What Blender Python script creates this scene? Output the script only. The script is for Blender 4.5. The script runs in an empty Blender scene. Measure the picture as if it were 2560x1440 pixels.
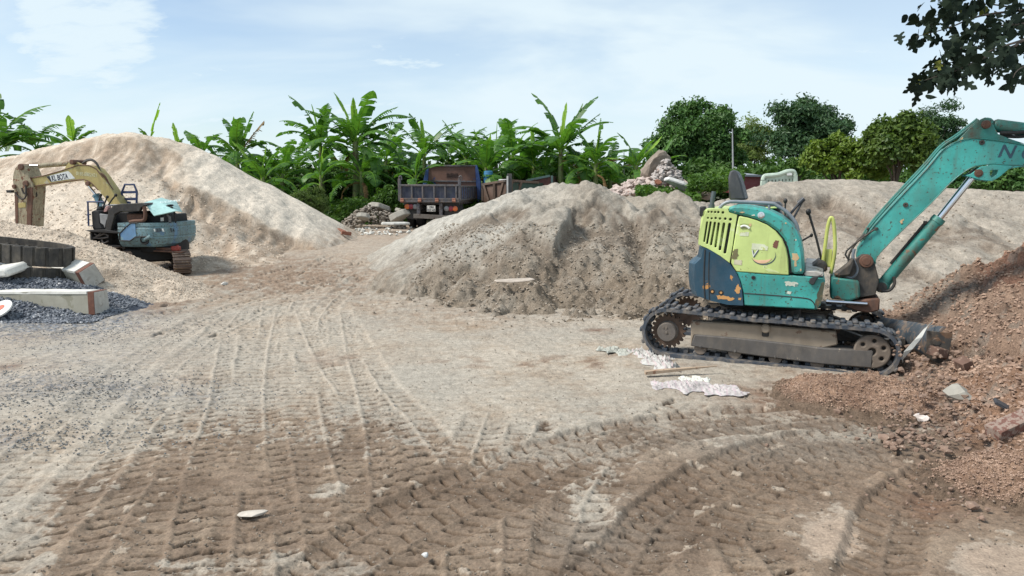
import bpy, bmesh, math, random
import numpy as np
from mathutils import Vector, Matrix

# ------------------------------------------------------------------ camera, sky, sun, exposure
SC = bpy.context.scene
COL = SC.collection
R = math.radians
F = 1862.0                      # focal length in pixels of the 2560 wide photograph
CAM_H = 1.6
PITCH = R(7.65)
CP_, SP_ = math.cos(PITCH), math.sin(PITCH)
cam_d = bpy.data.cameras.new("camera")
cam_d.sensor_width = 36.0
cam_d.lens = F / 2560.0 * 36.0
cam_d.clip_start = 0.05
cam_d.clip_end = 5000.0
cam = bpy.data.objects.new("camera", cam_d)
cam.location = (0, 0, CAM_H)
cam.rotation_euler = (R(90) - PITCH, 0, 0)
COL.objects.link(cam)
SC.camera = cam

SUN_EL, SUN_AZ = R(50), R(-106)   # azimuth measured from +Y (view direction) towards +X
world = bpy.data.worlds.new("World")
SC.world = world
world.use_nodes = True
wn, wl = world.node_tree.nodes, world.node_tree.links
wn.clear()
w_out = wn.new("ShaderNodeOutputWorld")
w_bg = wn.new("ShaderNodeBackground")
w_sky = wn.new("ShaderNodeTexSky")
w_sky.sky_type = 'NISHITA'
w_sky.sun_disc = False
w_sky.sun_elevation = SUN_EL
w_sky.sun_rotation = SUN_AZ
w_sky.air_density = 1.0
w_sky.dust_density = 0.6
w_sky.ozone_density = 2.2
SKY_STRENGTH = 0.097
w_bg.inputs['Strength'].default_value = SKY_STRENGTH
def wmath(op, a, b=None, clamp=False):
    n = wn.new("ShaderNodeMath"); n.operation = op; n.use_clamp = clamp
    for i, v in enumerate((a, b)):
        if v is None: continue
        if isinstance(v, (int, float)): n.inputs[i].default_value = v
        else: wl.new(v, n.inputs[i])
    return n.outputs[0]
w_tc = wn.new("ShaderNodeTexCoord")
w_sep = wn.new("ShaderNodeSeparateXYZ"); wl.new(w_tc.outputs['Generated'], w_sep.inputs[0])
# project the direction on a cloud layer: (x, y) / (z + k)
den = wmath('ADD', wmath('ABSOLUTE', w_sep.outputs[2]), 0.22)
cxn = wmath('DIVIDE', w_sep.outputs[0], den)
cyn = wmath('DIVIDE', w_sep.outputs[1], den)
w_com = wn.new("ShaderNodeCombineXYZ"); wl.new(cxn, w_com.inputs[0]); wl.new(cyn, w_com.inputs[1])
def wnoise(scale, detail, rough, dist, off):
    mp = wn.new("ShaderNodeMapping"); mp.inputs['Location'].default_value = off
    mp.inputs['Scale'].default_value = (1.0, 1.5, 1.0); mp.inputs['Rotation'].default_value = (0, 0, R(25))
    wl.new(w_com.outputs[0], mp.inputs[0])
    n = wn.new("ShaderNodeTexNoise"); n.inputs['Scale'].default_value = scale; n.inputs['Detail'].default_value = detail
    n.inputs['Roughness'].default_value = rough; n.inputs['Distortion'].default_value = dist
    wl.new(mp.outputs[0], n.inputs['Vector']); return n.outputs['Fac']
def wramp(v, lo, hi):
    n = wn.new("ShaderNodeMapRange"); n.interpolation_type = 'SMOOTHSTEP'
    n.inputs[1].default_value = lo; n.inputs[2].default_value = hi
    wl.new(v, n.inputs[0]); return n.outputs[0]
veil = wramp(wnoise(0.75, 5, 0.55, 0.4, (3.1, 1.7, 0)), 0.36, 0.66)     # broad thin veil
puff = wramp(wnoise(2.2, 7, 0.6, 0.25, (0.6, 4.2, 0)), 0.53, 0.70)      # brighter puffs
east = wramp(w_sep.outputs[0], -0.55, 0.40)                             # thicker veil to the right
veil2 = wmath('MULTIPLY', wmath('ADD', wmath('MULTIPLY', veil, 0.58), wmath('MULTIPLY', east, 0.30)), 1.0)
low = wramp(wmath('ABSOLUTE', w_sep.outputs[2]), 0.30, 0.0)
veil3 = wmath('ADD', veil2, wmath('MULTIPLY', low, 0.34), True)
cover = wmath('MAXIMUM', wmath('MINIMUM', wmath('ADD', veil3, 0.10), 0.96), wmath('MULTIPLY', puff, 0.97))
cd = Vector(((212 - 1280) / F, CP_ + (720 - 62) / F * SP_, (720 - 62) / F * CP_ - SP_)).normalized()      # one cumulus head to the upper left
w_dot = wn.new("ShaderNodeVectorMath"); w_dot.operation = 'DOT_PRODUCT'; wl.new(w_tc.outputs['Generated'], w_dot.inputs[0]); w_dot.inputs[1].default_value = cd
cum = wmath('MULTIPLY', wramp(w_dot.outputs['Value'], math.cos(R(6.2)), math.cos(R(0.5))), 1.0)
cum = wramp(wmath('ADD', cum, wmath('MULTIPLY', wnoise(7.5, 8, 0.62, 0.3, (2.2, 0.3, 0)), 1.5)), 0.95, 1.75)
cover = wmath('MAXIMUM', cover, wmath('MULTIPLY', cum, 0.92))
w_mix = wn.new("ShaderNodeMix"); w_mix.data_type = 'RGBA'
wl.new(cover, w_mix.inputs[0]); wl.new(w_sky.outputs[0], w_mix.inputs[6])
CLOUD = (5.0, 5.8, 6.2, 1)
w_mix.inputs[7].default_value = CLOUD
wl.new(w_mix.outputs[2], w_bg.inputs['Color'])
wl.new(w_bg.outputs[0], w_out.inputs['Surface'])

sun_d = bpy.data.lights.new("sun", 'SUN')
sun_d.energy = 2.9
sun_d.angle = R(15)
sun_d.color = (1.0, 0.955, 0.88)
sun = bpy.data.objects.new("sun", sun_d)
sd = Vector((math.cos(SUN_EL) * math.sin(SUN_AZ), math.cos(SUN_EL) * math.cos(SUN_AZ), math.sin(SUN_EL)))
sun.rotation_euler = (-sd).to_track_quat('-Z', 'Y').to_euler()
sun.location = sd * 60
COL.objects.link(sun)

SC.view_settings.view_transform = 'Standard'
SC.view_settings.look = 'None'
SC.view_settings.exposure = 0.74
SC.view_settings.gamma = 1.0

# ------------------------------------------------------------------ pixel <-> world helpers
CP, SP = math.cos(PITCH), math.sin(PITCH)
def ray(px, py):
    dx, dy = (px - 1280.0) / F, (720.0 - py) / F
    return Vector((dx, CP + dy * SP, dy * CP - SP))
def at(px, py, Y):
    d = ray(px, py); t = Y / d.y
    return Vector((d.x * t, Y, CAM_H + d.z * t))
def sstep(a, b, x):
    t = np.clip((x - a) / (b - a), 0, 1); return t * t * (3 - 2 * t)
def gz(x, y):                      # broad lie of the land
    return 0.45 * sstep(8, 24, y) + 0.5 * sstep(24, 34, y) + 0 * x
def on_ground(px, py):
    d = ray(px, py); t = 5.0
    for _ in range(60):
        z = float(gz(d.x * t, d.y * t)); tn = (z - CAM_H) / d.z
        if tn <= 0 or tn > 400: tn = 400
        t = 0.5 * t + 0.5 * tn
    return Vector((d.x * t, d.y * t, float(gz(d.x * t, d.y * t))))
def to_px(x, y, z):
    yc = y * CP - (z - CAM_H) * SP; zc = y * SP + (z - CAM_H) * CP
    yc = np.maximum(yc, 0.05)
    return 1280 + F * x / yc, 720 - F * zc / yc

# ------------------------------------------------------------------ numpy noise
def _h(ix, iy, seed):
    h = (ix.astype(np.int64) * 374761393 + iy.astype(np.int64) * 668265263 + seed * 974634777) & 0xFFFFFFFF
    h = ((h ^ (h >> 13)) * 1274126177) & 0xFFFFFFFF
    return ((h ^ (h >> 16)) & 0xFFFFFF).astype(np.float64) / 16777215.0
def pn(x, y, seed=0):              # gradient noise, about -1..1
    x0, y0 = np.floor(x), np.floor(y); fx, fy = x - x0, y - y0
    u, v = fx * fx * fx * (fx * (fx * 6 - 15) + 10), fy * fy * fy * (fy * (fy * 6 - 15) + 10)
    def g(i, j):
        a = _h(x0 + i, y0 + j, seed) * 2 * np.pi
        return np.cos(a) * (fx - i) + np.sin(a) * (fy - j)
    a = g(0, 0) * (1 - u) + g(1, 0) * u
    b = g(0, 1) * (1 - u) + g(1, 1) * u
    return (a * (1 - v) + b * v) * 1.5
def fbm(x, y, seed=0, octv=4, gain=0.5, lac=2.03):
    s, a, n = 0, 1.0, 0.0
    for i in range(octv):
        s = s + a * pn(x, y, seed + i * 17); n += a; a *= gain; x, y = x * lac + 3.7, y * lac + 1.3
    return s / n
def ridge(x, y, seed=0, octv=4, gain=0.5):
    s, a, n = 0, 1.0, 0.0
    for i in range(octv):
        s = s + a * (1 - np.abs(pn(x, y, seed + i * 31)) * 1.6); n += a; a *= gain; x, y = x * 2.1 + 5.1, y * 2.1 + 9.2
    return s / n
def worley(x, y, seed=0):          # distance to the nearest feature point and that cell's random value
    x0, y0 = np.floor(x), np.floor(y)
    best = np.full(x.shape, 9.0); val = np.zeros(x.shape)
    for i in (-1, 0, 1):
        for j in (-1, 0, 1):
            cx, cy = x0 + i, y0 + j
            d = np.hypot(cx + _h(cx, cy, seed) - x, cy + _h(cx, cy, seed + 5) - y)
            m = d < best; best = np.where(m, d, best); val = np.where(m, _h(cx, cy, seed + 9), val)
    return best, val
def clods(x, y, size, seed, amount=0.6):   # scattered rounded lumps, 0..1
    d, v = worley(x / size, y / size, seed)
    r = 0.25 + 0.35 * v
    return np.where(v < amount, np.sqrt(np.clip(1 - (d / r) ** 2, 0, 1)) * (0.4 + v), 0)
def lerp(a, b, t):
    t = np.asarray(t)[..., None]; return np.asarray(a) * (1 - t) + np.asarray(b) * t
def srgb(r, g, b):
    f = lambda c: (c / 255 / 12.92) if c / 255 <= 0.04045 else ((c / 255 + 0.055) / 1.055) ** 2.4
    return (f(r), f(g), f(b))

# ------------------------------------------------------------------ tagging
def tag(o, label=None, cat=None, group=None, kind=None):
    if label: o["label"] = label
    if cat: o["category"] = cat
    if group: o["group"] = group
    if kind: o["kind"] = kind
    return o
def thing(name, label, cat, loc=(0, 0, 0), rotz=0.0, group=None):
    o = bpy.data.objects.new(name, None); COL.objects.link(o)
    o.empty_display_size = 0.2
    o.location = loc; o.rotation_euler = (0, 0, rotz)
    return tag(o, label, cat, group)
def link(name, me, mat=None, parent=None, loc=None):
    o = bpy.data.objects.new(name, me); COL.objects.link(o)
    if mat is not None and len(me.materials) == 0: me.materials.append(mat)
    if parent is not None: o.parent = parent
    if loc is not None: o.location = loc
    return o

# ------------------------------------------------------------------ materials
MATS = {}
class NT:
    def __init__(s, name):
        s.m = bpy.data.materials.new(name); s.m.use_nodes = True
        s.n, s.l = s.m.node_tree.nodes, s.m.node_tree.links; s.n.clear()
        s.out = s.n.new("ShaderNodeOutputMaterial"); s.b = s.n.new("ShaderNodeBsdfPrincipled")
        s.l.new(s.b.outputs[0], s.out.inputs[0]); s.tc = None
    def set(s, i, v):
        k = s.b.inputs[i]
        if hasattr(v, 'is_linked') or hasattr(v, 'links'): s.l.new(v, k)
        else: k.default_value = v
    def co(s, kind='Object', scale=(1, 1, 1)):
        if s.tc is None: s.tc = s.n.new("ShaderNodeTexCoord")
        o = s.tc.outputs[kind]
        if tuple(scale) != (1, 1, 1):
            mp = s.n.new("ShaderNodeMapping"); mp.inputs['Scale'].default_value = scale
            s.l.new(o, mp.inputs[0]); o = mp.outputs[0]
        return o
    def noise(s, scale, detail=4, rough=0.55, dist=0.0, vec=None, out='Fac'):
        n = s.n.new("ShaderNodeTexNoise"); n.inputs['Scale'].default_value = scale; n.inputs['Detail'].default_value = detail
        n.inputs['Roughness'].default_value = rough; n.inputs['Distortion'].default_value = dist
        s.l.new(vec if vec is not None else s.co(), n.inputs['Vector']); return n.outputs[out]
    def voro(s, scale, vec=None, feature='F1', out='Distance'):
        n = s.n.new("ShaderNodeTexVoronoi"); n.feature = feature; n.inputs['Scale'].default_value = scale
        s.l.new(vec if vec is not None else s.co(), n.inputs['Vector']); return n.outputs[out]
    def rng(s, v, a, b, c=0.0, d=1.0):
        n = s.n.new("ShaderNodeMapRange"); n.interpolation_type = 'SMOOTHSTEP'
        for i, q in enumerate((a, b, c, d)): n.inputs[1 + i].default_value = q
        s.l.new(v, n.inputs[0]); return n.outputs[0]
    def math(s, op, a, b=None):
        n = s.n.new("ShaderNodeMath"); n.operation = op
        for i, v in enumerate((a, b)):
            if v is None: continue
            if isinstance(v, (int, float)): n.inputs[i].default_value = v
            else: s.l.new(v, n.inputs[i])
        return n.outputs[0]
    def mix(s, f, a, b, mode='MIX'):
        n = s.n.new("ShaderNodeMix"); n.data_type = 'RGBA'; n.blend_type = mode
        for i, v in ((0, f), (6, a), (7, b)):
            if isinstance(v, (int, float)): n.inputs[i].default_value = v
            elif isinstance(v, (tuple, list)): n.inputs[i].default_value = tuple(v)[:3] + (1,)
            else: s.l.new(v, n.inputs[i])
        return n.outputs[2]
    def attr(s, name, out='Color'):
        n = s.n.new("ShaderNodeAttribute"); n.attribute_name = name; return n.outputs[out]
    def bump(s, h, strength, dist=0.02, prev=None):
        n = s.n.new("ShaderNodeBump"); n.inputs['Strength'].default_value = strength; n.inputs['Distance'].default_value = dist
        s.l.new(h, n.inputs['Height'])
        if prev is not None: s.l.new(prev, n.inputs['Normal'])
        s.l.new(n.outputs[0], s.b.inputs['Normal']); return n.outputs[0]

def paint(name, col, chip=None, chip_amt=0.0, dirt=(0.16, 0.12, 0.085), dirt_amt=0.35, rough=0.5, scale=1.0, metal=0.0, speck=None, speck_amt=0.0, var=0.10, streak=0.0):
    """worn painted metal: base colour, faded patches, chips of another colour, speckles, dirt"""
    if name in MATS: return MATS[name]
    t = NT(name); base = tuple(col)
    big = t.noise(1.6 * scale, 5, 0.6)
    c = t.mix(t.rng(big, 0.3, 0.75), tuple(max(0, v * (1 - var * 1.6)) for v in base), tuple(min(1, v * (1 + var) + 0.01) for v in base))
    if chip_amt > 0:
        n1 = t.noise(3.2 * scale, 8, 0.62, 0.3)
        th = 0.70 - 0.28 * chip_amt
        c = t.mix(t.rng(n1, th, th + 0.025), c, chip)
    if speck_amt > 0:
        n2 = t.noise(26 * scale, 5, 0.7)
        th = 0.74 - 0.28 * speck_amt
        c = t.mix(t.rng(n2, th, th + 0.03), c, speck or chip)
    d = t.noise(5.0 * scale, 7, 0.65, 0.2, t.co('Object', (1, 1, 0.45)))
    c = t.mix(t.math('MULTIPLY', t.rng(d, 0.40, 0.78), dirt_amt), c, dirt)
    if streak > 0:
        sn = t.noise(11 * scale, 4, 0.6, 0.0, t.co('Object', (1, 1, 0.06)))
        c = t.mix(t.math('MULTIPLY', t.rng(sn, 0.52, 0.72), streak), c, dirt)
    t.set('Base Color', c)
    t.set('Roughness', t.rng(t.noise(9 * scale, 4), 0.3, 0.8, max(0.05, rough - 0.12), min(1, rough + 0.22)))
    t.set('Metallic', metal)
    t.bump(t.noise(30 * scale, 5, 0.6), 0.25, 0.004)
    MATS[name] = t.m; return t.m
def plain(name, col, rough=0.6, metal=0.0, var=0.15, nscale=8, bump=0.2):
    if name in MATS: return MATS[name]
    t = NT(name)
    n = t.noise(nscale, 6, 0.6)
    t.set('Base Color', t.mix(t.rng(n, 0.25, 0.75), tuple(v * (1 - var * 1.5) for v in col), tuple(min(1, v * (1 + var)) for v in col)))
    t.set('Roughness', rough); t.set('Metallic', metal)
    if bump: t.bump(t.noise(nscale * 5, 5, 0.6), bump, 0.006)
    MATS[name] = t.m; return t.m
def earth(name, fine=60, bump=0.5, rough=0.95, var=0.22, grain=(0.72, 1.2)):
    """loose ground: colour from the mesh's own 'tone' map (soil kind, dampness, painted crevice shade), grain and grit from noise"""
    if name in MATS: return MATS[name]
    t = NT(name)
    c = t.attr('tone')
    g1 = t.noise(fine, 6, 0.7); g2 = t.noise(fine * 0.18, 6, 0.62)
    c = t.mix(1.0, c, t.mix(t.rng(g1, 0.28, 0.72), (grain[0],) * 3, (grain[1],) * 3), 'MULTIPLY')
    c = t.mix(1.0, c, t.mix(t.rng(g2, 0.25, 0.75), (1 - var,) * 3, (1 + var * 0.6,) * 3), 'MULTIPLY')
    t.set('Base Color', c); t.set('Roughness', rough); t.set('Specular IOR Level', 0.2)
    b = t.bump(t.noise(fine * 0.30, 9, 0.72), bump, 0.045)
    t.bump(g1, bump * 0.8, 0.012, b)
    MATS[name] = t.m; return t.m
def leafmat(name, dark, light, trans=0.35, rough=0.5, nscale=0.8, hue=None):
    if name in MATS: return MATS[name]
    t = NT(name)
    geo = t.n.new("ShaderNodeNewGeometry")
    rnd = geo.outputs['Random Per Island']
    n = t.noise(nscale, 3, 0.5)
    f = t.math('ADD', t.math('MULTIPLY', rnd, 0.55), t.math('MULTIPLY', t.rng(n, 0.3, 0.7), 0.45))
    c = t.mix(f, dark, light)
    if hue: c = t.mix(t.rng(rnd, 0.965, 0.97), c, hue)
    t.set('Base Color', c); t.set('Roughness', rough); t.set('Specular IOR Level', 0.3)
    tr = t.n.new("ShaderNodeBsdfTranslucent"); mx = t.n.new("ShaderNodeMixShader")
    cc = t.mix(1.0, c, (1.25, 1.35, 0.55), 'MULTIPLY')
    t.l.new(cc, tr.inputs[0]); mx.inputs[0].default_value = trans
    t.l.new(t.b.outputs[0], mx.inputs[1]); t.l.new(tr.outputs[0], mx.inputs[2]); t.l.new(mx.outputs[0], t.out.inputs[0])
    MATS[name] = t.m; return t.m

# ------------------------------------------------------------------ grid meshes
def grid_mesh(name, X, Y, Z, tone=None, keep=None):
    nr, nc = X.shape
    co = np.stack([X, Y, Z], -1).reshape(-1, 3).astype(np.float32)
    idx = np.arange(nr * nc).reshape(nr, nc)
    q = np.stack([idx[:-1, :-1], idx[:-1, 1:], idx[1:, 1:], idx[1:, :-1]], -1).reshape(-1, 4)
    if keep is not None:
        k = keep.reshape(-1)[q].any(1); q = q[k]
        used = np.unique(q); remap = np.full(nr * nc, -1); remap[used] = np.arange(len(used))
        q = remap[q]; co = co[used]
        if tone is not None: tone = tone.reshape(-1, 3)[used]
    me = bpy.data.meshes.new(name)
    me.vertices.add(len(co)); me.vertices.foreach_set('co', co.ravel())
    nf = len(q)
    me.loops.add(nf * 4); me.loops.foreach_set('vertex_index', q.ravel().astype(np.int32))
    me.polygons.add(nf)
    me.polygons.foreach_set('loop_start', (np.arange(nf) * 4).astype(np.int32))
    me.polygons.foreach_set('loop_total', np.full(nf, 4, np.int32))
    me.polygons.foreach_set('use_smooth', np.ones(nf, bool))
    me.update(calc_edges=True)
    if tone is not None:
        a = me.color_attributes.new('tone', 'FLOAT_COLOR', 'POINT')
        c = np.ones((len(co), 4), np.float32); c[:, :3] = np.clip(tone.reshape(-1, 3), 0, 1)
        a.data.foreach_set('color', c.ravel())
    return me
def soup(name, V, Fc, mat=None, smooth=False):
    """mesh from numpy verts and equal-size faces"""
    V = np.asarray(V, np.float32).reshape(-1, 3); Fc = np.asarray(Fc, np.int32)
    me = bpy.data.meshes.new(name); k = Fc.shape[1]
    me.vertices.add(len(V)); me.vertices.foreach_set('co', V.ravel())
    me.loops.add(Fc.size); me.loops.foreach_set('vertex_index', Fc.ravel())
    me.polygons.add(len(Fc))
    me.polygons.foreach_set('loop_start', (np.arange(len(Fc)) * k).astype(np.int32))
    me.polygons.foreach_set('loop_total', np.full(len(Fc), k, np.int32))
    me.polygons.foreach_set('use_smooth', np.full(len(Fc), smooth))
    me.update(calc_edges=True)
    if mat: me.materials.append(mat)
    return me

# ------------------------------------------------------------------ mesh builder for made things
def smooth_path(pts, n=6):
    pts = [Vector(p) for p in pts]
    if len(pts) < 3: return pts
    out = []
    for i in range(len(pts) - 1):
        p0 = pts[max(i - 1, 0)]; p1 = pts[i]; p2 = pts[i + 1]; p3 = pts[min(i + 2, len(pts) - 1)]
        for k in range(n):
            t = k / n
            out.append(0.5 * ((2 * p1) + (p2 - p0) * t + (2 * p0 - 5 * p1 + 4 * p2 - p3) * t * t + (3 * p1 - p0 - 3 * p2 + p3) * t ** 3))
    out.append(pts[-1]); return out
class MB:
    def __init__(s): s.bm = bmesh.new()
    def _bev(s, faces, w):
        if w <= 0: return
        es = set()
        for f in faces:
            for e in f.edges:
                if len(e.link_faces) == 2 and e.calc_face_angle(0) > R(38): es.add(e)
        if es: bmesh.ops.bevel(s.bm, geom=list(es), offset=w, segments=1, affect='EDGES', clamp_overlap=True)
    def box(s, c, size, rot=None, bevel=0.006):
        m = Matrix.Translation(Vector(c)) @ (rot.to_4x4() if rot else Matrix()) @ Matrix.Diagonal((*size, 1))
        r = bmesh.ops.create_cube(s.bm, size=1.0, matrix=m)
        s._bev({f for v in r['verts'] for f in v.link_faces}, min(bevel, min(size) * 0.3)); return s
    def bar(s, p0, p1, w, h, up=(0, 0, 1), bevel=0.004):
        p0, p1 = Vector(p0), Vector(p1); d = p1 - p0; L = d.length; x = d.normalized()
        y = Vector(up).cross(x)
        if y.length < 1e-4: y = Vector((0, 1, 0)).cross(x)
        y.normalize(); z = x.cross(y)
        return s.box((p0 + p1) / 2, (L, w, h), Matrix((x, y, z)).transposed(), bevel)
    def prism(s, pts3a, pts3b, bevel=0.0):
        """loft between two equal outlines of 3-D points, capped"""
        a = [s.bm.verts.new(p) for p in pts3a]; b = [s.bm.verts.new(p) for p in pts3b]; n = len(a); fs = []
        fs.append(s.bm.faces.new(a)); fs.append(s.bm.faces.new(b[::-1]))
        for i in range(n): fs.append(s.bm.faces.new((a[i], b[i], b[(i + 1) % n], a[(i + 1) % n])))
        bmesh.ops.recalc_face_normals(s.bm, faces=fs)
        s._bev(fs, bevel); return s
    def loft(s, rings, cap=True, closed=True):
        vs = [[s.bm.verts.new(p) for p in r] for r in rings]; n = len(vs[0]); fs = []
        for i in range(len(vs) - 1):
            for j in range(n if closed else n - 1):
                fs.append(s.bm.faces.new((vs[i][j], vs[i][(j + 1) % n], vs[i + 1][(j + 1) % n], vs[i + 1][j])))
        if cap and closed: fs.append(s.bm.faces.new(vs[0][::-1])); fs.append(s.bm.faces.new(vs[-1]))
        bmesh.ops.recalc_face_normals(s.bm, faces=fs); return s
    def tube(s, path, r, n=8, smooth=0, cap=True):
        pts = smooth_path(path, smooth) if smooth else [Vector(p) for p in path]
        rr = r if isinstance(r, (list, tuple)) else None
        rings = []; prev = None
        for i, p in enumerate(pts):
            d = (pts[min(i + 1, len(pts) - 1)] - pts[max(i - 1, 0)])
            if d.length < 1e-9: d = Vector((0, 0, 1))
            d.normalize()
            if prev is None:
                u = d.cross(Vector((0, 0, 1)));
                if u.length < 0.05: u = d.cross(Vector((1, 0, 0)))
            else: u = prev - d * prev.dot(d)
            u.normalize(); prev = u; w = d.cross(u)
            q = (rr[0] + (rr[-1] - rr[0]) * i / max(1, len(pts) - 1)) if rr else r
            rings.append([p + (u * math.cos(2 * math.pi * k / n) + w * math.sin(2 * math.pi * k / n)) * q for k in range(n)])
        return s.loft(rings, cap)
    def cyl(s, p0, p1, r, n=20, bevel=0.0, r2=None):
        p0, p1 = Vector(p0), Vector(p1); d = (p1 - p0).normalized()
        if bevel <= 0: return s.tube([p0, p1], [r, r if r2 is None else r2], n)
        b = min(bevel, r * 0.4, (p1 - p0).length * 0.3)
        return s.lathe(p0, d, [(0, r - b), (b, r), ((p1 - p0).length - b, r), ((p1 - p0).length, r - b)], n)
    def lathe(s, o, axis, prof, n=24):
        """prof: (distance along the axis, radius)"""
        o = Vector(o); d = Vector(axis).normalized(); u = d.cross(Vector((0, 0, 1)))
        if u.length < 0.05: u = d.cross(Vector((1, 0, 0)))
        u.normalize(); w = d.cross(u)
        rings = [[o + d * a + (u * math.cos(2 * math.pi * k / n) + w * math.sin(2 * math.pi * k / n)) * max(r, 1e-4) for k in range(n)] for a, r in prof]
        return s.loft(rings)
    def ball(s, c, r, seg=10, scale=(1, 1, 1)):
        bmesh.ops.create_uvsphere(s.bm, u_segments=seg, v_segments=max(5, seg // 2), radius=r, matrix=Matrix.Translation(Vector(c)) @ Matrix.Diagonal((*scale, 1))); return s
    def rock(s, c, size, seed, rough=0.25, sub=2, rot=None):
        rn = random.Random(seed)
        rt = rot or Matrix.Rotation(rn.uniform(0, 6.28), 3, 'Z') @ Matrix.Rotation(rn.uniform(-.4, .4), 3, 'X')
        r = bmesh.ops.create_icosphere(s.bm, subdivisions=sub, radius=0.5)
        planes = [(Vector((rn.gauss(0, 1), rn.gauss(0, 1), rn.gauss(0, 1))).normalized(), rn.uniform(0.26, 0.44)) for _ in range(9)]
        for v in r['verts']:
            p = v.co.copy()
            for nn, dd in planes:
                k = p.dot(nn) - dd
                if k > 0: p -= nn * k
            p *= 1 + rn.uniform(-rough, rough) * 0.35
            v.co = Vector(c) + rt @ Vector((p.x * size[0], p.y * size[1], p.z * size[2]))
        return s
    def xform(s, M):
        bmesh.ops.transform(s.bm, matrix=M, verts=s.bm.verts); return s
    def mesh(s, name, sharp=38, smooth=True):
        for f in s.bm.faces: f.smooth = smooth
        if smooth:
            for e in s.bm.edges:
                e.smooth = not (len(e.link_faces) != 2 or e.calc_face_angle(0) > R(sharp))
        me = bpy.data.meshes.new(name); s.bm.to_mesh(me); s.bm.free(); return me
    def build(s, name, mat, parent=None, label=None, sharp=38, smooth=True):
        o = link(name, s.mesh(name, sharp, smooth), mat, parent)
        if label: o['label'] = label
        return o

class Frame:
    """local frame of a made thing; turns photo pixels into local points on a chosen local plane"""
    def __init__(s, origin, yaw):
        s.o = Vector(origin); s.yaw = yaw
        s.M = Matrix.Translation(s.o) @ Matrix.Rotation(yaw, 4, 'Z'); s.I = s.M.inverted()
        s.c = s.I @ Vector((0, 0, CAM_H)); s.I3 = s.I.to_3x3()
    def pv(s, px, py, v, axis=1):
        d = s.I3 @ ray(px, py); t = (v - s.c[axis]) / d[axis]; return s.c + d * t
class Zoom:
    """coordinates measured in an enlarged crop -> photo pixels -> local points"""
    def __init__(s, fr, x0, y0, k): s.fr, s.x0, s.y0, s.k = fr, x0, y0, k
    def __call__(s, x, y, v, axis=1): return s.fr.pv(s.x0 + x / s.k, s.y0 + y / s.k, v, axis)
    def many(s, pts, v, axis=1): return [s(x, y, v, axis) for x, y in pts]
def slab(mb, z, pts, v0, v1, bevel=0.006, axis=1):
    """outline measured at local plane v0, extruded to v1 (real thickness)"""
    a = z.many(pts, v0, axis); b = []
    for p in a:
        q = p.copy(); q[axis] = v1; b.append(q)
    return mb.prism(a, b, bevel)
def plate_with_holes(name, outline, holes, thick, bevel, place, mat, parent):
    """flat plate (2-D outline and holes in local x,z) with real openings; place: Matrix"""
    cu = bpy.data.curves.new(name, 'CURVE'); cu.dimensions = '2D'; cu.fill_mode = 'BOTH'
    cu.extrude = max(0.0005, thick / 2 - bevel); cu.bevel_depth = bevel; cu.bevel_resolution = 1; cu.offset = -bevel
    for ring in [outline] + holes:
        sp = cu.splines.new('POLY'); sp.points.add(len(ring) - 1); sp.use_cyclic_u = True
        for p, q in zip(sp.points, ring): p.co = (q[0], q[1], 0, 1)
    o = bpy.data.objects.new(name, cu); COL.objects.link(o)
    dg = bpy.context.evaluated_depsgraph_get(); me = bpy.data.meshes.new_from_object(o.evaluated_get(dg))
    bpy.data.objects.remove(o); bpy.data.curves.remove(cu)
    me.transform(place); me.name = name; me.materials.clear()
    return link(name, me, mat, parent)
def text_mesh(name, body, height, M, mat, parent, depth=0.002, width=None, shear=0.0, bold=0.0):
    cu = bpy.data.curves.new(name, 'FONT'); cu.body = body; cu.size = 1.0; cu.extrude = 0.001; cu.shear = shear; cu.offset = bold
    o = bpy.data.objects.new(name, cu); COL.objects.link(o)
    dg = bpy.context.evaluated_depsgraph_get(); me = bpy.data.meshes.new_from_object(o.evaluated_get(dg))
    bpy.data.objects.remove(o); bpy.data.curves.remove(cu)
    n = len(me.vertices); co = np.zeros(n * 3); me.vertices.foreach_get('co', co); co = co.reshape(-1, 3)
    lo, hi = co.min(0), co.max(0); co -= lo; s = height / (hi[1] - lo[1])
    sx = (width / (hi[0] - lo[0])) if width else s
    co[:, 0] *= sx; co[:, 1] *= s; co[:, 2] = co[:, 2] / max(1e-6, (hi[2] - lo[2])) * depth
    me.vertices.foreach_set('co', co.ravel()); me.transform(M); me.update(); me.name = name; me.materials.clear()
    return link(name, me, mat, parent)
def circle2(c, r, n=14): return [(c[0] + r * math.cos(2 * math.pi * k / n), c[1] + r * math.sin(2 * math.pi * k / n)) for k in range(n)]

# ================================================================== THE SETTING: ground
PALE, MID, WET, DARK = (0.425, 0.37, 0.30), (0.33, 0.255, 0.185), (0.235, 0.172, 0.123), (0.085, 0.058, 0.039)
GREY, GRAVEL, RED, REDW = (0.37, 0.335, 0.28), (0.13, 0.14, 0.155), (0.225, 0.135, 0.088), (0.14, 0.080, 0.053)
def blob(px, py, cx, cy, rx, ry): return np.exp(-(((px - cx) / rx) ** 2 + ((py - cy) / ry) ** 2))
def path_ground(pts, n=7): return smooth_path([on_ground(*p) for p in pts], n)

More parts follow.
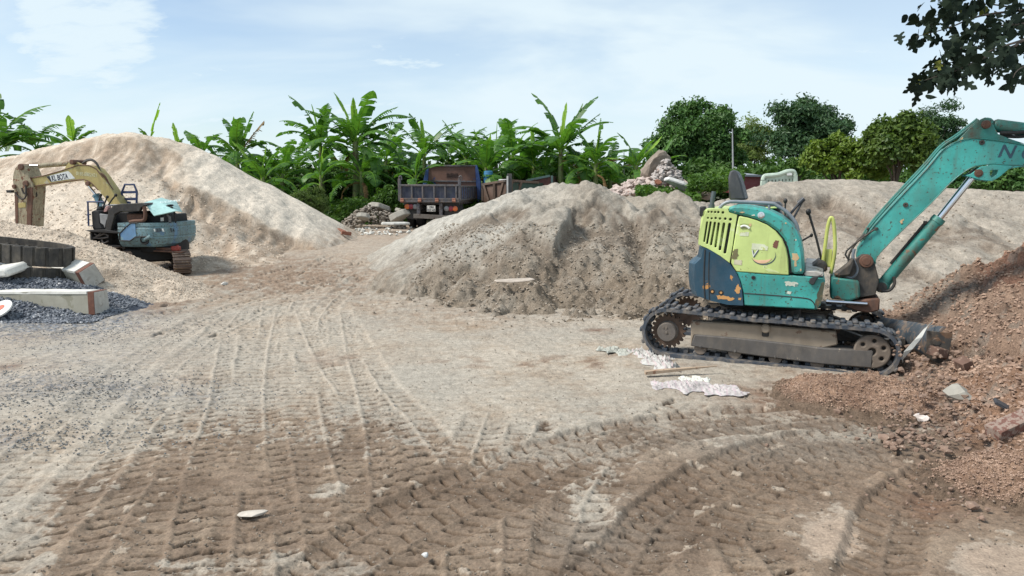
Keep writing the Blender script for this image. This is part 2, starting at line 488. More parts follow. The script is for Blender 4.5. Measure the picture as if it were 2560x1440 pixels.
TRACKS = [  # photo-measured paths, half width, lug pitch, lug depth, chevron, strength
    ([(905, 690), (815, 770), (790, 860), (795, 980), (815, 1100), (850, 1230), (900, 1440)], 0.17, 0.115, 0.017, 0.25, 1.0),
    ([(640, 770), (560, 860), (500, 980), (440, 1100), (350, 1250), (230, 1440)], 0.17, 0.125, 0.014, -0.3, 0.8),
    ([(655, 760), (645, 860), (630, 980), (618, 1100), (600, 1240), (570, 1440)], 0.18, 0.125, 0.020, 0.2, 1.0),
    ([(735, 750), (700, 830), (690, 930), (705, 1050), (735, 1200), (770, 1440)], 0.17, 0.12, 0.018, -0.2, 1.0),
    ([(560, 800), (540, 900), (520, 1010), (480, 1130), (440, 1280), (400, 1440)], 0.16, 0.12, 0.020, 0.25, 1.0),
    ([(740, 780), (780, 880), (850, 990), (930, 1100), (1000, 1250), (1050, 1440)], 0.16, 0.12, 0.015, 0.2, 0.9),
    ([(870, 820), (930, 940), (1030, 1060), (1110, 1180), (1150, 1300), (1170, 1440)], 0.17, 0.13, 0.017, -0.2, 0.9),
    ([(600, 780), (470, 900), (380, 1000), (260, 1130), (120, 1300), (-60, 1440)], 0.16, 0.12, 0.012, 0.25, 0.8),
    ([(520, 790), (380, 880), (250, 990), (100, 1110), (-80, 1260)], 0.16, 0.12, 0.010, -0.25, 0.7),
    ([(690, 770), (665, 900), (660, 1050), (670, 1200), (690, 1440)], 0.14, 0.11, 0.016, 0.2, 0.9),
    ([(850, 780), (870, 900), (900, 1010), (920, 1150), (930, 1300), (940, 1440)], 0.15, 0.115, 0.015, 0.2, 0.9),
    ([(1210, 1060), (1180, 1150), (1130, 1270), (1110, 1440)], 0.16, 0.115, 0.020, 0.2, 1.0),
    ([(1330, 1080), (1290, 1180), (1260, 1300), (1250, 1440)], 0.15, 0.115, 0.014, -0.2, 0.9),
    ([(1440, 1200), (1455, 1300), (1470, 1440)], 0.15, 0.12, 0.022, 0.2, 1.0),
    ([(2330, 1270), (2230, 1340), (2180, 1440)], 0.15, 0.11, 0.026, 0.4, 1.0),
    ([(1900, 1260), (1860, 1340), (1930, 1440)], 0.14, 0.11, 0.026, 0.3, 1.0),
    ([(950, 640), (880, 670), (800, 700), (690, 735), (580, 770), (430, 830)], 0.14, 0.14, 0.030, 0.2, 0.9),
    ([(830, 640), (730, 690), (640, 720), (520, 760), (380, 790)], 0.14, 0.14, 0.040, 0.2, 0.9),
    ([(900, 650), (840, 700), (700, 760), (560, 830)], 0.12, 0.14, 0.035, 0.2, 0.9),
    ([(760, 660), (640, 690), (520, 720), (430, 760)], 0.10, 0.14, 0.045, 0.2, 0.9),
    ([(1380, 1190), (1385, 1290), (1390, 1440)], 0.10, 0.045, 0.009, 1.6, 2.0),
    ([(1700, 1020), (1560, 1120), (1480, 1220), (1430, 1330), (1400, 1440)], 0.15, 0.115, 0.020, 0.3, 1.0),
    ([(2470, 1010), (2200, 1032), (1950, 1050), (1700, 1085), (1450, 1150), (1230, 1250), (1050, 1340), (880, 1440)], 0.17, 0.12, 0.020, 0.3, 1.5),
    ([(2400, 1000), (2150, 1015), (1900, 1025), (1650, 1055), (1400, 1110), (1150, 1200), (960, 1300), (760, 1440)], 0.13, 0.11, 0.014, 0.4, 1.5),
    ([(2300, 1045), (2050, 1085), (1900, 1130), (1750, 1200), (1640, 1290), (1540, 1440)], 0.15, 0.11, 0.022, 0.35, 1.5),
    ([(2540, 1100), (2350, 1118), (2150, 1150), (1950, 1205), (1780, 1270), (1620, 1350), (1500, 1440)], 0.17, 0.12, 0.022, 0.35, 1.5),
    ([(2500, 1085), (2300, 1095), (2100, 1115), (1920, 1160), (1760, 1225), (1640, 1310), (1560, 1440)], 0.12, 0.11, 0.020, 0.45, 1.5),
    ([(2560, 1130), (2420, 1160), (2300, 1215), (2230, 1290), (2200, 1440)], 0.16, 0.115, 0.028, 0.4, 1.5),
]
def make_ground():
    # rows: fine near the camera, spreading to the horizon
    ys = list(np.arange(-14, 1.6, 0.6)); y = 1.6
    while y < 42: ys.append(y); y += max(0.0056 * (max(y, 2.6) / 3.0) ** 1.68, 0.0046)
    while y < 1500: ys.append(y); y *= 1.06; y += 0.5
    ys = np.array(ys); ns = 1240
    s = np.linspace(-1, 1, ns); u = 0.60 * s + 0.40 * s ** 5
    W = 2.8 + 0.92 * np.maximum(ys, 0)
    X = u[None, :] * W[:, None] + 0 * ys[:, None]; Y = np.repeat(ys[:, None], ns, 1)
    Z = gz(X, Y)
    px, py = to_px(X, Y, Z)
    px = np.where(Y < 1.6, 1280, px); py = np.where(Y < 1.6, 1600, py)
    near = 1 - sstep(26, 40, Y)
    # ---- broad unevenness and churn
    f1 = fbm(X * 0.55, Y * 0.55, 3, 3); f2 = fbm(X * 2.1, Y * 2.1, 11, 4); f3 = fbm(X * 7.5, Y * 7.5, 23, 4); f4 = fbm(X * 26, Y * 26, 41, 3)
    churn = np.clip(0.35 + blob(px, py, 720, 690, 330, 70) * 1.1 + blob(px, py, 1150, 770, 300, 60) * 0.7
                    + blob(px, py, 1950, 1130, 380, 50) * 0.5 + blob(px, py, 1500, 830, 300, 60) * 0.4 + blob(px, py, 2200, 1180, 400, 60) * 0.8
                    - blob(px, py, 2080, 1360, 130, 80) * 0.5 - blob(px, py, 2480, 1400, 160, 70) * 0.6 - blob(px, py, 1900, 1080, 200, 40) * 0, 0.06, 1.6)
    Z = Z + near * (0.035 * f1 + 0.022 * f2 * churn + 0.014 * f3 * churn + 0.005 * f4 * (0.4 + churn))
    cl = clods(X, Y, 0.13, 71, 0.35) * 0.022 + clods(X + 0.3, Y, 0.065, 77, 0.35) * 0.013
    Z = Z + near * cl * np.clip(churn - 0.35 + 0.5 * f2, 0, 1.3)
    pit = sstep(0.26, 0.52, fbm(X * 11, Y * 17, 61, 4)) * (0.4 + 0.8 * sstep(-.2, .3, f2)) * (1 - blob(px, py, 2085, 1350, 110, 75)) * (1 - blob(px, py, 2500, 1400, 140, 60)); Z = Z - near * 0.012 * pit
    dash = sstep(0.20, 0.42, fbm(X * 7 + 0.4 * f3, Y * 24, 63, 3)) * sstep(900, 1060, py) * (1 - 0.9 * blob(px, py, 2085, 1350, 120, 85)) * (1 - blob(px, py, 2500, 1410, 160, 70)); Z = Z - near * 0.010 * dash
    # ---- tyre and crawler tracks
    inside = np.zeros_like(X); slit = np.zeros_like(X); rib = np.zeros_like(X)
    Xf, Yf = X.ravel(), Y.ravel(); insf, slf, rbf = inside.ravel(), slit.ravel(), rib.ravel(); dz = np.zeros(Xf.shape); deep = np.zeros(Xf.shape)
    patch = sstep(-0.62, -0.15, fbm(X * 1.3, Y * 0.9, 91, 3)).ravel()
    wob = (fbm(X * 4, Y * 4, 95, 2)).ravel(); jig = fbm(X * 16, Y * 16, 96, 2).ravel()
    for pts, hw, pitch, dep, chev, kind in TRACKS:
        P = path_ground(pts); P = [Vector((p.x, p.y, 0)) for p in P]
        xs = [p.x for p in P]; yy = [p.y for p in P]; m = hw + 0.15
        cand = np.nonzero((Xf > min(xs) - m) & (Xf < max(xs) + m) & (Yf > min(yy) - m) & (Yf < max(yy) + m))[0]
        if not len(cand): continue
        cx, cy = Xf[cand], Yf[cand]
        bd = np.full(len(cand), 9.0); bl = np.zeros(len(cand)); bs = np.zeros(len(cand)); acc = 0.0
        for a, b in zip(P[:-1], P[1:]):
            d = b - a; L = d.length
            if L < 1e-6: continue
            mx = (cx > min(a.x, b.x) - m) & (cx < max(a.x, b.x) + m) & (cy > min(a.y, b.y) - m) & (cy < max(a.y, b.y) + m)
            k = np.nonzero(mx)[0]
            if len(k):
                rx, ry = cx[k] - a.x, cy[k] - a.y; t = np.clip((rx * d.x + ry * d.y) / L / L, 0, 1)
                ex, ey = rx - d.x * t, ry - d.y * t; dist = np.hypot(ex, ey); l = (d.x * ry - d.y * rx) / L
                b2 = dist < bd[k]; kk = k[b2]; bd[kk] = dist[b2]; bl[kk] = l[b2]; bs[kk] = acc + t[b2] * L
            acc += L
        lw = bl + 0.016 * wob[cand]
        ins = 1 - sstep(hw - 0.02, hw + 0.025, np.abs(lw)); ins = np.where(bd < hw + 0.1, ins, 0)
        side = np.sign(lw)
        ph = (bs + 0.012 * wob[cand] + 0.010 * jig[cand] + side * pitch * 0.25 + chev * np.abs(lw)) / pitch
        fr = ph - np.floor(ph)
        bar = sstep(0.0, 0.06, fr) * (1 - sstep(0.13, 0.27, fr)) * (0.45 + 0.9 * sstep(-0.3, 0.35, jig[cand] + 0.5 * wob[cand]))
        core = sstep(0.012, 0.03, np.abs(lw)) * (1 - sstep(hw * 0.82, hw * 0.98, np.abs(lw)))
        if kind == 2.0: core = core * (sstep(0.0, 0.012, np.abs(np.abs(lw) - 0.05)))
        am = patch[cand] * min(kind, 1.0) if kind != 1.5 else 0.55 + 0.45 * patch[cand]
        sl = bar * core * ins * am
        berm = np.exp(-((np.abs(lw) - hw - 0.02) / 0.035) ** 2) * (bd < hw + 0.14)
        dz[cand] = dz[cand] * (1 - 0.9 * ins * am); slf[cand] = slf[cand] * (1 - ins * am); rbf[cand] = rbf[cand] * (1 - ins * am)
        dz[cand] += -(0.024 if kind == 1.5 else 0.010) * ins * am - 1.7 * dep * sl + 0.007 * berm * am * (0.6 + 0.9 * wob[cand] + 0.6 * jig[cand]) + 0.008 * ins * am * (1 - sstep(0.0, 0.025, np.abs(lw)))
        insf[cand] = np.maximum(insf[cand], ins * am); slf[cand] = np.maximum(slf[cand], sl)
        if kind == 1.5: deep[cand] = np.maximum(deep[cand], ins * am)
        rbf[cand] = np.maximum(rbf[cand], (1 - sstep(0.0, 0.03, np.abs(lw))) * ins * am + 0.4 * berm * am)
    Z = Z + dz.reshape(Z.shape); inside = insf.reshape(X.shape); slit = slf.reshape(X.shape); rib = rbf.reshape(X.shape)
    # keep the ground below the excavator's crawler tracks level
    ca, sa = math.cos(R(-21.8)), math.sin(R(-21.8)); lu, lv = (X - 2.215) * ca + (Y - 6.55) * sa, -(X - 2.215) * sa + (Y - 6.55) * ca
    kf = (1 - sstep(1.1, 1.4, np.abs(lu))) * (1 - sstep(0.8, 1.1, np.abs(lv - 0.7))); Z = Z * (1 - kf) + kf * (0.022 + 0.012 * f3)
    # ---- what the ground is made of (dry silt, damp mud, gravel, red soil), with crevice shade painted in
    yb = np.interp(px, [-400, 0, 200, 380, 540, 800, 1000, 1180, 1450, 1600, 1800, 2000, 2300, 2700],
                   [1420, 1330, 1210, 1120, 1072, 1080, 1095, 1170, 1100, 1085, 1045, 1015, 1030, 1060])
    n1 = fbm(X * 1.2, Y * 1.2, 131, 4); n2 = fbm(X * 4.5, Y * 4.5, 137, 5); n3 = fbm(X * 13, Y * 13, 139, 4)
    n4 = fbm(X * 36, Y * 36, 141, 3); w = (py - yb) / 75.0 + 1.3 * n1 + 1.4 * n2 + 1.3 * n3 + 0.8 * n4 + 1.5 * slit + 0.35 * inside - 0.5 * rib
    w += -7.0 * blob(px, py, 2085, 1360, 120, 95) - 8.0 * blob(px, py, 2500, 1410, 170, 75) - 4.2 * blob(px, py, 520, 1430, 330, 60) - 3.8 * blob(px, py, 860, 1400, 260, 55) - 3.0 * blob(px, py, 1480, 1270, 70, 70)
    w += -3.4 * blob(px, py, 830, 1228, 60, 22) - 3.0 * blob(px, py, 30, 1380, 110, 90) - 1.2 * blob(px, py, 1500, 1120, 130, 25) - 1.5 * blob(px, py, 2100, 1085, 200, 22)
    w += -1.0 * blob(px, py, 1700, 1290, 150, 40) - 0.8 * blob(px, py, 480, 1290, 120, 40) - 1.0 * blob(px, py, 320, 1260, 100, 40)
    wet = 0.55 * sstep(-0.10, 0.30, w) + 0.45 * sstep(-1.4, 1.2, w); edge = np.exp(-((w - 0.05) / 0.2) ** 2)
    tone = lerp(np.broadcast_to(PALE, X.shape + (3,)), MID, np.clip(0.30 + 1.0 * n1 + 0.75 * n2 + 0.5 * n3, 0, 1))
    tone = lerp(tone, GREY, np.clip(0.40 + 1.2 * fbm(X * 0.8, Y * 0.8, 151, 3), 0, 0.8))
    tone = lerp(tone, PALE, np.clip(rib * 0.8 * (1 - sstep(0, 140, py - yb)), 0, 1))
    br = blob(px, py, 690, 690, 270, 52) * 1.35 + blob(px, py, 380, 760, 130, 30) * 1.1 + blob(px, py, 1150, 780, 280, 45) * 0.5 + blob(px, py, 950, 590, 130, 30) * 0.3
    tone = lerp(tone, (0.235, 0.165, 0.115), np.clip(br * (0.75 + 1.3 * n2 + 0.6 * n3), 0, 0.9))
    far = sstep(12, 20, Y)
    tone = lerp(tone, (0.36, 0.28, 0.215), 0.5 * far)
    mud = lerp(np.broadcast_to(WET, X.shape + (3,)), MID, np.clip(0.25 + 0.9 * n2 + 0.4 * n1, 0, 0.6))
    mud = lerp(mud, (0.14, 0.097, 0.067), np.clip(0.10 + 1.3 * fbm(X * 1.7, Y * 1.7, 171, 4), 0, 0.65))
    mud = lerp(mud, (0.25, 0.215, 0.175), np.clip(blob(px, py, 2000, 1090, 420, 60) + 0.7 * blob(px, py, 1500, 1330, 160, 70), 0, 0.7))
    tone = lerp(tone, mud, wet)
    tone = lerp(tone, (0.155, 0.108, 0.075), 0.42 * deep.reshape(X.shape) * np.clip(0.8 + n2, 0, 1.2)); tone = tone * (1 - (0.10 * inside * sstep(900, 1100, py))[..., None]); tone = lerp(tone, DARK, np.clip(slit * (0.68 + 0.40 * wet), 0, 1))  # tread slits darkened for damp and for shade painted into them
    tone = lerp(tone, (0.50, 0.43, 0.35), np.clip(edge * (w < 0.12) * 0.2 * sstep(1000, 1100, py), 0, 1))
    tone = tone * (1 - 0.24 * dash[..., None] * (0.35 + 0.65 * wet[..., None])); tone = tone * (1 - 0.26 * pit[..., None] * near[..., None])  # dash and pit tones paint crack shadow into the ground colour
    # smooth dried silt where puddles were
    sil = np.clip(1.3 * blob(px, py, 2085, 1350, 120, 85) + 1.3 * blob(px, py, 2500, 1400, 150, 65), 0, 1) * (1 - wet)
    tone = lerp(tone, (0.37, 0.285, 0.215), sil)
    # red soil drag and crumbs
    rd = blob(px, py, 2150, 985, 330, 40) * 1.2 + blob(px, py, 2380, 1240, 160, 60) * 0.8 + blob(px, py, 2500, 1100, 200, 90) * 0.8 + blob(px, py, 1495, 828, 35, 8) + 0.45 * blob(px, py, 1500, 905, 500, 18) * sstep(0, .3, n2) + 0.8 * blob(px, py, 30, 917, 40, 8) + 0.5 * blob(px, py, 830, 895, 70, 14)
    tone = lerp(tone, lerp(np.broadcast_to(RED, X.shape + (3,)), REDW, np.clip(0.4 + n2, 0, 1)), np.clip(rd * (0.7 + 1.2 * n2), 0, 0.9))
    # bluish gravel worked into the ground on the left
    gv = 1.3 * blob(px, py, 60, 800, 260, 36) + 0.36 * blob(px, py, 60, 965, 260, 34) + 0.35 * blob(px, py, 0, 1090, 60, 30) + 0.22 * blob(px, py, 420, 980, 200, 35) + 0.22 * blob(px, py, 200, 890, 300, 50)
    d, v = worley(X / 0.042, Y / 0.042, 201)
    stone = np.where(v < 0.85, np.clip(1 - d / 0.55, 0, 1), 0)
    gm = np.clip(gv + 0.9 * n2 * np.minimum(gv * 1.5, 1) + 0.5 * n3 * np.minimum(gv * 2, 1), 0, 1)
    gcol = lerp(np.broadcast_to((0.085, 0.10, 0.125), X.shape + (3,)), (0.34, 0.35, 0.36), np.clip(v * 1.3 - 0.35, 0, 1))
    tone = lerp(tone, gcol, np.clip(gm * (0.45 + 0.9 * (stone > 0.25)), 0, 1))
    Z = Z + near * gm * stone * 0.02
    # pale crumbs of dried crust
    d2, v2 = worley(X / 0.11, Y / 0.09, 211)
    fl = (v2 > 0.90) & (d2 + 0.5 * n3 + 0.3 * n4 < 0.12 + 0.22 * (v2 - 0.90) * 8)
    fl = fl * sstep(700, 1000, py) * (n1 > -0.15)
    tone = lerp(tone, (0.43, 0.36, 0.285), fl * 0.7); Z = Z + near * fl * 0.008
    # beyond the yard: damp soil under the plants
    tone = lerp(tone, (0.06, 0.065, 0.035), sstep(23, 26, Y + 1.2 * n1))
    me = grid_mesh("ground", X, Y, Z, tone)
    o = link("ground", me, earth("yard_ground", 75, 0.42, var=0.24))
    return tag(o, "bare yard of dried silt and damp brown mud crossed by tyre tracks", "ground", kind="structure")
make_ground()

# ================================================================== heaps of sand, stone and soil
def cones(X, Y, ridges):
    H = np.full(X.shape, -5.0)
    for pts, slope, rnd in ridges:
        P = [at(*p) for p in pts]
        if len(P) > 1:
            Q = []
            for a, b in zip(P[:-1], P[1:]):
                n = max(1, int((b - a).length / 0.14)); Q += [a.lerp(b, i / n) for i in range(n)]
            Q.append(P[-1])
        else: Q = P
        for q in Q:
            d = np.hypot(X - q.x, Y - q.y)
            H = np.maximum(H, q.z + rnd * slope - slope * np.sqrt(d * d + rnd * rnd))
    return H
def line_y(px, pts): return np.interp(px, [p[0] for p in pts], [p[1] for p in pts], left=9999, right=9999)
def scarp(H, px, py, X, pts, drop, soft=8, fade=140, seed=0):
    """a dug edge: everything just below the line is lower, easing out further down"""
    ly = line_y(px + 16 * fbm(X * 1.1, py * 0.012, seed, 3), pts) + 14 * fbm(X * 1.3, py * 0.01, seed + 3, 3); drop = drop * (0.65 + 0.9 * fbm(X * 0.9, py * 0.01, seed + 5, 2))
    k = sstep(0, soft, py - ly) * (1 - sstep(fade * 0.3, fade, py - ly))
    x0, x1 = pts[0][0], pts[-1][0]
    k = k * sstep(x0, x0 + 40, px) * (1 - sstep(x1 - 40, x1, px))
    return H - drop * k, k
HEAPS = []
def pile_grid(x0, x1, y0, y1, step):
    xs = np.arange(x0, x1, step); ys = np.arange(y0, y1, step); return np.meshgrid(xs, ys)
def finish_pile(name, X, Y, H, tone, mat, label, cat, sink=0.10, group=None, kind=None):
    g = gz(X, Y)
    o = link(name, grid_mesh(name, X, Y, H, tone, H > g - sink), mat); HEAPS.append((X, Y, H, H > g + 0.02, tone))
    return tag(o, label, cat, group, kind)

# ---- the big cream heap behind the yellow-boomed machine
X, Y = pile_grid(-23.5, -3.2, 12.0, 25.0, 0.036)
wx, wy = X + 0.25 * fbm(X * 0.7, Y * 0.7, 301, 3), Y + 0.25 * fbm(X * 0.7, Y * 0.7, 302, 3)
H = cones(wx, wy, [([(-700, 470, 19), (-300, 430, 18.4), (0, 394, 18.2), (150, 362, 18.1), (250, 336, 18), (340, 330, 18), (420, 345, 18.2), (490, 370, 18.4), (560, 403, 18.7), (640, 447, 19), (700, 500, 19.2), (770, 543, 19.4), (850, 588, 19.7)], 0.62, 0.12),
                   ([(430, 455, 16.6), (470, 500, 16.2)], 0.75, 0.1), ([(600, 590, 15.6), (700, 620, 15.8)], 0.4, 0.3), ([(520, 640, 14.2), (620, 635, 14.6)], 0.3, 0.3)])
px, py = to_px(X, Y, H)
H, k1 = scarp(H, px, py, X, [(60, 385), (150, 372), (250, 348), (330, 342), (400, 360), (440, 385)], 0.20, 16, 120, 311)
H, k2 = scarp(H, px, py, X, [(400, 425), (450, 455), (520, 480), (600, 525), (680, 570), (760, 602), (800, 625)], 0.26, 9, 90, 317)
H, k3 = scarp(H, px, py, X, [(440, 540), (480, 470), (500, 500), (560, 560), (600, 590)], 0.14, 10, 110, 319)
dg = fbm(X * 3.2, Y * 0.55 + H * 0.5, 321, 4)
rough = np.clip(0.35 + 1.2 * fbm(X * 0.8, Y * 0.8, 323, 3), 0.08, 1)
front = 1 - sstep(18.0, 18.8, Y + 0 * X)
st = fbm(X * 4.5 + 0.3 * fbm(X, Y, 340, 2), Y * 0.5, 341, 4)
H = H + front * (0.05 * dg + 0.10 * st * np.clip(k1 * 1.3 + 0.7 * k2, 0, 1) + 0.045 * fbm(X * 2.6, Y * 2.6, 325, 4) + 0.022 * rough * fbm(X * 9, Y * 9, 327, 4) + 0.02 * rough * clods(X, Y, 0.16, 329, 0.4))
n1 = fbm(X * 1.1, Y * 1.1, 331, 4); n2 = fbm(X * 5, Y * 5, 333, 4)
tone = lerp(np.broadcast_to((0.63, 0.54, 0.435), X.shape + (3,)), (0.50, 0.41, 0.315), np.clip(0.25 + 0.9 * n1 + 0.6 * n2, 0, 1))
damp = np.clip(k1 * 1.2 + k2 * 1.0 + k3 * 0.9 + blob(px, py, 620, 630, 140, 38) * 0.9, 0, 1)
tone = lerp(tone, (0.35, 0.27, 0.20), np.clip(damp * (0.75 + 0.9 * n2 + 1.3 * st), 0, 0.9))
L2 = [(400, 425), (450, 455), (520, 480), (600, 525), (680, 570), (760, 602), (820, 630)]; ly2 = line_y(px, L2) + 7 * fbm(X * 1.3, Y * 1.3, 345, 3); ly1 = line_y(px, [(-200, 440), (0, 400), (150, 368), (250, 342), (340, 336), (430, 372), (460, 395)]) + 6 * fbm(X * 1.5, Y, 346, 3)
rim = sstep(2, -10, py - ly2) * sstep(430, 520, px) * (px < 860); tone = lerp(tone, (0.66, 0.585, 0.485), rim * 0.9)
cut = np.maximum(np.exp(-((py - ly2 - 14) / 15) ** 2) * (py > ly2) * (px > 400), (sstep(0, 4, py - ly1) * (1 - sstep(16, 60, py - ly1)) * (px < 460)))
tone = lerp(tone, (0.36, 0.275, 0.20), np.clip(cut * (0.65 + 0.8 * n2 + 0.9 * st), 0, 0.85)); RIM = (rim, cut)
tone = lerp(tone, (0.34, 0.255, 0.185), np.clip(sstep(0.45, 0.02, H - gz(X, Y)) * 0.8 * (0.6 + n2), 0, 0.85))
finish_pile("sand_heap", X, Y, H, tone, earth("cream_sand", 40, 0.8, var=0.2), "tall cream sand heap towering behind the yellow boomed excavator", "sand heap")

# ---- pale crushed stone lapping over the near track of that machine
X, Y = pile_grid(-13.2, -4.2, 8.6, 14.6, 0.024)
wx, wy = X + 0.10 * fbm(X * 1.2, Y * 1.2, 351, 3), Y + 0.10 * fbm(X * 1.2, Y * 1.2, 352, 3)
H = cones(wx, wy, [([(-260, 500, 11.6), (-60, 545, 11.4), (60, 562, 11.3), (150, 578, 11.2), (225, 605, 11.05), (300, 652, 10.9), (375, 690, 10.8), (445, 706, 10.7)], 0.52, 0.10)])
d, v = worley(X / 0.05, Y / 0.05, 355)
H = H + 0.03 * fbm(X * 2.5, Y * 2.5, 353, 4) + 0.018 * clods(X, Y, 0.09, 357, 0.5) + 0.012 * np.clip(1 - d / 0.5, 0, 1)
px, py = to_px(X, Y, H); n2 = fbm(X * 6, Y * 6, 358, 4)
tone = lerp(np.broadcast_to((0.64, 0.535, 0.42), X.shape + (3,)), (0.44, 0.36, 0.28), np.clip(0.2 + n2 + 0.5 * (v > 0.8), 0, 1))
tone = lerp(tone, (0.25, 0.2, 0.15), np.clip(1.2 * blob(px, py, 285, 685, 30, 13) + 0.8 * blob(px, py, 170, 580, 60, 12) * (n2 > 0), 0, 0.8))
finish_pile("stone_heap", X, Y, H, tone, earth("crushed_stone", 70, 0.7, var=0.25, grain=(0.6, 1.2)), "low heap of pale crushed stone lapping over the yellow boomed excavator's track", "stone heap")

# ---- the middle grey heap
X, Y = pile_grid(-4.6, 6.2, 8.3, 18.0, 0.027)
wx, wy = X + 0.20 * fbm(X * 0.9, Y * 0.9, 401, 3) + 0.05 * fbm(X * 4, Y * 4, 403, 3), Y + 0.20 * fbm(X * 0.9, Y * 0.9, 402, 3) + 0.05 * fbm(X * 4, Y * 4, 404, 3)
H = cones(wx, wy, [
    ([(925, 640, 15.3), (1000, 598, 15), (1060, 570, 14.6), (1110, 545, 14.3), (1150, 533, 14), (1210, 505, 13.8), (1290, 474, 13.6), (1380, 459, 13.5), (1480, 457, 13.4), (1512, 474, 13.4), (1560, 490, 13.6), (1620, 488, 13.2), (1650, 478, 13.1), (1690, 498, 13.4), (1760, 505, 13.8), (1850, 500, 14)], 0.62, 0.06),
    ([(1445, 545, 12.3), (1390, 590, 11.9), (1320, 640, 11.3), (1250, 705, 10.6), (1190, 755, 10.2)], 0.62, 0.05),
    ([(1560, 530, 12.4), (1630, 585, 11.6), (1700, 635, 10.6), (1770, 690, 10.0)], 0.62, 0.05),
    ([(1250, 560, 12.9), (1150, 610, 12.9), (1080, 665, 12.4)], 0.6, 0.05),
    ([(1260, 712, 9.75), (1330, 715, 9.7)], 0.8, 0.05), ([(1500, 665, 10.6), (1480, 720, 10.0)], 0.6, 0.05),
    ([(1600, 700, 10.0)], 0.55, 0.05), ([(1680, 730, 9.5), (1620, 775, 9.2)], 0.5, 0.1), ([(1450, 775, 9.25), (1550, 785, 9.1)], 0.4, 0.1),
    ([(900, 700, 12.6), (985, 690, 12.4)], 0.4, 0.05), ([(1010, 780, 9.9), (1080, 770, 10.0)], 0.25, 0.1), ([(1370, 560, 12.7)], 0.7, 0.05), ([(1800, 560, 12.4), (1850, 640, 11.5)], 0.6, 0.1)])
rs = np.random.default_rng(405)
for _ in range(95):
    cx, cy = rs.uniform(-0.8, 5.2), rs.uniform(9.6, 13.2); i, j = int((cy - 8.3) / 0.027), int((cx + 4.6) / 0.027)
    hb = H[min(i, H.shape[0] - 1), min(j, H.shape[1] - 1)]
    if hb < 0.12: continue
    d = np.hypot((wx - cx) * rs.uniform(.8, 1.2), (wy - cy) * rs.uniform(.7, 1.1)); H = np.maximum(H, hb + rs.uniform(0.05, 0.24) - 0.66 * np.sqrt(d * d + .004))
px, py = to_px(X, Y, H)
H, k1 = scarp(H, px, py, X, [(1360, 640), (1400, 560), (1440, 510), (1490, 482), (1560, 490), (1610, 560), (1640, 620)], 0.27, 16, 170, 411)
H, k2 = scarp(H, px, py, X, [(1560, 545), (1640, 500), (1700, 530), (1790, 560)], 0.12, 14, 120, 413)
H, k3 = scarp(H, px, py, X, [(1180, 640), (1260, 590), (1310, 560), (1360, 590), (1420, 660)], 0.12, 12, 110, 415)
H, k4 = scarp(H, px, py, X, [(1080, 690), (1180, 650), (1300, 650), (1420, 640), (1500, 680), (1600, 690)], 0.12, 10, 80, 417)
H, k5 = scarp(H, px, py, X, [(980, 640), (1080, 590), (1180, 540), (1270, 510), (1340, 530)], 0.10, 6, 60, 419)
left = sstep(1420, 1120, px + 0.8 * (py - 560)) * sstep(740, 660, py)          # smooth wind-blown flank
front = 1 - sstep(13.4, 14.2, Y + 0.08 * X)
rough = np.clip((0.35 + sstep(560, 700, py) + 1.3 * fbm(X * 1.0, Y * 1.0, 421, 3)) * (1 - 0.85 * left), 0.04, 1.5)
bill = np.abs(fbm(X * 2.4, Y * 2.4, 423, 4))
H = H + front * (0.20 * (bill - 0.2) * (0.30 + rough) - 0.07 * np.clip(ridge(X * 1.7, Y * 1.7, 445, 3) - 0.55, 0, 1) * (0.4 + rough) + 0.035 * rough * fbm(X * 6, Y * 6, 425, 4) + 0.020 * rough * fbm(X * 16, Y * 16, 427, 3)
                 + rough * (0.045 * clods(X, Y, 0.22, 429, 0.4) + 0.028 * clods(X, Y, 0.11, 431, 0.5))) + 0.012 * fbm(X * 4, Y * 4, 433, 4)
n1 = fbm(X * 1.0, Y * 1.0, 435, 4); n2 = fbm(X * 5, Y * 5, 437, 4)
tone = lerp(np.broadcast_to((0.40, 0.36, 0.30), X.shape + (3,)), (0.295, 0.255, 0.205), np.clip(0.25 + 1.0 * n1 + 0.7 * n2 + 0.3 * rough, 0, 1))
tone = lerp(tone, (0.46, 0.435, 0.38), np.clip(left * (0.85 + n2), 0, 0.95))
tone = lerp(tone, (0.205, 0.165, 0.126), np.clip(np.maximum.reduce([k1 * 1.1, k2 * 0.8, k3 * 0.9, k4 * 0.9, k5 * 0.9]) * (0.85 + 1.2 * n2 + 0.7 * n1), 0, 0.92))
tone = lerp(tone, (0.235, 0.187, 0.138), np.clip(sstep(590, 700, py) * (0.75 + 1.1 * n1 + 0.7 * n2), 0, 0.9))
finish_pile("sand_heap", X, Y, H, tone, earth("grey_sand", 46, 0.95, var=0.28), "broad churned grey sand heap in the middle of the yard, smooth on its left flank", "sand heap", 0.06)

# ---- the right grey heap, behind the turquoise machine
X, Y = pile_grid(0.8, 14.0, 7.8, 18.5, 0.033)
wx, wy = X + 0.22 * fbm(X * 0.8, Y * 0.8, 451, 3), Y + 0.22 * fbm(X * 0.8, Y * 0.8, 452, 3)
H = cones(wx, wy, [
    ([(1770, 535, 12.8), (1830, 510, 13.2), (1880, 476, 13.6), (1950, 455, 14.2), (2050, 448, 14.5), (2150, 450, 14.6), (2250, 456, 14.6), (2330, 468, 14.6), (2400, 472, 14.4), (2480, 476, 14.2), (2560, 480, 14), (2750, 500, 13.4), (2950, 560, 12.6)], 0.56, 0.25),
    ([(2370, 560, 12.2), (2450, 590, 11.6), (2520, 610, 11.2)], 0.6, 0.1), ([(2260, 690, 10.9), (2370, 700, 10.8)], 0.4, 0.1), ([(1900, 600, 11.8), (1980, 640, 11.3)], 0.55, 0.1), ([(2100, 580, 12.2)], 0.5, .2)])
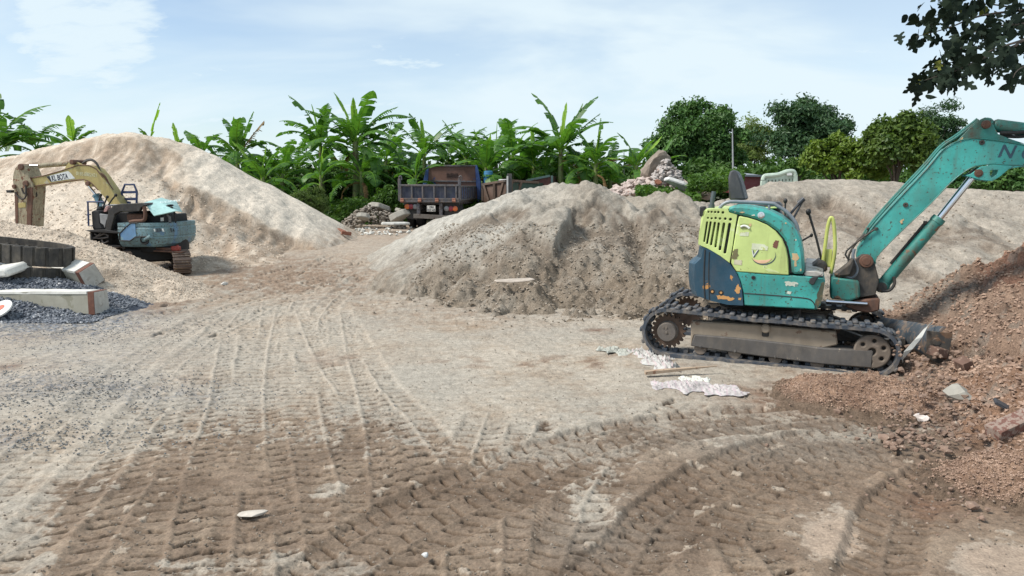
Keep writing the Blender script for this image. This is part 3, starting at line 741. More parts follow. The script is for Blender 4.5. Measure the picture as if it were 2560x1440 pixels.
rs = np.random.default_rng(455)
for _ in range(50):
    cx, cy = rs.uniform(3.6, 10.5), rs.uniform(10.6, 14.0); i, j = int((cy - 7.8) / 0.033), int((cx - 0.8) / 0.033)
    hb = H[min(i, H.shape[0] - 1), min(j, H.shape[1] - 1)]
    if hb < 0.12: continue
    d = np.hypot((wx - cx) * rs.uniform(.7, 1.1), (wy - cy) * rs.uniform(.6, 1.0)); H = np.maximum(H, hb + rs.uniform(0.03, 0.16) - 0.56 * np.sqrt(d * d + .006))
px, py = to_px(X, Y, H)
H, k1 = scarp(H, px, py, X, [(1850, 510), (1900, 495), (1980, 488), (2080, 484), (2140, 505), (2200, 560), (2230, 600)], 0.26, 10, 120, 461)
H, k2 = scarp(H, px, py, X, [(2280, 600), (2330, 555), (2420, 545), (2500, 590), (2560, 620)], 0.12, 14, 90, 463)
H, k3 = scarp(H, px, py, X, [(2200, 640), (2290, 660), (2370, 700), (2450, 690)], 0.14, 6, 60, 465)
front = 1 - sstep(14.2, 15.0, Y + 0 * X)
rough = np.clip(0.3 + sstep(2250, 1950, px) * 0.7 + 1.1 * fbm(X * 1.0, Y * 1.0, 471, 3), 0.05, 1.2)
H = H + front * (0.05 * fbm(X * 2.2, Y * 2.2, 473, 4) + 0.03 * rough * fbm(X * 6, Y * 6, 475, 4) + 0.03 * rough * clods(X, Y, 0.18, 477, 0.4)) + 0.012 * fbm(X * 4, Y * 4, 478, 3)
n1 = fbm(X * 1.0, Y * 1.0, 481, 4); n2 = fbm(X * 5, Y * 5, 483, 4)
tone = lerp(np.broadcast_to((0.42, 0.37, 0.305), X.shape + (3,)), (0.33, 0.285, 0.232), np.clip(0.25 + 0.9 * n1 + 0.6 * n2, 0, 1))
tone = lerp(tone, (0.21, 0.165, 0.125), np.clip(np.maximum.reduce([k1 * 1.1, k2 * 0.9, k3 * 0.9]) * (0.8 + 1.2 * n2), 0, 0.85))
finish_pile("sand_heap", X, Y, H, tone, earth("grey_sand", 46, 0.95), "long grey sand heap behind the turquoise excavator, its crest running out of view", "sand heap", 0.06)

# ---- red soil and rubble on the right
X, Y = pile_grid(2.6, 7.6, 3.9, 9.6, 0.016)
wx, wy = X + 0.10 * fbm(X * 1.5, Y * 1.5, 501, 3) + 0.03 * fbm(X * 7, Y * 7, 503, 3), Y + 0.10 * fbm(X * 1.5, Y * 1.5, 502, 3) + 0.03 * fbm(X * 7, Y * 7, 504, 3)
H = cones(wx, wy, [
    ([(2260, 775, 7.7), (2320, 745, 7.5), (2410, 715, 7.3), (2470, 655, 7.2), (2560, 618, 7.0), (2800, 560, 6.6)], 0.75, 0.08),
    ([(2370, 850, 6.5), (2450, 800, 6.5), (2560, 760, 6.4), (2750, 740, 6.0)], 0.55, 0.1),
    ([(2420, 940, 5.7), (2560, 880, 5.5), (2700, 860, 5.2)], 0.50, 0.1), ([(2500, 1030, 4.9), (2600, 1000, 4.8)], 0.4, 0.1)])
px, py = to_px(X, Y, H)
H, k1 = scarp(H, px, py, X, [(2430, 760), (2450, 660), (2490, 632), (2560, 640), (2640, 640)], 0.16, 8, 100, 511)
H, k2 = scarp(H, px, py, X, [(2300, 890), (2400, 850), (2500, 850), (2600, 880)], 0.12, 8, 60, 513)
loose = sstep(880, 960, py + 30 * fbm(X * 2, Y * 2, 515, 3))
H = H + 0.06 * fbm(X * 2.6, Y * 2.6, 517, 4) + 0.035 * fbm(X * 8, Y * 8, 519, 4) + 0.015 * fbm(X * 24, Y * 24, 521, 3)
H = H + 0.075 * clods(X, Y, 0.20, 523, 0.4) * (1 - 0.6 * loose) + 0.045 * clods(X, Y, 0.095, 525, 0.5) + 0.02 * clods(X, Y, 0.045, 527, 0.5)
n1 = fbm(X * 1.6, Y * 1.6, 531, 4); n2 = fbm(X * 6, Y * 6, 533, 4); d, v = worley(X / 0.09, Y / 0.09, 535)
tone = lerp(np.broadcast_to((0.33, 0.225, 0.162), X.shape + (3,)), (0.215, 0.145, 0.105), np.clip(0.4 + 1.1 * n1 + 0.7 * n2, 0, 1))
tone = lerp(tone, (0.285, 0.17, 0.11), np.clip(loose * (0.75 + n2), 0, 0.95) * (px > 2380))
tone = lerp(tone, (0.31, 0.17, 0.115), np.clip(sstep(740, 690, py) * sstep(2420, 2470, px) * (0.9 + n2), 0, 0.95))
tone = lerp(tone, (0.30, 0.255, 0.21), np.clip((v > 0.72) * 0.55 * (n1 > -0.1), 0, 1))
tone = lerp(tone, (0.33, 0.29, 0.24), np.clip(blob(px, py, 2330, 740, 90, 40) * 0.6, 0, 1))
finish_pile("soil_heap", X, Y, H, tone, earth("red_soil", 70, 0.8, var=0.3, grain=(0.62, 1.25)), "big rough heap of reddish soil and rubble rising past the dozer blade", "soil heap", 0.05)
def small_soil(x0, x1, y0, y1, ridges, seed, label):
    X, Y = pile_grid(x0, x1, y0, y1, 0.012)
    wx, wy = X + 0.06 * fbm(X * 2.5, Y * 2.5, seed, 4), Y + 0.06 * fbm(X * 2.5, Y * 2.5, seed + 1, 4)
    H = cones(wx, wy, ridges) + 0.014 * fbm(X * 7, Y * 7, seed + 2, 4) + 0.034 * clods(X, Y, 0.08, seed + 3, 0.5) + 0.024 * clods(X, Y, 0.04, seed + 4, 0.65) + 0.008 * fbm(X * 34, Y * 34, seed + 8, 2)
    n1 = fbm(X * 2.2, Y * 2.2, seed + 5, 4); n2 = fbm(X * 9, Y * 9, seed + 6, 3)
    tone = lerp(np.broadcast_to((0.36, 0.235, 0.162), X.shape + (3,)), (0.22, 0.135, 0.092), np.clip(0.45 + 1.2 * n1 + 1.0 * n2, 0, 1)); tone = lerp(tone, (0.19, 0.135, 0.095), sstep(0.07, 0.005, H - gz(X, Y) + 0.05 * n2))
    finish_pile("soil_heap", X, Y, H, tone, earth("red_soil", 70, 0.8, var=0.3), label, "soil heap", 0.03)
small_soil(1.6, 4.0, 4.6, 6.6, [([(2010, 990, 5.6), (2090, 945, 5.65), (2170, 942, 5.6), (2260, 965, 5.4)], 0.36, 0.12)], 551, "small reddish soil heap spilled against the turquoise excavator's track")
small_soil(1.9, 4.4, 3.0, 4.7, [([(2330, 1215, 3.98), (2420, 1182, 3.95), (2500, 1158, 3.9), (2620, 1140, 3.85)], 0.46, 0.10)], 571, "small crumbly soil heap with pale grit in the near right corner")

# ---- bluish gravel heap under the concrete posts
GR = [([(-300, 590, 10.7), (-120, 625, 10.6), (0, 650, 10.4), (120, 690, 10.1), (215, 722, 9.9)], 0.34, 0.1)]
def gravel_h(X, Y): return cones(X, Y, GR) + 0.02 * fbm(X * 3, Y * 3, 591, 3)
X, Y = pile_grid(-13.0, -4.4, 8.0, 13.4, 0.024)
H = gravel_h(X, Y); d, v = worley(X / 0.05, Y / 0.05, 593)
H = H + 0.025 * np.clip(1 - d / 0.55, 0, 1)
tone = lerp(np.broadcast_to((0.055, 0.066, 0.088), X.shape + (3,)), (0.26, 0.28, 0.31), np.clip(v * 1.4 - 0.55, 0, 1))
finish_pile("gravel", X, Y, H, tone, earth("blue_gravel", 60, 0.6, var=0.25, grain=(0.6, 1.2)), "dark bluish gravel heaped under the concrete posts and rubber tracks", "gravel", 0.05, kind="stuff")

# ================================================================== THE TURQUOISE EXCAVATOR
def loop_path(c1, R1, c2, R2, sag=0.0, n=12):
    """closed belt around two wheels given as (u, z); returns points and unit tangents, clockwise seen from -v"""
    c1, c2 = Vector(c1), Vector(c2); d = (c2 - c1); L = d.length; a = math.atan2(d.y, d.x); k = math.asin((R1 - R2) / L)
    pts = []
    a0 = a + math.pi / 2 - k; a1 = a - math.pi / 2 + k
    for i in range(n + 1):                       # front wheel, top to bottom
        t = a0 + (a1 - a0) * i / n; pts.append(c2 + Vector((math.cos(t), math.sin(t))) * R2)
    e = pts[-1]; s = c1 + Vector((math.cos(a1), math.sin(a1))) * R1
    for i in range(1, 20): pts.append(e.lerp(s, i / 20))
    for i in range(n + 1):                       # rear wheel, bottom to top
        t = a1 - (2 * math.pi - (a0 - a1)) * i / n; pts.append(c1 + Vector((math.cos(t), math.sin(t))) * R1)
    e = pts[-1]; s = pts[0]
    for i in range(1, 20):
        t = i / 20; p = e.lerp(s, t); p.y -= sag * math.sin(math.pi * t) ** 2 * (1 + 0.4 * math.sin(6 * math.pi * t)); pts.append(p)
    return pts
def resample(pts, step):
    n = len(pts); seg = [(pts[i], pts[(i + 1) % n]) for i in range(n)]; tot = sum((b - a).length for a, b in seg)
    m = round(tot / step); st = tot / m; out = []; acc = 0; nxt = 0.0
    for a, b in seg:
        L = (b - a).length
        while nxt < acc + L - 1e-9 and len(out) < m:
            t = (nxt - acc) / L; out.append((a.lerp(b, t), (b - a).normalized())); nxt += st
        acc += L
    return out
def belt(mb, pts, thick, map3, w0, w1):
    """closed rubber or steel belt; map3(u, z, w) -> local point"""
    P = resample(pts, 0.035); rings = []
    for p, t in P:
        nrm = Vector((-t.y, t.x)); q = p - nrm * thick
        rings.append([map3(p.x, p.y, w0), map3(p.x, p.y, w1), map3(q.x, q.y, w1), map3(q.x, q.y, w0)])
    rings.append(rings[0])
    vs = [[mb.bm.verts.new(p) for p in r] for r in rings[:-1]]; m = len(vs); fs = []
    for i in range(m):
        for j in range(4): fs.append(mb.bm.faces.new((vs[i][j], vs[i][(j + 1) % 4], vs[(i + 1) % m][(j + 1) % 4], vs[(i + 1) % m][j])))
    bmesh.ops.recalc_face_normals(mb.bm, faces=fs)

def green_excavator():
    org = (2.215, 6.55, 0.0); yaw = R(-21.8)
    fr = Frame(org, yaw); Z2 = Zoom(fr, 1560, 380, 2.483); Z5 = Zoom(fr, 1700, 480, 4.8); Z3 = Zoom(fr, 1980, 270, 2.086)
    root = thing("excavator", "turquoise and lime mini excavator with navy rear, parked by the grey sand heaps", "excavator", org, yaw)
    teal = paint("teal_paint", (0.045, 0.355, 0.315), (0.42, 0.36, 0.25), 0.08, (0.11, 0.105, 0.075), 0.42, 0.48, 1.3, speck=(0.05, 0.035, 0.025), speck_amt=0.53, streak=0.42, var=0.20)
    teal_d = paint("teal_paint_grimy", (0.03, 0.22, 0.185), (0.20, 0.11, 0.06), 0.30, (0.09, 0.07, 0.045), 0.95, 0.55, 1.6, speck=(0.05, 0.03, 0.02), speck_amt=0.5)
    lime = paint("lime_paint", (0.53, 0.64, 0.225), (0.62, 0.70, 0.36), 0.28, (0.16, 0.15, 0.06), 0.22, 0.42, 1.2, speck=(0.10, 0.07, 0.03), speck_amt=0.24, streak=0.30)
    navy = paint("navy_paint", (0.012, 0.055, 0.092), (0.52, 0.25, 0.07), 0.22, (0.10, 0.09, 0.08), 0.28, 0.42, 1.7, speck=(0.22, 0.24, 0.25), speck_amt=0.12)
    black = plain("black_metal", (0.022, 0.021, 0.020), 0.55); grime = paint("grimy_black", (0.03, 0.028, 0.025), (0.10, 0.055, 0.03), 0.4, (0.16, 0.12, 0.085), 0.6, 0.7, 2.5)
    rubber = paint("track_rubber", (0.038, 0.050, 0.068), None, 0, (0.29, 0.24, 0.185), 0.85, 0.7, 2.2)
    steel = paint("dusty_steel", (0.085, 0.075, 0.066), (0.16, 0.09, 0.055), 0.4, (0.30, 0.24, 0.18), 0.75, 0.75, 2.0)
    dust = earth_solid = paint("sand_caked_steel", (0.29, 0.235, 0.175), (0.17, 0.11, 0.075), 0.35, (0.36, 0.30, 0.23), 0.6, 0.95, 2.2)
    chrome = plain("chrome_rod", (0.72, 0.72, 0.74), 0.14, 1.0, 0.03, 8, 0)
    grey = plain("grey_tube", (0.20, 0.22, 0.24), 0.45, 0.2); yel = paint("yellow_handle", (0.50, 0.54, 0.14), None, 0, (0.25, 0.18, 0.07), 0.4, 0.45, 2)
    rust = paint("rusty_pin", (0.13, 0.062, 0.038), None, 0, (0.05, 0.035, 0.03), 0.6, 0.8, 4)
    m3 = lambda u, z, w: Vector((u, w, z))
    # ---- crawler tracks
    rc, fc = Z2(262, 1122, 0.0), Z2(1545, 1250, 0.0)
    R1, R2 = 0.200, 0.185
    path = loop_path((rc.x, rc.z), R1, (fc.x, fc.z), R2, 0.012)
    for k, (w0, w1) in enumerate(((0.0, 0.30), (1.13, 1.43))):
        mb = MB(); belt(mb, path, -0.030, m3, w0, w1)
        for p, t in resample(path, 0.098):                                     # tread lugs
            nrm = Vector((-t.y, t.x))
            ang = math.atan2(t.y, t.x); rot = Matrix.Rotation(-ang, 3, 'Y')
            for (a, b, off) in ((w0 - 0.004, w0 + 0.16, 0.0), (w0 + 0.14, w1 + 0.004, 0.049)):
                q = p + t * off + nrm * 0.040
                c = (q.x, (a + b) / 2, q.y)
                mb.box(c, (0.046, b - a, 0.028), rot, 0.009)
        for p, t in resample(path, 0.098):                                     # inner guide teeth
            nrm = Vector((-t.y, t.x)); q = p - nrm * 0.012; rot = Matrix.Rotation(-math.atan2(t.y, t.x), 3, 'Y')
            mb.box((q.x, w0 + 0.15, q.y), (0.05, 0.10, 0.035), rot, 0.006)
        tr = mb.build("track", rubber, root)
        sg = 1 if k == 0 else -1; face = w0 if k == 0 else w1                   # outer face of this track
        # sprocket with hub
        mb = MB(); cx, cz = rc.x, rc.z; n = 21; ring = []
        for i in range(n * 4):
            a = 2 * math.pi * i / (n * 4); r = (0.165, 0.165, 0.140, 0.140)[i % 4]; ring.append((cx + r * math.cos(a), cz + r * math.sin(a)))
        mb.prism([m3(u, z, face + sg * 0.10) for u, z in ring], [m3(u, z, face + sg * 0.14) for u, z in ring])
        sp = mb.build("sprocket", paint("rusty_sprocket", (0.12, 0.075, 0.05), None, 0, (0.04, 0.03, 0.025), 0.5, 0.8, 3), tr)
        mb = MB(); mb.lathe(m3(cx, cz, face + sg * 0.10), (0, -sg, 0), [(0, 0.10), (0.015, 0.10), (0.02, 0.092), (0.075, 0.090), (0.085, 0.082), (0.086, 0.014), (0.094, 0.012), (0.095, 0.001)], 32)
        for i in range(2): mb.cyl(m3(cx - 0.03 + 0.03 * i, cz + 0.045, face + sg * 0.016), m3(cx - 0.03 + 0.03 * i, cz + 0.045, face + sg * 0.008), 0.009, 8)
        mb.build("hub", paint("hub_grey", (0.105, 0.09, 0.078), None, 0, (0.26, 0.21, 0.16), 0.4, 0.7, 3), tr)
        # idler with lightening holes
        M = Matrix.Translation(m3(fc.x, fc.z, face + sg * 0.085)) @ Matrix(((1, 0, 0, 0), (0, 0, -1, 0), (0, 1, 0, 0), (0, 0, 0, 1)))
        plate_with_holes("idler", circle2((0, 0), 0.148, 40), [circle2((0.095 * math.cos(a), 0.095 * math.sin(a)), 0.017, 12) for a in [i * math.pi / 3 + 0.4 for i in range(6)]] + [circle2((0, 0), 0.03, 14)], 0.05, 0.012, M, paint('idler_steel', (0.17, 0.135, 0.105), (0.24, 0.19, 0.15), 0.4, (0.10, 0.08, 0.06), 0.5, 0.85, 4), tr)
        mb = MB(); mb.cyl(m3(fc.x, fc.z, face + sg * 0.10), m3(fc.x, fc.z, face + sg * 0.20), 0.13, 24); mb.build("idler_core", grime, tr)
        # rollers
        for zx, zy in ((465, 1235), (680, 1262), (935, 1295), (1200, 1330)):
            p = Z2(zx, zy, 0.0)
            mb = MB(); mb.lathe(m3(p.x, p.z + 0.004, face + sg * 0.085), (0, sg, 0), [(0, 0.02), (0.002, 0.056), (0.05, 0.060), (0.052, 0.046), (0.18, 0.046), (0.182, 0.06), (0.22, 0.06)], 20)
            mb.build("roller", paint("roller_steel", (0.20, 0.155, 0.12), (0.12, 0.085, 0.065), 0.4, (0.3, 0.24, 0.18), 0.5, 0.85, 6), tr)
        p = Z2(876, 1105, 0.0)
        mb = MB(); mb.lathe(m3(p.x, p.z, face + sg * 0.045), (0, sg, 0), [(0, 0.012), (0.001, 0.03), (0.012, 0.032), (0.014, 0.040), (0.10, 0.040)], 20)
        mb.build("carrier_roller", dust, tr)
        mb = MB(); mb.box(m3(p.x, p.z - 0.04, face + sg * 0.10), (0.06, 0.05, 0.07), None, 0.006); mb.build("roller_bracket", black, tr)
        # track frame: sand-caked upper beam and dark sloping guard
        up = [(405, 1060), (850, 1085), (1320, 1125), (1330, 1210), (1220, 1235), (430, 1150), (405, 1215)]
        mb = MB(); z0 = 0.075 if k == 0 else None
        a = [Z2(x, y, 0.0) for x, y in up]
        mb.prism([m3(q.x, q.z, face + sg * 0.085) for q in a], [m3(q.x, q.z, face + sg * 0.21) for q in a], 0.012)
        mb.build("track_frame", dust, tr)
        gd = [(432, 1140), (700, 1162), (1000, 1195), (1240, 1225), (1550, 1242), (1542, 1352), (1225, 1326), (900, 1285), (600, 1243), (405, 1212)]
        a = [Z2(x, y, 0.0) for x, y in gd]
        mb = MB(); mb.prism([m3(q.x, q.z, face + sg * 0.055) for q in a], [m3(q.x, q.z, face + sg * 0.24) for q in a], 0.010)
        for x, y in ((470, 1215), (683, 1243), (935, 1280)):                    # caked sand on the lower edge
            q = Z2(x, y, 0.0); mb.rock(m3(q.x, q.z, face + sg * 0.052), (0.035, 0.012, 0.035), int(x))
        mb.build("track_guard", paint("guard_grey", (0.085, 0.078, 0.072), (0.30, 0.25, 0.19), 0.10, (0.24, 0.20, 0.155), 0.35, 0.8, 2.2), tr)
    # ---- undercarriage, slew ring
    b0, b1 = Z2(500, 960, 0.3), Z2(1330, 1080, 0.3)
    mb = MB(); mb.box(((rc.x + fc.x) / 2, 0.715, 0.27), (1.05, 0.85, 0.16), None, 0.03)
    mb.bar((fc.x - 0.35, 0.42, 0.34), (fc.x + 0.05, 0.42, 0.20), 0.10, 0.06); mb.bar((fc.x - 0.35, 1.0, 0.34), (fc.x + 0.05, 1.0, 0.20), 0.10, 0.06)
    mb.cyl((-0.05, 0.715, 0.33), (-0.05, 0.715, 0.455), 0.38, 32)
    mb.build("undercarriage", grime, root)
    # ---- dozer blade
    mb = MB(); e = Z3(760, 1225, -0.02)
    prof = [(0.03, 0.30), (-0.02, 0.24), (-0.045, 0.16), (-0.03, 0.07), (0.03, 0.0), (0.055, 0.0), (0.0, 0.08), (-0.015, 0.16), (0.01, 0.235), (0.055, 0.295)]
    bz = e.z - 0.16
    mb.prism([m3(e.x + a, bz + b, -0.02) for a, b in prof], [m3(e.x + a - 0.46, bz + b - 0.17, 1.46) for a, b in prof], 0.004)
    ep = [(0.10, 0.25), (-0.09, 0.26), (-0.075, 0.03), (0.02, -0.01), (0.08, 0.05)]
    bl = mb.build("blade", paint("blade_blue", (0.03, 0.045, 0.06), (0.13, 0.10, 0.08), 0.55, (0.22, 0.17, 0.125), 0.55, 0.6, 2.5), root)
    for v in (-0.035, 1.46):
        du, dz_ = (0, 0) if v < 0 else (-0.46, -0.17)
        mb = MB(); mb.prism([m3(e.x + a + du, bz + b + dz_, v) for a, b in ep], [m3(e.x + a + du, bz + b + dz_, v + 0.014) for a, b in ep], 0.003)
        mb.lathe(m3(e.x - 0.01 + du, bz + 0.17 + dz_, v - 0.004 if v < 0 else v + 0.018), (0, 1, 0), [(0, 0.03), (0.004, 0.034), (0.008, 0.03)], 16); mb.build("end_plate", grime, bl)
    mb = MB()
    for v in (0.42, 1.0):
        mb = MB(); mb.bar((fc.x - 0.05, v, 0.20), (e.x - 0.06 - 0.31 * v, v, bz + 0.12 - 0.115 * v), 0.10, 0.07); mb.build("blade_arm", grime, root)
    # ---- rear counterweight: body wraps round the back
    cw = [(230, 662), (322, 692), (480, 782), (590, 862), (660, 950), (712, 1050), (745, 1180), (758, 1362), (560, 1352), (330, 1302), (150, 1245), (115, 1150), (103, 1010), (112, 865), (205, 790)]
    a = Z5.many(cw, 0.045); umax = max(p.x for p in a); umin = min(p.x for p in a)
    rings = []
    for i in range(13):
        t = i / 12; v = 0.045 + (1.365) * t; s = (t - 0.5) * 2
        bulge = 0.10 * (1 - s * s); corner = 0.05 * max(0, abs(s) - 0.85) / 0.15
        rings.append([Vector((p.x + (corner - bulge * 0.6) * ((umax - p.x) / (umax - umin)) ** 1.5, v, p.z)) for p in a])
    mb = MB(); mb.loft(rings); cwo = mb.build("counterweight", navy, root, sharp=28)
    mb = MB()                                                                     # panel joint and recessed bolts
    j = Z5.many([(300, 690), (290, 900), (288, 1080), (300, 1290)], 0.043); mb.tube(j, 0.006, 6, 4)
    j2 = Z5.many([(352, 720), (345, 900), (345, 1080), (352, 1300)], 0.043); mb.tube(j2, 0.004, 6, 4)
    mb.build("panel_joint", black, cwo)
    for x, y in ((388, 1195), (492, 1208)):
        p = Z5(x, y, 0.045); mb = MB(); mb.lathe((p.x, 0.047, p.z), (0, -1, 0), [(0, 0.024), (0.004, 0.024), (0.005, 0.014), (0.002, 0.012)], 14); mb.build("bolt", black, cwo)
        mb = MB(); mb.cyl((p.x, 0.045, p.z), (p.x, 0.039, p.z), 0.011, 10); mb.build("bolt_head", paint("orange_primer", (0.55, 0.28, 0.09), None, 0), cwo)
    # worn patches where the orange undercoat shows
    orp = paint("orange_primer", (0.55, 0.28, 0.09), None, 0)
    def decal(z, pts, v, m, name, par, th=0.0022, jag=0.0, seed=1):
        rn = random.Random(seed); q = []
        for i, (x, y) in enumerate(pts):
            x2, y2 = pts[(i + 1) % len(pts)]
            for k in range(4 if jag else 1):
                t = k / (4 if jag else 1); q.append((x + (x2 - x) * t + rn.uniform(-jag, jag), y + (y2 - y) * t + rn.uniform(-jag, jag)))
        a = z.many(q, v); mb = MB(); mb.prism([Vector((p.x, v, p.z)) for p in a], [Vector((p.x, v - th, p.z)) for p in a]); return mb.build(name, m, par)
    decal(Z5, [(432, 1240), (520, 1245), (600, 1262), (660, 1280), (600, 1300), (520, 1290), (455, 1282)], 0.0455, orp, "worn_patch", cwo, jag=9, seed=3)
    decal(Z5, [(700, 1105), (728, 1160), (720, 1210), (690, 1225), (650, 1185), (668, 1150)], 0.0455, orp, "worn_patch", cwo, jag=9, seed=4)
    decal(Z5, [(700, 1265), (735, 1270), (728, 1300), (705, 1298)], 0.0455, orp, "worn_patch", cwo, jag=5, seed=5)
    # ---- hood: dark core, arch, door, grille
    core = [(330, 215), (580, 210), (690, 215), (850, 225), (1000, 262), (1150, 340), (1280, 440), (1370, 560), (1420, 720), (1440, 985), (640, 960), (560, 830), (330, 690), (240, 640), (250, 480), (285, 330)]
    mb = MB(); slab(mb, Z5, core, 0.075, 0.60, 0.01); mb.build("hood_core", black, root)
    arch = [(572, 205), (590, 180), (640, 163), (720, 162), (830, 172), (950, 192), (1080, 232), (1200, 292), (1310, 372), (1400, 475), (1450, 600), (1480, 750), (1495, 985), (1342, 985), (1328, 800), (1300, 665), (1250, 560), (1170, 468), (1050, 385), (920, 326), (800, 292), (690, 268), (620, 250), (585, 230)]
    mb = MB(); slab(mb, Z5, arch, 0.035, 0.62, 0.022); ar = mb.build("hood_arch", teal, root)
    p = Z5(973, 278, 0.035); mb = MB(); mb.lathe((p.x, 0.038, p.z), (0, -1, 0), [(0, 0.03), (0.006, 0.03), (0.007, 0.018), (0.012, 0.016), (0.012, 0.002)], 18); mb.build("lock", chrome, ar)
    pale = plain("bare_primer", (0.52, 0.37, 0.20), 0.7); pale2 = plain("chipped_cream", (0.62, 0.60, 0.48), 0.7)
    decal(Z5, [(1345, 740), (1410, 738), (1432, 790), (1400, 830), (1402, 895), (1370, 895), (1372, 830), (1345, 800)], 0.0348, pale, "worn_patch", ar, jag=6, seed=7)
    for k, (x, y, w_, h_) in enumerate(((745, 243, 36, 10), (880, 278, 22, 8), (1270, 375, 14, 10), (1390, 575, 10, 14), (1448, 935, 9, 20), (662, 238, 12, 6))):
        decal(Z5, [(x - w_, y), (x, y - h_), (x + w_, y), (x, y + h_)], 0.0348, pale if k % 2 == 0 else pale2, "worn_patch", ar, jag=4, seed=20 + k)
    door = [(708, 288), (800, 305), (920, 340), (1045, 395), (1145, 468), (1225, 562), (1275, 680), (1298, 800), (1308, 998), (1000, 980), (672, 955), (640, 900), (614, 850), (625, 750), (645, 620), (680, 420)]
    mb = MB(); slab(mb, Z5, door, 0.045, 0.075, 0.008); do = mb.build("side_door", lime, root)
    # handle recess, stickers, the worn badge
    decal(Z5, [(720, 385), (760, 378), (855, 385), (850, 425), (790, 448), (725, 440)], 0.0448, plain("handle_recess", (0.30, 0.35, 0.12), 0.7), "handle_recess", do)
    mb = MB(); mb.tube(Z5.many([(728, 418), (770, 405), (810, 418), (832, 438)], 0.040), 0.010, 8, 4); mb.build("handle", plain("white_plastic", (0.72, 0.73, 0.68), 0.4), do)
    decal(Z5, [(832, 378), (858, 380), (856, 410), (830, 408)], 0.0444, pale, "worn_patch", do, jag=4, seed=9)
    stk = paint("faded_sticker", (0.66, 0.70, 0.50), (0.50, 0.55, 0.22), 0.4, rough=0.5, scale=5)
    decal(Z5, [(718, 476), (826, 480), (822, 530), (715, 526)], 0.0448, stk, "sticker", do)
    decal(Z5, [(650, 810), (745, 820), (742, 878), (646, 868)], 0.0448, paint("dirty_sticker", (0.55, 0.52, 0.36), (0.30, 0.22, 0.15), 0.6, scale=6), "sticker", do)
    decal(Z5, [(862, 615), (1010, 625), (1055, 660), (1050, 702), (940, 690), (860, 690)], 0.0448, stk, "sticker", do, jag=4, seed=11)
    decal(Z5, [(1140, 582), (1185, 582), (1180, 640), (1160, 678), (1115, 660), (1118, 625)], 0.0448, plain("rust_patch", (0.16, 0.07, 0.045), 0.85), "rust_patch", do, jag=6, seed=12)
    decal(Z5, [(625, 700), (690, 690), (700, 780), (660, 800), (618, 800)], 0.0448, paint("soot_patch", (0.16, 0.145, 0.06), (0.09, 0.07, 0.03), 0.5, scale=4), "soot_patch", do, jag=12, seed=13)
    decal(Z5, [(1080, 915), (1200, 968), (1060, 955), (1030, 930)], 0.0448, paint("lime_worn", (0.62, 0.72, 0.34), None, 0), "worn_patch", do, jag=6, seed=14)
    def crescent(x0, y0, r, w, a0, a1, n=16):
        o = [(x0 + r * 1.0 * math.cos(a0 + (a1 - a0) * i / n), y0 + r * 0.78 * math.sin(a0 + (a1 - a0) * i / n)) for i in range(n + 1)]
        i_ = [(x0 + (r - w * math.sin(math.pi * i / n)) * math.cos(a0 + (a1 - a0) * i / n), y0 + (r - w * math.sin(math.pi * i / n)) * 0.78 * math.sin(a0 + (a1 - a0) * i / n)) for i in range(1, n)]
        return o + i_[::-1]
    decal(Z5, crescent(1003, 760, 148, 16, -0.35, 2.9), 0.0446, plain("badge_navy", (0.05, 0.07, 0.10), 0.5), "badge_ring", do)
    decal(Z5, crescent(985, 762, 122, 52, 0.35, 2.75), 0.0442, plain("badge_pink", (0.75, 0.47, 0.30), 0.5), "badge_swoosh", do)
    pv = Z5(862, 785, 0.045); qh = (Z5(862, 690, 0.045) - pv).length
    TM = lambda p, ang=0.0, v=0.045: Matrix.Translation((p.x, v, p.z)) @ Matrix.Rotation(-ang, 4, 'Y') @ Matrix(((1, 0, 0, 0), (0, 0, -1, 0), (0, 1, 0, 0), (0, 0, 0, 1)))
    text_mesh("lettering", "V", qh * 0.9, TM(Z5(866, 786, 0.045), 0.06, 0.0442), plain("badge_navy", (0.05, 0.07, 0.10), 0.5), do, 0.003, qh * 0.85, 0.25, 0.02)
    text_mesh("lettering", "V", qh * 0.9, TM(Z5(860, 780, 0.045), 0.06, 0.0425), plain("badge_white", (0.72, 0.75, 0.66), 0.5), do, 0.0015, qh * 0.80, 0.25)
    gr = [(325, 200), (570, 200), (590, 245), (688, 272), (660, 430), (632, 640), (596, 855), (480, 768), (330, 680), (217, 630), (228, 480), (268, 330)]
    L2 = lambda x, y: (lambda p: (p.x, p.z))(Z5(x, y, 0.045))
    holes = []
    for (x0, y0), (x1, y1), w in (((325, 365), (290, 592), 11), ((368, 365), (325, 615), 12), ((418, 372), (372, 630), 13), ((465, 378), (425, 655), 13), ((528, 382), (478, 688), 15), ((596, 387), (538, 725), 17)):
        A, B = Vector(L2(x0, y0)), Vector(L2(x1, y1)); d = (B - A).normalized(); r = w / 4.8 * 0.0035; n = Vector((-d.y, d.x))
        ring = []
        for i in range(7):
            t = math.pi * i / 6; ring.append(A + n * r * math.cos(t) - d * r * math.sin(t))
        for i in range(7):
            t = math.pi + math.pi * i / 6; ring.append(B + n * r * math.cos(t) - d * r * math.sin(t))
        holes.append([(q.x, q.y) for q in ring])
    for x, y, r in ((342, 240, 12), (380, 240, 12), (421, 242, 13), (460, 243, 14), (515, 247, 16), (335, 312, 12), (380, 318, 13), (428, 314, 14), (480, 320, 15), (543, 322, 16), (605, 329, 18)):
        holes.append(circle2(L2(x, y), r / 4.8 * 0.0035, 12))
    Mg = Matrix.Translation((0, 0.058, 0)) @ Matrix(((1, 0, 0, 0), (0, 0, -1, 0), (0, 1, 0, 0), (0, 0, 0, 1)))
    g = plate_with_holes("engine_grille", [L2(*p) for p in gr], holes, 0.022, 0.004, Mg, lime, root)
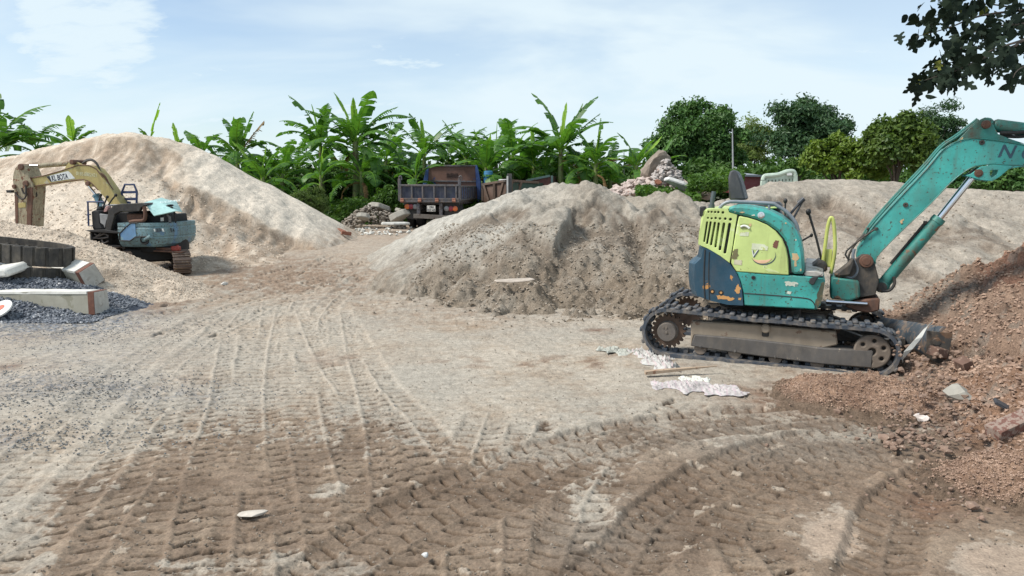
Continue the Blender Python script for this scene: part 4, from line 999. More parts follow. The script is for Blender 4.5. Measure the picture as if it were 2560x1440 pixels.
    # rear hood across the engine (seen over the top and from behind)
    mb = MB(); rh = [(262, 205), (325, 203), (560, 205), (560, 300), (560, 660), (330, 670), (222, 625), (232, 480)]
    a = Z5.many(rh, 0.60); slab(mb, Z5, rh, 0.075, 1.36, 0.015); mb.build("rear_hood", lime, root)
    mb = MB(); p = Z5(290, 235, 0.05); mb.box((p.x - 0.02, 0.12, p.z), (0.05, 0.09, 0.09), None, 0.008); mb.build("rear_lamp", black, root)
    # ---- side skirt and deck
    sk = [(668, 952), (1000, 985), (1320, 1002), (1500, 1012), (1727, 1040), (1745, 1060), (1690, 1350), (1640, 1412), (1500, 1402), (1100, 1380), (770, 1362), (758, 1200), (720, 1060), (690, 985)]
    mb = MB(); slab(mb, Z5, sk, 0.05, 1.38, 0.016); skm = mb.build("side_skirt", teal, root)
    mb = MB(); mb.tube(Z5.many([(770, 1215), (1100, 1238), (1450, 1268), (1560, 1290), (1610, 1340), (1625, 1400)], 0.049), 0.005, 6, 4); mb.build("panel_joint", black, skm)
    p = Z5(880, 1027, 0.05); mb = MB(); mb.lathe((p.x, 0.052, p.z), (0, -1, 0), [(0, 0.018), (0.008, 0.018), (0.009, 0.008), (0.004, 0.007)], 14); mb.build("filler_cap", black, skm)
    chip = paint("chipped_white", (0.58, 0.62, 0.52), (0.10, 0.20, 0.18), 0.5, scale=5)
    decal(Z5, [(1255, 1080), (1340, 1075), (1415, 1090), (1410, 1140), (1330, 1120), (1270, 1125)], 0.0498, chip, "worn_patch", skm, jag=8, seed=15)
    decal(Z5, [(1290, 1190), (1345, 1195), (1320, 1225), (1280, 1220)], 0.0498, chip, "worn_patch", skm, jag=6, seed=16)
    decal(Z5, [(1690, 1090), (1740, 1070), (1690, 1330), (1640, 1400), (1620, 1330), (1660, 1200)], 0.0496, paint("oil_stain", (0.055, 0.06, 0.035), (0.12, 0.10, 0.05), 0.5, scale=5), "oil_stain", skm, jag=10, seed=17)
    mb = MB(); dk = [(1490, 985), (1500, 945), (1640, 955), (1725, 985), (1725, 1020), (1500, 1010)]
    slab(mb, Z5, dk, 0.07, 1.36, 0.006); mb.build("deck", paint("worn_deck", (0.42, 0.40, 0.36), (0.12, 0.09, 0.07), 0.5, scale=3), root)
    # ---- swing post, boom foot
    sw = [(1287, 775), (1460, 800), (1468, 905), (1400, 925), (1280, 912)]
    mb = MB(); slab(mb, Z2, sw, 0.50, 0.95, 0.015); mb.build("swing_frame", teal_d, root)
    ft = [(1330, 760), (1400, 700), (1440, 660), (1480, 632), (1530, 640), (1560, 700), (1585, 800), (1560, 890), (1470, 905), (1380, 800)]
    mb = MB(); slab(mb, Z2, ft, 0.56, 0.60, 0.008); slab(mb, Z2, ft, 0.80, 0.84, 0.008)
    ft2 = [(1470, 740), (1560, 760), (1580, 800), (1560, 890), (1475, 900)]; slab(mb, Z2, ft2, 0.60, 0.80, 0.004)
    bf = mb.build("boom_foot", grime, root)
    ft3 = [(1370, 935), (1500, 915), (1590, 910), (1585, 985), (1520, 1000), (1450, 990), (1380, 965)]
    mb = MB(); slab(mb, Z2, ft3, 0.52, 0.88, 0.012); mb.build("swing_bracket", rust, root)
    mb = MB(); mb.cyl(Z2(1255, 927, 0.50), Z2(1510, 943, 0.50), 0.018, 16); mb.build("swing_cylinder", chrome, root)
    # ---- boom
    top = [(345, 735), (372, 690), (430, 612), (560, 470), (700, 322), (790, 216), (860, 176), (940, 158), (1050, 167), (1210, 192), (1400, 235), (1640, 300)]
    bot = [(1640, 385), (1400, 330), (1210, 303), (1040, 294), (960, 303), (900, 332), (830, 388), (700, 520), (560, 652), (445, 772), (432, 815), (392, 846), (352, 822), (338, 780)]
    mb = MB(); slab(mb, Z3, top + bot, 0.62, 0.82, 0.008); bo = mb.build("boom", teal, root)
    mb = MB()                                                                     # welded edge flanges
    for pts, dv in ((top[1:], -2), (bot[:-1], 2)):
        a = Z3.many(pts, 0.617); mb.tube([Vector((p.x, 0.617, p.z)) for p in smooth_path(a, 4)], 0.006, 6)
    mb.build("boom_edge", teal_d, bo)
    lug = [(862, 172), (925, 105), (985, 58), (1008, 48), (1042, 60), (1056, 100), (1075, 135), (1130, 158), (1215, 186), (1000, 166), (930, 157)]
    mb = MB(); slab(mb, Z3, lug, 0.635, 0.66, 0.004); slab(mb, Z3, lug, 0.78, 0.805, 0.004); mb.build("cylinder_lug", teal_d, bo)
    und = [(905, 352), (935, 342), (985, 305), (1050, 296), (1210, 304), (1180, 310), (1132, 318), (1085, 358), (1045, 382), (985, 376)]
    P2 = lambda x, y: (lambda p: (p.x, p.z))(Z3(x, y, 0.60))
    for v in (0.61, 0.81):
        Mu = Matrix.Translation((0, v, 0)) @ Matrix(((1, 0, 0, 0), (0, 0, -1, 0), (0, 1, 0, 0), (0, 0, 0, 1)))
        plate_with_holes("cylinder_bracket", [P2(*q) for q in und], [[P2(*q) for q in ((1035, 325), (1075, 322), (1070, 345), (1042, 365), (1032, 350))]], 0.025, 0.004, Mu, teal, bo)
    for x, y, v0, v1, r, mt, nm in ((975, 340, 0.585, 0.85, 0.036, rust, "pin"), (1016, 85, 0.60, 0.84, 0.036, rust, "pin"), (388, 800, 0.53, 0.87, 0.060, rust, "pivot_pin")):
        p = Z3(x, y, v0); mb = MB(); mb.lathe(p, (0, 1, 0), [(0, r * 0.55), (0.004, r * 0.6), (0.006, r * 0.9), (0.02, r), (v1 - v0 - 0.02, r), (v1 - v0, r * 0.8)], 24); mb.build(nm, mt, bo)
    for x, y in ((592, 505), (990, 180)):
        p = Z3(x, y, 0.62); mb = MB(); mb.lathe((p.x, 0.622, p.z), (0, -1, 0), [(0, 0.022), (0.012, 0.022), (0.014, 0.01), (0.008, 0.008)], 14); mb.build("grease_boss", grime, bo)
    for k, q in enumerate(([(565, 590), (580, 578), (578, 602), (568, 605)], [(875, 168), (890, 150), (893, 165), (878, 180)])):
        decal(Z3, q, 0.6198, pale, "worn_patch", bo, jag=4, seed=30 + k)
    pN = Z3(1072, 258, 0.62); hN = 72 / 2.086 * 0.00325
    text_mesh("lettering", "N O", hN, TM(pN, -0.10, 0.6198), plain("boom_lettering", (0.035, 0.085, 0.115), 0.6), bo, 0.0015, None, 0.22, 0.015)
    # hoses along the boom back, their guard strip and clamps
    mb = MB()
    for dx, dy, r in ((0, 0, 0.011), (8, -10, 0.010)):
        a = Z3.many([(360, 700), (415, 610), (545, 462), (690, 308), (780, 205), (860, 150), (940, 90), (975, 62)], 0.66)
        mb.tube([p + Vector((-dx * 0.001, 0.03 * (dx > 0), -dy * 0.0012)) for p in a], r, 8, 6)
    mb.build("hydraulic_pipe", teal_d, bo)
    mb = MB()
    a = Z3.many([(440, 640), (420, 640), (285, 745), (295, 790)], 0.60); mb.tube(a, 0.008, 8, 3)
    a = Z3.many([(405, 640), (345, 690), (300, 760), (295, 800)], 0.66); mb.tube(a, 0.010, 8, 4)
    mb.box(Z3(440, 628, 0.61), (0.03, 0.03, 0.02), None, 0.004); mb.box(Z3(395, 628, 0.64), (0.02, 0.06, 0.02), None, 0.004)
    mb.build("pipe_clamp", grime, bo)
    mb = MB(); mb.tube(Z3.many([(325, 735), (318, 780), (340, 830), (335, 865), (305, 885), (255, 865)], 0.57), 0.014, 8, 6)
    mb.build("hose", grey, bf)
    mb = MB(); mb.tube(Z3.many([(370, 840), (300, 850), (230, 870)], 0.60), 0.02, 8, 4); mb.tube(Z3.many([(345, 800), (290, 850), (225, 880)], 0.66), 0.02, 8, 4); mb.tube(Z3.many([(355, 870), (300, 880), (230, 878)], 0.70), 0.018, 8, 4); mb.build("hose_bundle", black, bf)
    # boom cylinder
    c0, c1, c2 = Z3(470, 925, 0.70), Z3(770, 572, 0.70), Z3(935, 365, 0.70)
    mb = MB(); mb.lathe(c0, c1 - c0, [(0, 0.048), (0.02, 0.055), ((c1 - c0).length - 0.05, 0.055), ((c1 - c0).length - 0.048, 0.061), ((c1 - c0).length, 0.058)], 20)
    mb.ball(c0, 0.07, 12); cy = mb.build("boom_cylinder", teal_d, root)
    mb = MB(); mb.cyl(c1, c2, 0.030, 16); mb.build("rod", chrome, cy)
    mb = MB(); q = Z3(468, 935, 0.63); mb.lathe(q, (0, 1, 0), [(0, 0.03), (0.004, 0.045), (0.13, 0.045)], 16)
    mb.tube(Z3.many([(470, 955), (510, 950), (535, 915), (530, 880)], 0.64), 0.014, 8, 4); mb.build("cylinder_eye", grime, cy)
    mb = MB(); w = (c1 - c0).normalized(); off = Vector((-w.z, 0, w.x)) * 0.066
    mb.tube([c0 + w * 0.2 + off, c1 - w * 0.1 + off], 0.012, 8); mb.box(c0 + w * ((c1 - c0).length - 0.1) + off, (0.03, 0.04, 0.03), None, 0.004); mb.build("feed_pipe", grime, cy)
    # arm cylinder along the top, running out of view, and the arm itself
    d0, d1 = Z3(1050, 90, 0.72), Z3(1500, 150, 0.72)
    mb = MB(); mb.lathe(d0, d1 - d0, [(0, 0.045), (0.02, 0.056), ((d1 - d0).length, 0.056)], 20); mb.ball(Z3(1016, 86, 0.72), 0.06, 12); ac = mb.build("arm_cylinder", teal_d, root)
    mb = MB(); tip = Z3(1760, 230, 0.72); mb.cyl(d1, tip, 0.028, 14); mb.build("rod", chrome, ac)
    mb = MB(); mb.tube(Z3.many([(1085, 130), (1160, 130), (1260, 120)], 0.66), 0.016, 8, 4); mb.tube(Z3.many([(1085, 145), (1180, 150), (1260, 140)], 0.68), 0.014, 8, 4); mb.build("hose", black, ac)
    piv = Z3(1620, 340, 0.72)
    armp = [(-0.10, 0.38), (0.06, 0.34), (0.16, 0.02), (0.14, -0.5), (0.08, -1.15), (-0.04, -1.15), (-0.12, -0.4), (-0.14, 0.0)]
    mb = MB(); mb.prism([piv + Vector((a, -0.09, b)) for a, b in armp], [piv + Vector((a, 0.09, b)) for a, b in armp], 0.01); mb.build("arm", teal, root)
    bk = [(-0.02, -1.1), (0.10, -1.12), (0.16, -1.3), (0.05, -1.5), (-0.2, -1.55), (-0.42, -1.42), (-0.36, -1.36), (-0.12, -1.38), (-0.05, -1.25)]
    mb = MB(); mb.prism([piv + Vector((a, -0.25, b)) for a, b in bk], [piv + Vector((a, 0.25, b)) for a, b in bk], 0.01); mb.build("bucket", grime, root)
    # ---- seat, handrail, levers, handle, exhaust
    st = [(652, 300), (646, 160), (655, 125), (668, 110), (690, 112), (708, 140), (722, 175), (755, 298)]
    mb = MB(); slab(mb, Z2, st, 0.72, 1.12, 0.03)
    s0 = Z2(700, 320, 0.92); mb.box((s0.x + 0.22, 0.92, s0.z - 0.03), (0.42, 0.42, 0.10), None, 0.03); mb.build("seat", paint("seat_vinyl", (0.035, 0.037, 0.042), None, 0, (0.14, 0.13, 0.12), 0.4, 0.5, 3), root)
    mb = MB(); mb.box((s0.x + 0.18, 0.92, s0.z - 0.20), (0.5, 0.5, 0.26), None, 0.02); mb.build("seat_base", black, root)
    mb = MB(); mb.tube(Z2.many([(595, 350), (612, 328), (660, 308), (780, 312), (915, 319), (945, 330), (1010, 372), (1055, 425), (1072, 455), (1080, 490)], 0.30), 0.017, 10, 3)
    mb.cyl(Z2(900, 322, 0.30), Z2(902, 365, 0.30), 0.012, 8); mb.build("handrail", grey, root)
    mb = MB(); mb.tube(Z2.many([(545, 346), (548, 300), (558, 245)], 0.45), 0.021, 10); mb.tube(Z2.many([(543, 350), (544, 325)], 0.45), 0.03, 10); mb.build("exhaust_pipe", plain("exhaust", (0.09, 0.11, 0.115), 0.6, 0.3), root)
    def lever(pts, r, kr, v, mt=black):
        mb = MB(); a = Z2.many(pts, v); mb.tube(a, r, 8, 3 if len(pts) > 2 else 0); mb.ball(a[-1], kr, 10, (1, 1, 1.25)); return mb.build("lever", mt, root)
    lever([(1225, 665), (1195, 540), (1145, 372)], 0.011, 0.026, 0.75)
    lever([(1000, 400), (1002, 303)], 0.008, 0.020, 0.60)
    lever([(1098, 555), (1164, 517)], 0.009, 0.016, 0.80)
    mb = MB(); mb.tube(Z2.many([(1028, 390), (1070, 340), (1098, 308)], 0.65), 0.012, 8, 3); mb.tube(Z2.many([(1050, 415), (1085, 350), (1105, 312)], 0.65), 0.010, 8, 3)
    a = Z2.many([(1085, 320), (1118, 288)], 0.65); mb.tube(a, [0.026, 0.022], 10); mb.build("lever", paint("lever_grip", (0.03, 0.036, 0.045), None, 0, rough=0.4), root)
    mb = MB(); p = Z2(1000, 400, 0.6); mb.box((p.x, 0.6, p.z - 0.10), (0.12, 0.14, 0.22), None, 0.02); p = Z2(1040, 450, 0.65); mb.box((p.x, 0.66, p.z - 0.10), (0.10, 0.12, 0.26), None, 0.02); mb.build("console", black, root)
    mb = MB(); slab(mb, Z2, [(845, 345), (940, 340), (952, 350), (850, 358)], 0.58, 0.9, 0.006); mb.build("console_cover", lime, root)
    mb = MB(); mb.tube(Z2.many([(1232, 700), (1245, 610), (1262, 480), (1275, 425), (1285, 408), (1297, 420), (1306, 480), (1310, 600), (1298, 690), (1283, 755)], 0.72), 0.017, 10, 4)
    p = Z2(1275, 640, 0.72); mb.box((p.x - 0.005, 0.74, p.z - 0.03), (0.06, 0.02, 0.17), None, 0.01); mb.build("grab_handle", yel, root)
    mb = MB(); slab(mb, Z2, [(1135, 730), (1180, 700), (1215, 672), (1260, 690), (1265, 745), (1180, 745)], 0.55, 0.95, 0.02); mb.build("foot_pedal", grime, root)
    mb = MB(); slab(mb, Z2, [(1295, 765), (1390, 690), (1420, 650), (1440, 690), (1410, 770), (1330, 780)], 0.50, 0.62, 0.02); mb.build("hose_cover", grime, root)
    # a work glove left on the deck: its own thing
    p = Z5(1615, 1045, 0.02)
    gp = [(1545, 1075), (1560, 1035), (1600, 1015), (1680, 1000), (1727, 1008), (1660, 1022), (1640, 1050), (1605, 1115), (1560, 1105)]
    mb = MB(); a = Z5.many(gp, 0.045); ctr = sum(a, Vector()) / len(a)
    b = [Vector((q.x, 0.02, q.z)) for q in a]; mb.prism(a, b, 0.008)
    mb.xform(Matrix.Translation(-ctr)); me = mb.mesh("work_glove")
    o = link("work_glove", me, plain("black_cloth", (0.03, 0.032, 0.033), 0.9)); o.matrix_world = fr.M @ Matrix.Translation(ctr)
    tag(o, "black work glove draped over the turquoise excavator's side skirt", "glove")
    # the whip aerial standing behind the seat
    b = at(1833, 432, 7.9); t_ = at(1831, 322, 7.9)
    return fr
GEX = green_excavator()

# ================================================================== THE YELLOW-BOOMED EXCAVATOR
def yellow_excavator():
    org = (-6.25, 13.35, 0.10); yaw = R(174)
    fr = Frame(org, yaw); Z = Zoom(fr, 200, 440, 5.54); P = Zoom(fr, 0, 0, 1.0)
    root = thing("excavator", "rusty excavator with yellow boom and pale blue rear beside the cream sand heap", "excavator", org, yaw)
    blue = paint("sky_blue_paint", (0.17, 0.29, 0.315), (0.12, 0.24, 0.36), 0.45, (0.10, 0.09, 0.07), 0.45, 0.5, 1.6, speck=(0.05, 0.035, 0.03), speck_amt=0.62, streak=0.45)
    mint = paint("mint_sheet", (0.40, 0.62, 0.58), (0.30, 0.50, 0.48), 0.3, (0.08, 0.08, 0.07), 0.25, 0.45, 2.0, speck=(0.03, 0.06, 0.06), speck_amt=0.25)
    yel = paint("old_yellow_paint", (0.42, 0.34, 0.125), (0.46, 0.43, 0.30), 0.42, (0.15, 0.09, 0.05), 0.45, 0.6, 1.6, speck=(0.14, 0.06, 0.03), speck_amt=0.35, streak=0.3)
    rusty = paint("rusted_yellow", (0.38, 0.33, 0.22), (0.20, 0.08, 0.04), 0.42, (0.11, 0.065, 0.04), 0.9, 0.75, 4.5, speck=(0.08, 0.04, 0.03), speck_amt=0.5, streak=0.5)
    rust = paint("rust_brown", (0.14, 0.068, 0.042), None, 0, (0.05, 0.035, 0.028), 0.6, 0.85, 3)
    black = plain("sooty_black", (0.016, 0.015, 0.015), 0.7); dkb = paint("dark_blue_tube", (0.025, 0.045, 0.12), None, 0, (0.05, 0.04, 0.04), 0.5, 0.5, 4)
    chrome = plain("chrome_rod", (0.72, 0.72, 0.74), 0.14, 1.0, 0.03, 8, 0)
    trk = paint("rusty_track", (0.145, 0.10, 0.075), (0.23, 0.17, 0.12), 0.4, (0.05, 0.04, 0.035), 0.5, 0.7, 4)
    # ---- undercarriage: tracks point towards the viewer
    C0, RZ = Vector((0.30, 0.0, 0.0)), Matrix.Rotation(R(36), 3, 'Z')
    def loc(x, y, z): return C0 + RZ @ Vector((x, y, z))
    for off in (-0.45, 0.45):
        gzl = 0.02
        mb = MB(); pth = loop_path((-0.78, gzl + 0.19), 0.17, (0.80, gzl + 0.19), 0.17)
        belt(mb, pth, 0.03, lambda u, z, w: loc(off + w, u, z), -0.13, 0.13)
        for p, t in resample(pth, 0.105):
            nrm = Vector((-t.y, t.x)); rot = RZ @ Matrix.Rotation(math.atan2(t.y, t.x), 3, 'X')
            q = p + nrm * 0.012; mb.box(loc(off, q.x, q.y), (0.29, 0.092, 0.018), rot, 0.004)
            q = p + nrm * 0.026; mb.box(loc(off, q.x, q.y), (0.29, 0.014, 0.026), rot, 0.003)
        tr = mb.build("track", trk, root)
        mb = MB(); mb.cyl(loc(off + 0.06, 0.80, gzl + 0.19), loc(off - 0.06, 0.80, gzl + 0.19), 0.138, 20); mb.build("idler", black, tr)
        mb = MB(); mb.box(loc(off, 0, gzl + 0.18), (0.14, 1.35, 0.17), RZ, 0.01); mb.build("track_frame", black, tr)
    mb = MB(); mb.box(loc(0, 0, 0.33), (0.8, 0.8, 0.24), RZ, 0.03); mb.cyl((0.02, 0, 0.4), (0.02, 0, 0.70), 0.44, 28); mb.build("undercarriage", black, root)
    mb = MB(); a, b = Z(1075, 1030, 0.36), Z(1465, 1050, 0.36); mb.bar(a, b, 0.26, 0.022, bevel=0.004); mb.bar(a + Vector((0.02, 0, 0.04)), Z(1290, 1015, 0.36), 0.12, 0.04)
    q = Z(1350, 1060, 0.36); mb.bar(q, Z(1350, 1140, 0.36), 0.06, 0.08); mb.build("step_plate", rust, root)
    # ---- upper structure
    zt = lambda y, v=0.62: Z(700, y, v).z
    zlow, zmid, ztop = zt(985), zt(830), zt(650)
    uL, uR = Z(545, 800, 0.62).x, Z(1345, 760, 0.30).x
    def plan(f, inset=0.0, n=22):
        pts = [Vector((uL, 0.66 - inset, 0)), Vector((uL - 0.45, 0.66 - inset, 0))]
        L = abs(uR - (uL - 0.45)) * f
        for i in range(1, n): t = math.pi * i / n; pts.append(Vector((uL - 0.45 - L * math.sin(t) ** 0.8, (0.66 - inset) * (1 if math.cos(t) > 0 else -1) * abs(math.cos(t)) ** 0.75, 0)))
        pts += [Vector((uL - 0.45, -0.66 + inset, 0)), Vector((uL, -0.66 + inset, 0))]; return pts
    rings = []
    for z, f, ins in ((zlow, 0.74, 0.10), (zlow + 0.05, 0.90, 0.045), (zmid - 0.04, 0.985, 0.01), (zmid - 0.025, 0.97, 0.017), (zmid - 0.015, 0.97, 0.017), (zmid, 0.995, 0.004), (zmid + 0.10, 1.0, 0.0), (ztop - 0.09, 0.995, 0.003), (ztop - 0.08, 0.975, 0.014), (ztop - 0.065, 0.975, 0.014), (ztop - 0.055, 0.99, 0.005), (ztop, 0.985, 0.01)):
        rings.append([Vector((p.x, p.y, z)) for p in plan(f, ins)])
    mb = MB(); mb.loft(rings); cw = mb.build("counterweight", blue, root, sharp=30)
    # the panel's forward edge slopes up: cut-in plate in the bluer shade
    def decal(zm, pts, v, m, name, par, th=0.003):
        a = zm.many(pts, v); mb = MB(); mb.prism([Vector((p.x, v, p.z)) for p in a], [Vector((p.x, v + th, p.z)) for p in a]); return mb.build(name, m, par)
    decal(Z, [(560, 800), (705, 662), (765, 662), (770, 760), (780, 830), (690, 890), (570, 885)], 0.661, paint("bright_blue_paint", (0.14, 0.28, 0.46), (0.20, 0.34, 0.40), 0.4, (0.10, 0.09, 0.07), 0.3, 0.5, 3, speck=(0.2, 0.12, 0.08), speck_amt=0.2), "side_panel", cw)
    mb = MB(); mb.tube(Z.many([(548, 885), (548, 800), (620, 720), (700, 655), (800, 648)], 0.664), 0.010, 6); mb.tube(Z.many([(560, 895), (690, 900), (760, 850), (960, 838)], 0.664), 0.010, 6); mb.build("panel_edge", black, cw)
    mb = MB(); q = Z(895, 890, 0.64); mb.lathe(q + Vector((0, -0.02, 0)), (0, 1, 0), [(0, 0.075), (0.035, 0.075), (0.036, 0.06), (0.01, 0.055)], 20); mb.build("exhaust_opening", black, cw)
    mb = MB(); mb.tube([Z(900, 880, 0.62), Z(990, 835, 0.70)], 0.035, 12); mb.build("exhaust_pipe", blue, cw)
    rng_ = lambda x: Z(x, 745, 0.5)
    wpl = plain("worn_lettering", (0.06, 0.08, 0.09), 0.7); wh = plain("worn_white", (0.6, 0.64, 0.62), 0.7)
    # scraps of old lettering along the band
    for i, x in enumerate((1035, 1062, 1090, 1120, 1150, 1265, 1295)):
        t_ = (x - 545) / 800; v = 0.66 * max(0.0, 1 - max(0, (t_ - 0.56) / 0.44) ** 2.2) ** 0.5 + 0.006
        q = Z(x, 750, v); mb = MB(); mb.box((q.x, v, q.z), (0.026, 0.012, 0.045 + 0.012 * (i % 3)), Matrix.Rotation(0.25, 3, 'Y'), 0.0); mb.build("lettering", wpl if i % 4 else wh, cw)
    # ---- engine bay: dark shell, posts, ducts
    bay = [(430, 780), (500, 520), (560, 490), (840, 490), (960, 560), (1020, 560), (1300, 480), (1325, 640), (700, 655), (560, 780)]
    mb = MB(); slab(mb, Z, [(430, 960), (430, 780), (500, 500), (900, 490), (1010, 550), (1130, 530), (1150, 650), (1100, 900), (560, 960)], 0.40, -0.42, 0.02); mb.build("engine", black, root)
    mb = MB(); slab(mb, Z, [(390, 480), (470, 400), (560, 385), (860, 372), (905, 400), (840, 440), (820, 490), (560, 490), (480, 530), (420, 780), (340, 770), (380, 560)], 0.64, 0.56, 0.008); mb.build("cowl", paint("scorched_cowl", (0.024, 0.022, 0.02), (0.05, 0.05, 0.045), 0.4, (0.06, 0.05, 0.04), 0.4, 0.7, 3), root)
    mb = MB(); slab(mb, Z, [(470, 402), (560, 385), (860, 372), (905, 395), (850, 425), (520, 440)], 0.60, -0.45, 0.008); mb.build("cowl_top", black, root)
    mb = MB(); mb.tube(Z.many([(690, 640), (760, 625), (850, 622), (895, 600), (905, 520), (885, 420), (860, 400)], 0.60), 0.032, 10, 4); mb.box(Z(780, 580, 0.50), (0.30, 0.1, 0.14), None, 0.02); mb.build("intake_pipe", rust, root)
    for x0, x1 in ((1305, 1325), (1235, 1250)):
        mb = MB(); mb.bar(Z(x0, 490, 0.42 if x0 > 1300 else 0.5), Z(x1, 650, 0.42 if x0 > 1300 else 0.5), 0.025, 0.025); mb.build("hood_post", black, root)
    mb = MB(); slab(mb, Z, [(1115, 578), (1148, 576), (1147, 625), (1116, 626)], 0.46, 0.43, 0.0); mb.build("sticker", plain("white_plastic", (0.72, 0.73, 0.68), 0.4), root)
    mb = MB(); mb.tube(Z.many([(1210, 530), (1240, 570), (1245, 640)], 0.5), 0.022, 8, 4); mb.build("hose", plain("grey_hose", (0.12, 0.12, 0.12), 0.7), root)
    # the loose mint-coloured hood sheet
    sh = [(890, 368, 0.40), (960, 345, 0.22), (1130, 298, -0.10), (1185, 318, -0.18), (1335, 352, -0.22), (1380, 430, 0.0), (1415, 492, 0.28), (1330, 480, 0.45), (1180, 515, 0.62), (1022, 548, 0.70), (985, 500, 0.66), (930, 420, 0.52)]
    a = [Z(x, y, v) for x, y, v in sh]; nrm = Vector((0, 0.55, 0.83))
    mb = MB(); n = len(a); ctr = sum(a, Vector()) / n + Vector((0, 0, 0.03))
    V1 = [mb.bm.verts.new(p) for p in a]; V2 = [mb.bm.verts.new(p - nrm * 0.015) for p in a]; c1 = mb.bm.verts.new(ctr); c2 = mb.bm.verts.new(ctr - nrm * 0.015)
    for i in range(n):
        j = (i + 1) % n; mb.bm.faces.new((V1[i], V1[j], c1)); mb.bm.faces.new((V2[j], V2[i], c2)); mb.bm.faces.new((V1[j], V1[i], V2[i], V2[j]))
    bmesh.ops.recalc_face_normals(mb.bm, faces=mb.bm.faces[:]); hs = mb.build("hood_sheet", mint, root, sharp=60)
    # faint letters on it
    p0 = Z(1115, 405, 0.22); ex = (Z(1290, 385, 0.1) - p0); ex.normalize(); ey = nrm.cross(-ex); ey = (Z(1130, 360, 0.06) - p0); ey -= ex * ey.dot(ex); ey.normalize(); ez = ex.cross(ey)
    M = Matrix((ex, ey, ez)).transposed().to_4x4(); M.translation = p0 + ez * 0.035
    text_mesh("lettering", "KOMU", 0.085, M, plain("faded_white", (0.62, 0.72, 0.70), 0.6), hs, 0.004, 0.33, 0.2)
    mb = MB(); q = Z(1250, 432, 0.26) + ez * 0.03; mb.rock(q, (0.14, 0.07, 0.05), 5); mb.rock(q + Vector((-0.06, 0.05, -0.03)), (0.10, 0.05, 0.04), 6); mb.build("tar_lump", black, hs)
    # console, controls, guard frame, roll bar
    mb = MB(); slab(mb, Z, [(148, 490), (200, 475), (270, 480), (275, 640), (330, 740), (170, 745), (160, 640)], 0.60, 0.2, 0.02); slab(mb, Z, [(205, 480), (235, 420), (265, 420), (285, 480)], 0.5, 0.35, 0.02); mb.build("control_console", plain("black_rubber", (0.022, 0.022, 0.023), 0.75), root)
    mb = MB(); slab(mb, Z, [(268, 522), (385, 535), (380, 590), (362, 620), (352, 680), (338, 728), (325, 680), (280, 650)], 0.62, 0.58, 0.006); mb.build("side_plate", plain("grey_sheet", (0.26, 0.26, 0.26), 0.7), root)
    mb = MB(); slab(mb, Z, [(345, 430), (375, 412), (392, 440), (375, 490), (345, 505), (320, 495)], 0.5, 0.4, 0.01); mb.build("valve_block", plain("pink_block", (0.48, 0.28, 0.25), 0.7), root)
    mb = MB()
    mb.box(Z(430, 405, 0.3), (0.14, 0.3, 0.03), None, 0.01); mb.build("seat_pad", plain("pale_cloth", (0.55, 0.52, 0.5), 0.9), root)
    for pts in ([(245, 440), (262, 350), (285, 265)], [(320, 440), (345, 370), (378, 290)], [(395, 400), (440, 330), (495, 265)]):
        mb = MB(); a = Z.many(pts, 0.45); mb.tube(a, 0.013, 8); mb.ball(a[-1], 0.028, 8); mb.build("lever", black, root)
    mb = MB(); mb.tube(Z.many([(330, 358), (95, 358)], 0.62), 0.014, 8); mb.tube(Z.many([(108, 358), (120, 690), (170, 690)], 0.62), 0.015, 8); mb.tube(Z.many([(100, 540), (150, 530)], 0.62), 0.012, 8); mb.build("guard_rail", dkb, root)
    mb = MB(); mb.tube(Z.many([(578, 380), (580, 225), (622, 118), (748, 118), (788, 215), (784, 375)], -0.05), 0.019, 8); mb.bar(Z(585, 225, -0.05), Z(790, 222, -0.05), 0.01, 0.045); mb.bar(Z(585, 322, -0.05), Z(788, 318, -0.05), 0.01, 0.045); mb.bar(Z(670, 350, -0.05), Z(668, 385, -0.05), 0.02, 0.09); mb.build("seat_frame", dkb, root)
    mb = MB(); slab(mb, Z, [(60, 752), (330, 742), (560, 775), (560, 800), (140, 775)], 0.66, -0.6, 0.006); mb.build("floor", black, root)
    mb = MB(); slab(mb, Z, [(135, 770), (160, 770), (165, 900), (200, 950), (560, 965), (560, 985), (270, 1000), (135, 950)], 0.62, 0.3, 0.01); mb.build("lower_frame", black, root)
    mb = MB(); slab(mb, Z, [(160, 780), (545, 790), (545, 960), (200, 940)], 0.40, -0.5, 0.01); mb.build("valve_bay", black, root)
    hr = paint("grey_hose_dirty", (0.11, 0.10, 0.095), None, 0, (0.05, 0.035, 0.03), 0.6, 0.8, 5)
    for pts in ([(170, 850), (280, 862), (395, 845)], [(180, 900), (240, 965), (390, 965)], [(200, 800), (260, 830), (330, 800), (395, 830)], [(165, 880), (240, 830), (290, 790)], [(300, 880), (330, 930), (395, 900)]):
        mb = MB(); mb.tube(Z.many(pts, 0.58), 0.014, 8, 5); mb.build("hose", hr, root)
    # ---- boom, cylinders, dipper arm
    top = [(67, 449), (80, 445), (107, 440), (144, 429.5), (168, 422), (190, 415), (206, 412), (224, 414), (240, 422), (257, 444), (278, 474), (304, 512), (312, 530)]
    bot = [(290, 535), (280, 518), (262, 495), (245, 475), (232, 461), (222, 453), (209, 449), (191, 450), (153, 455), (107, 462), (67, 468)]
    mb = MB(); slab(mb, P, top + bot, 0.15, -0.10, 0.008); bo = mb.build("boom", yel, root)
    mb = MB(); a = P.many(top[:10], 0.152); mb.tube([Vector((p.x, 0.15, p.z)) for p in a], 0.010, 6); a = P.many(bot[3:], 0.152); mb.tube([Vector((p.x, 0.15, p.z)) for p in a], 0.010, 6); mb.build("boom_edge", rust, bo)
    lug = [(159, 425), (172, 405), (180, 401), (190, 404), (208, 412), (190, 416)]
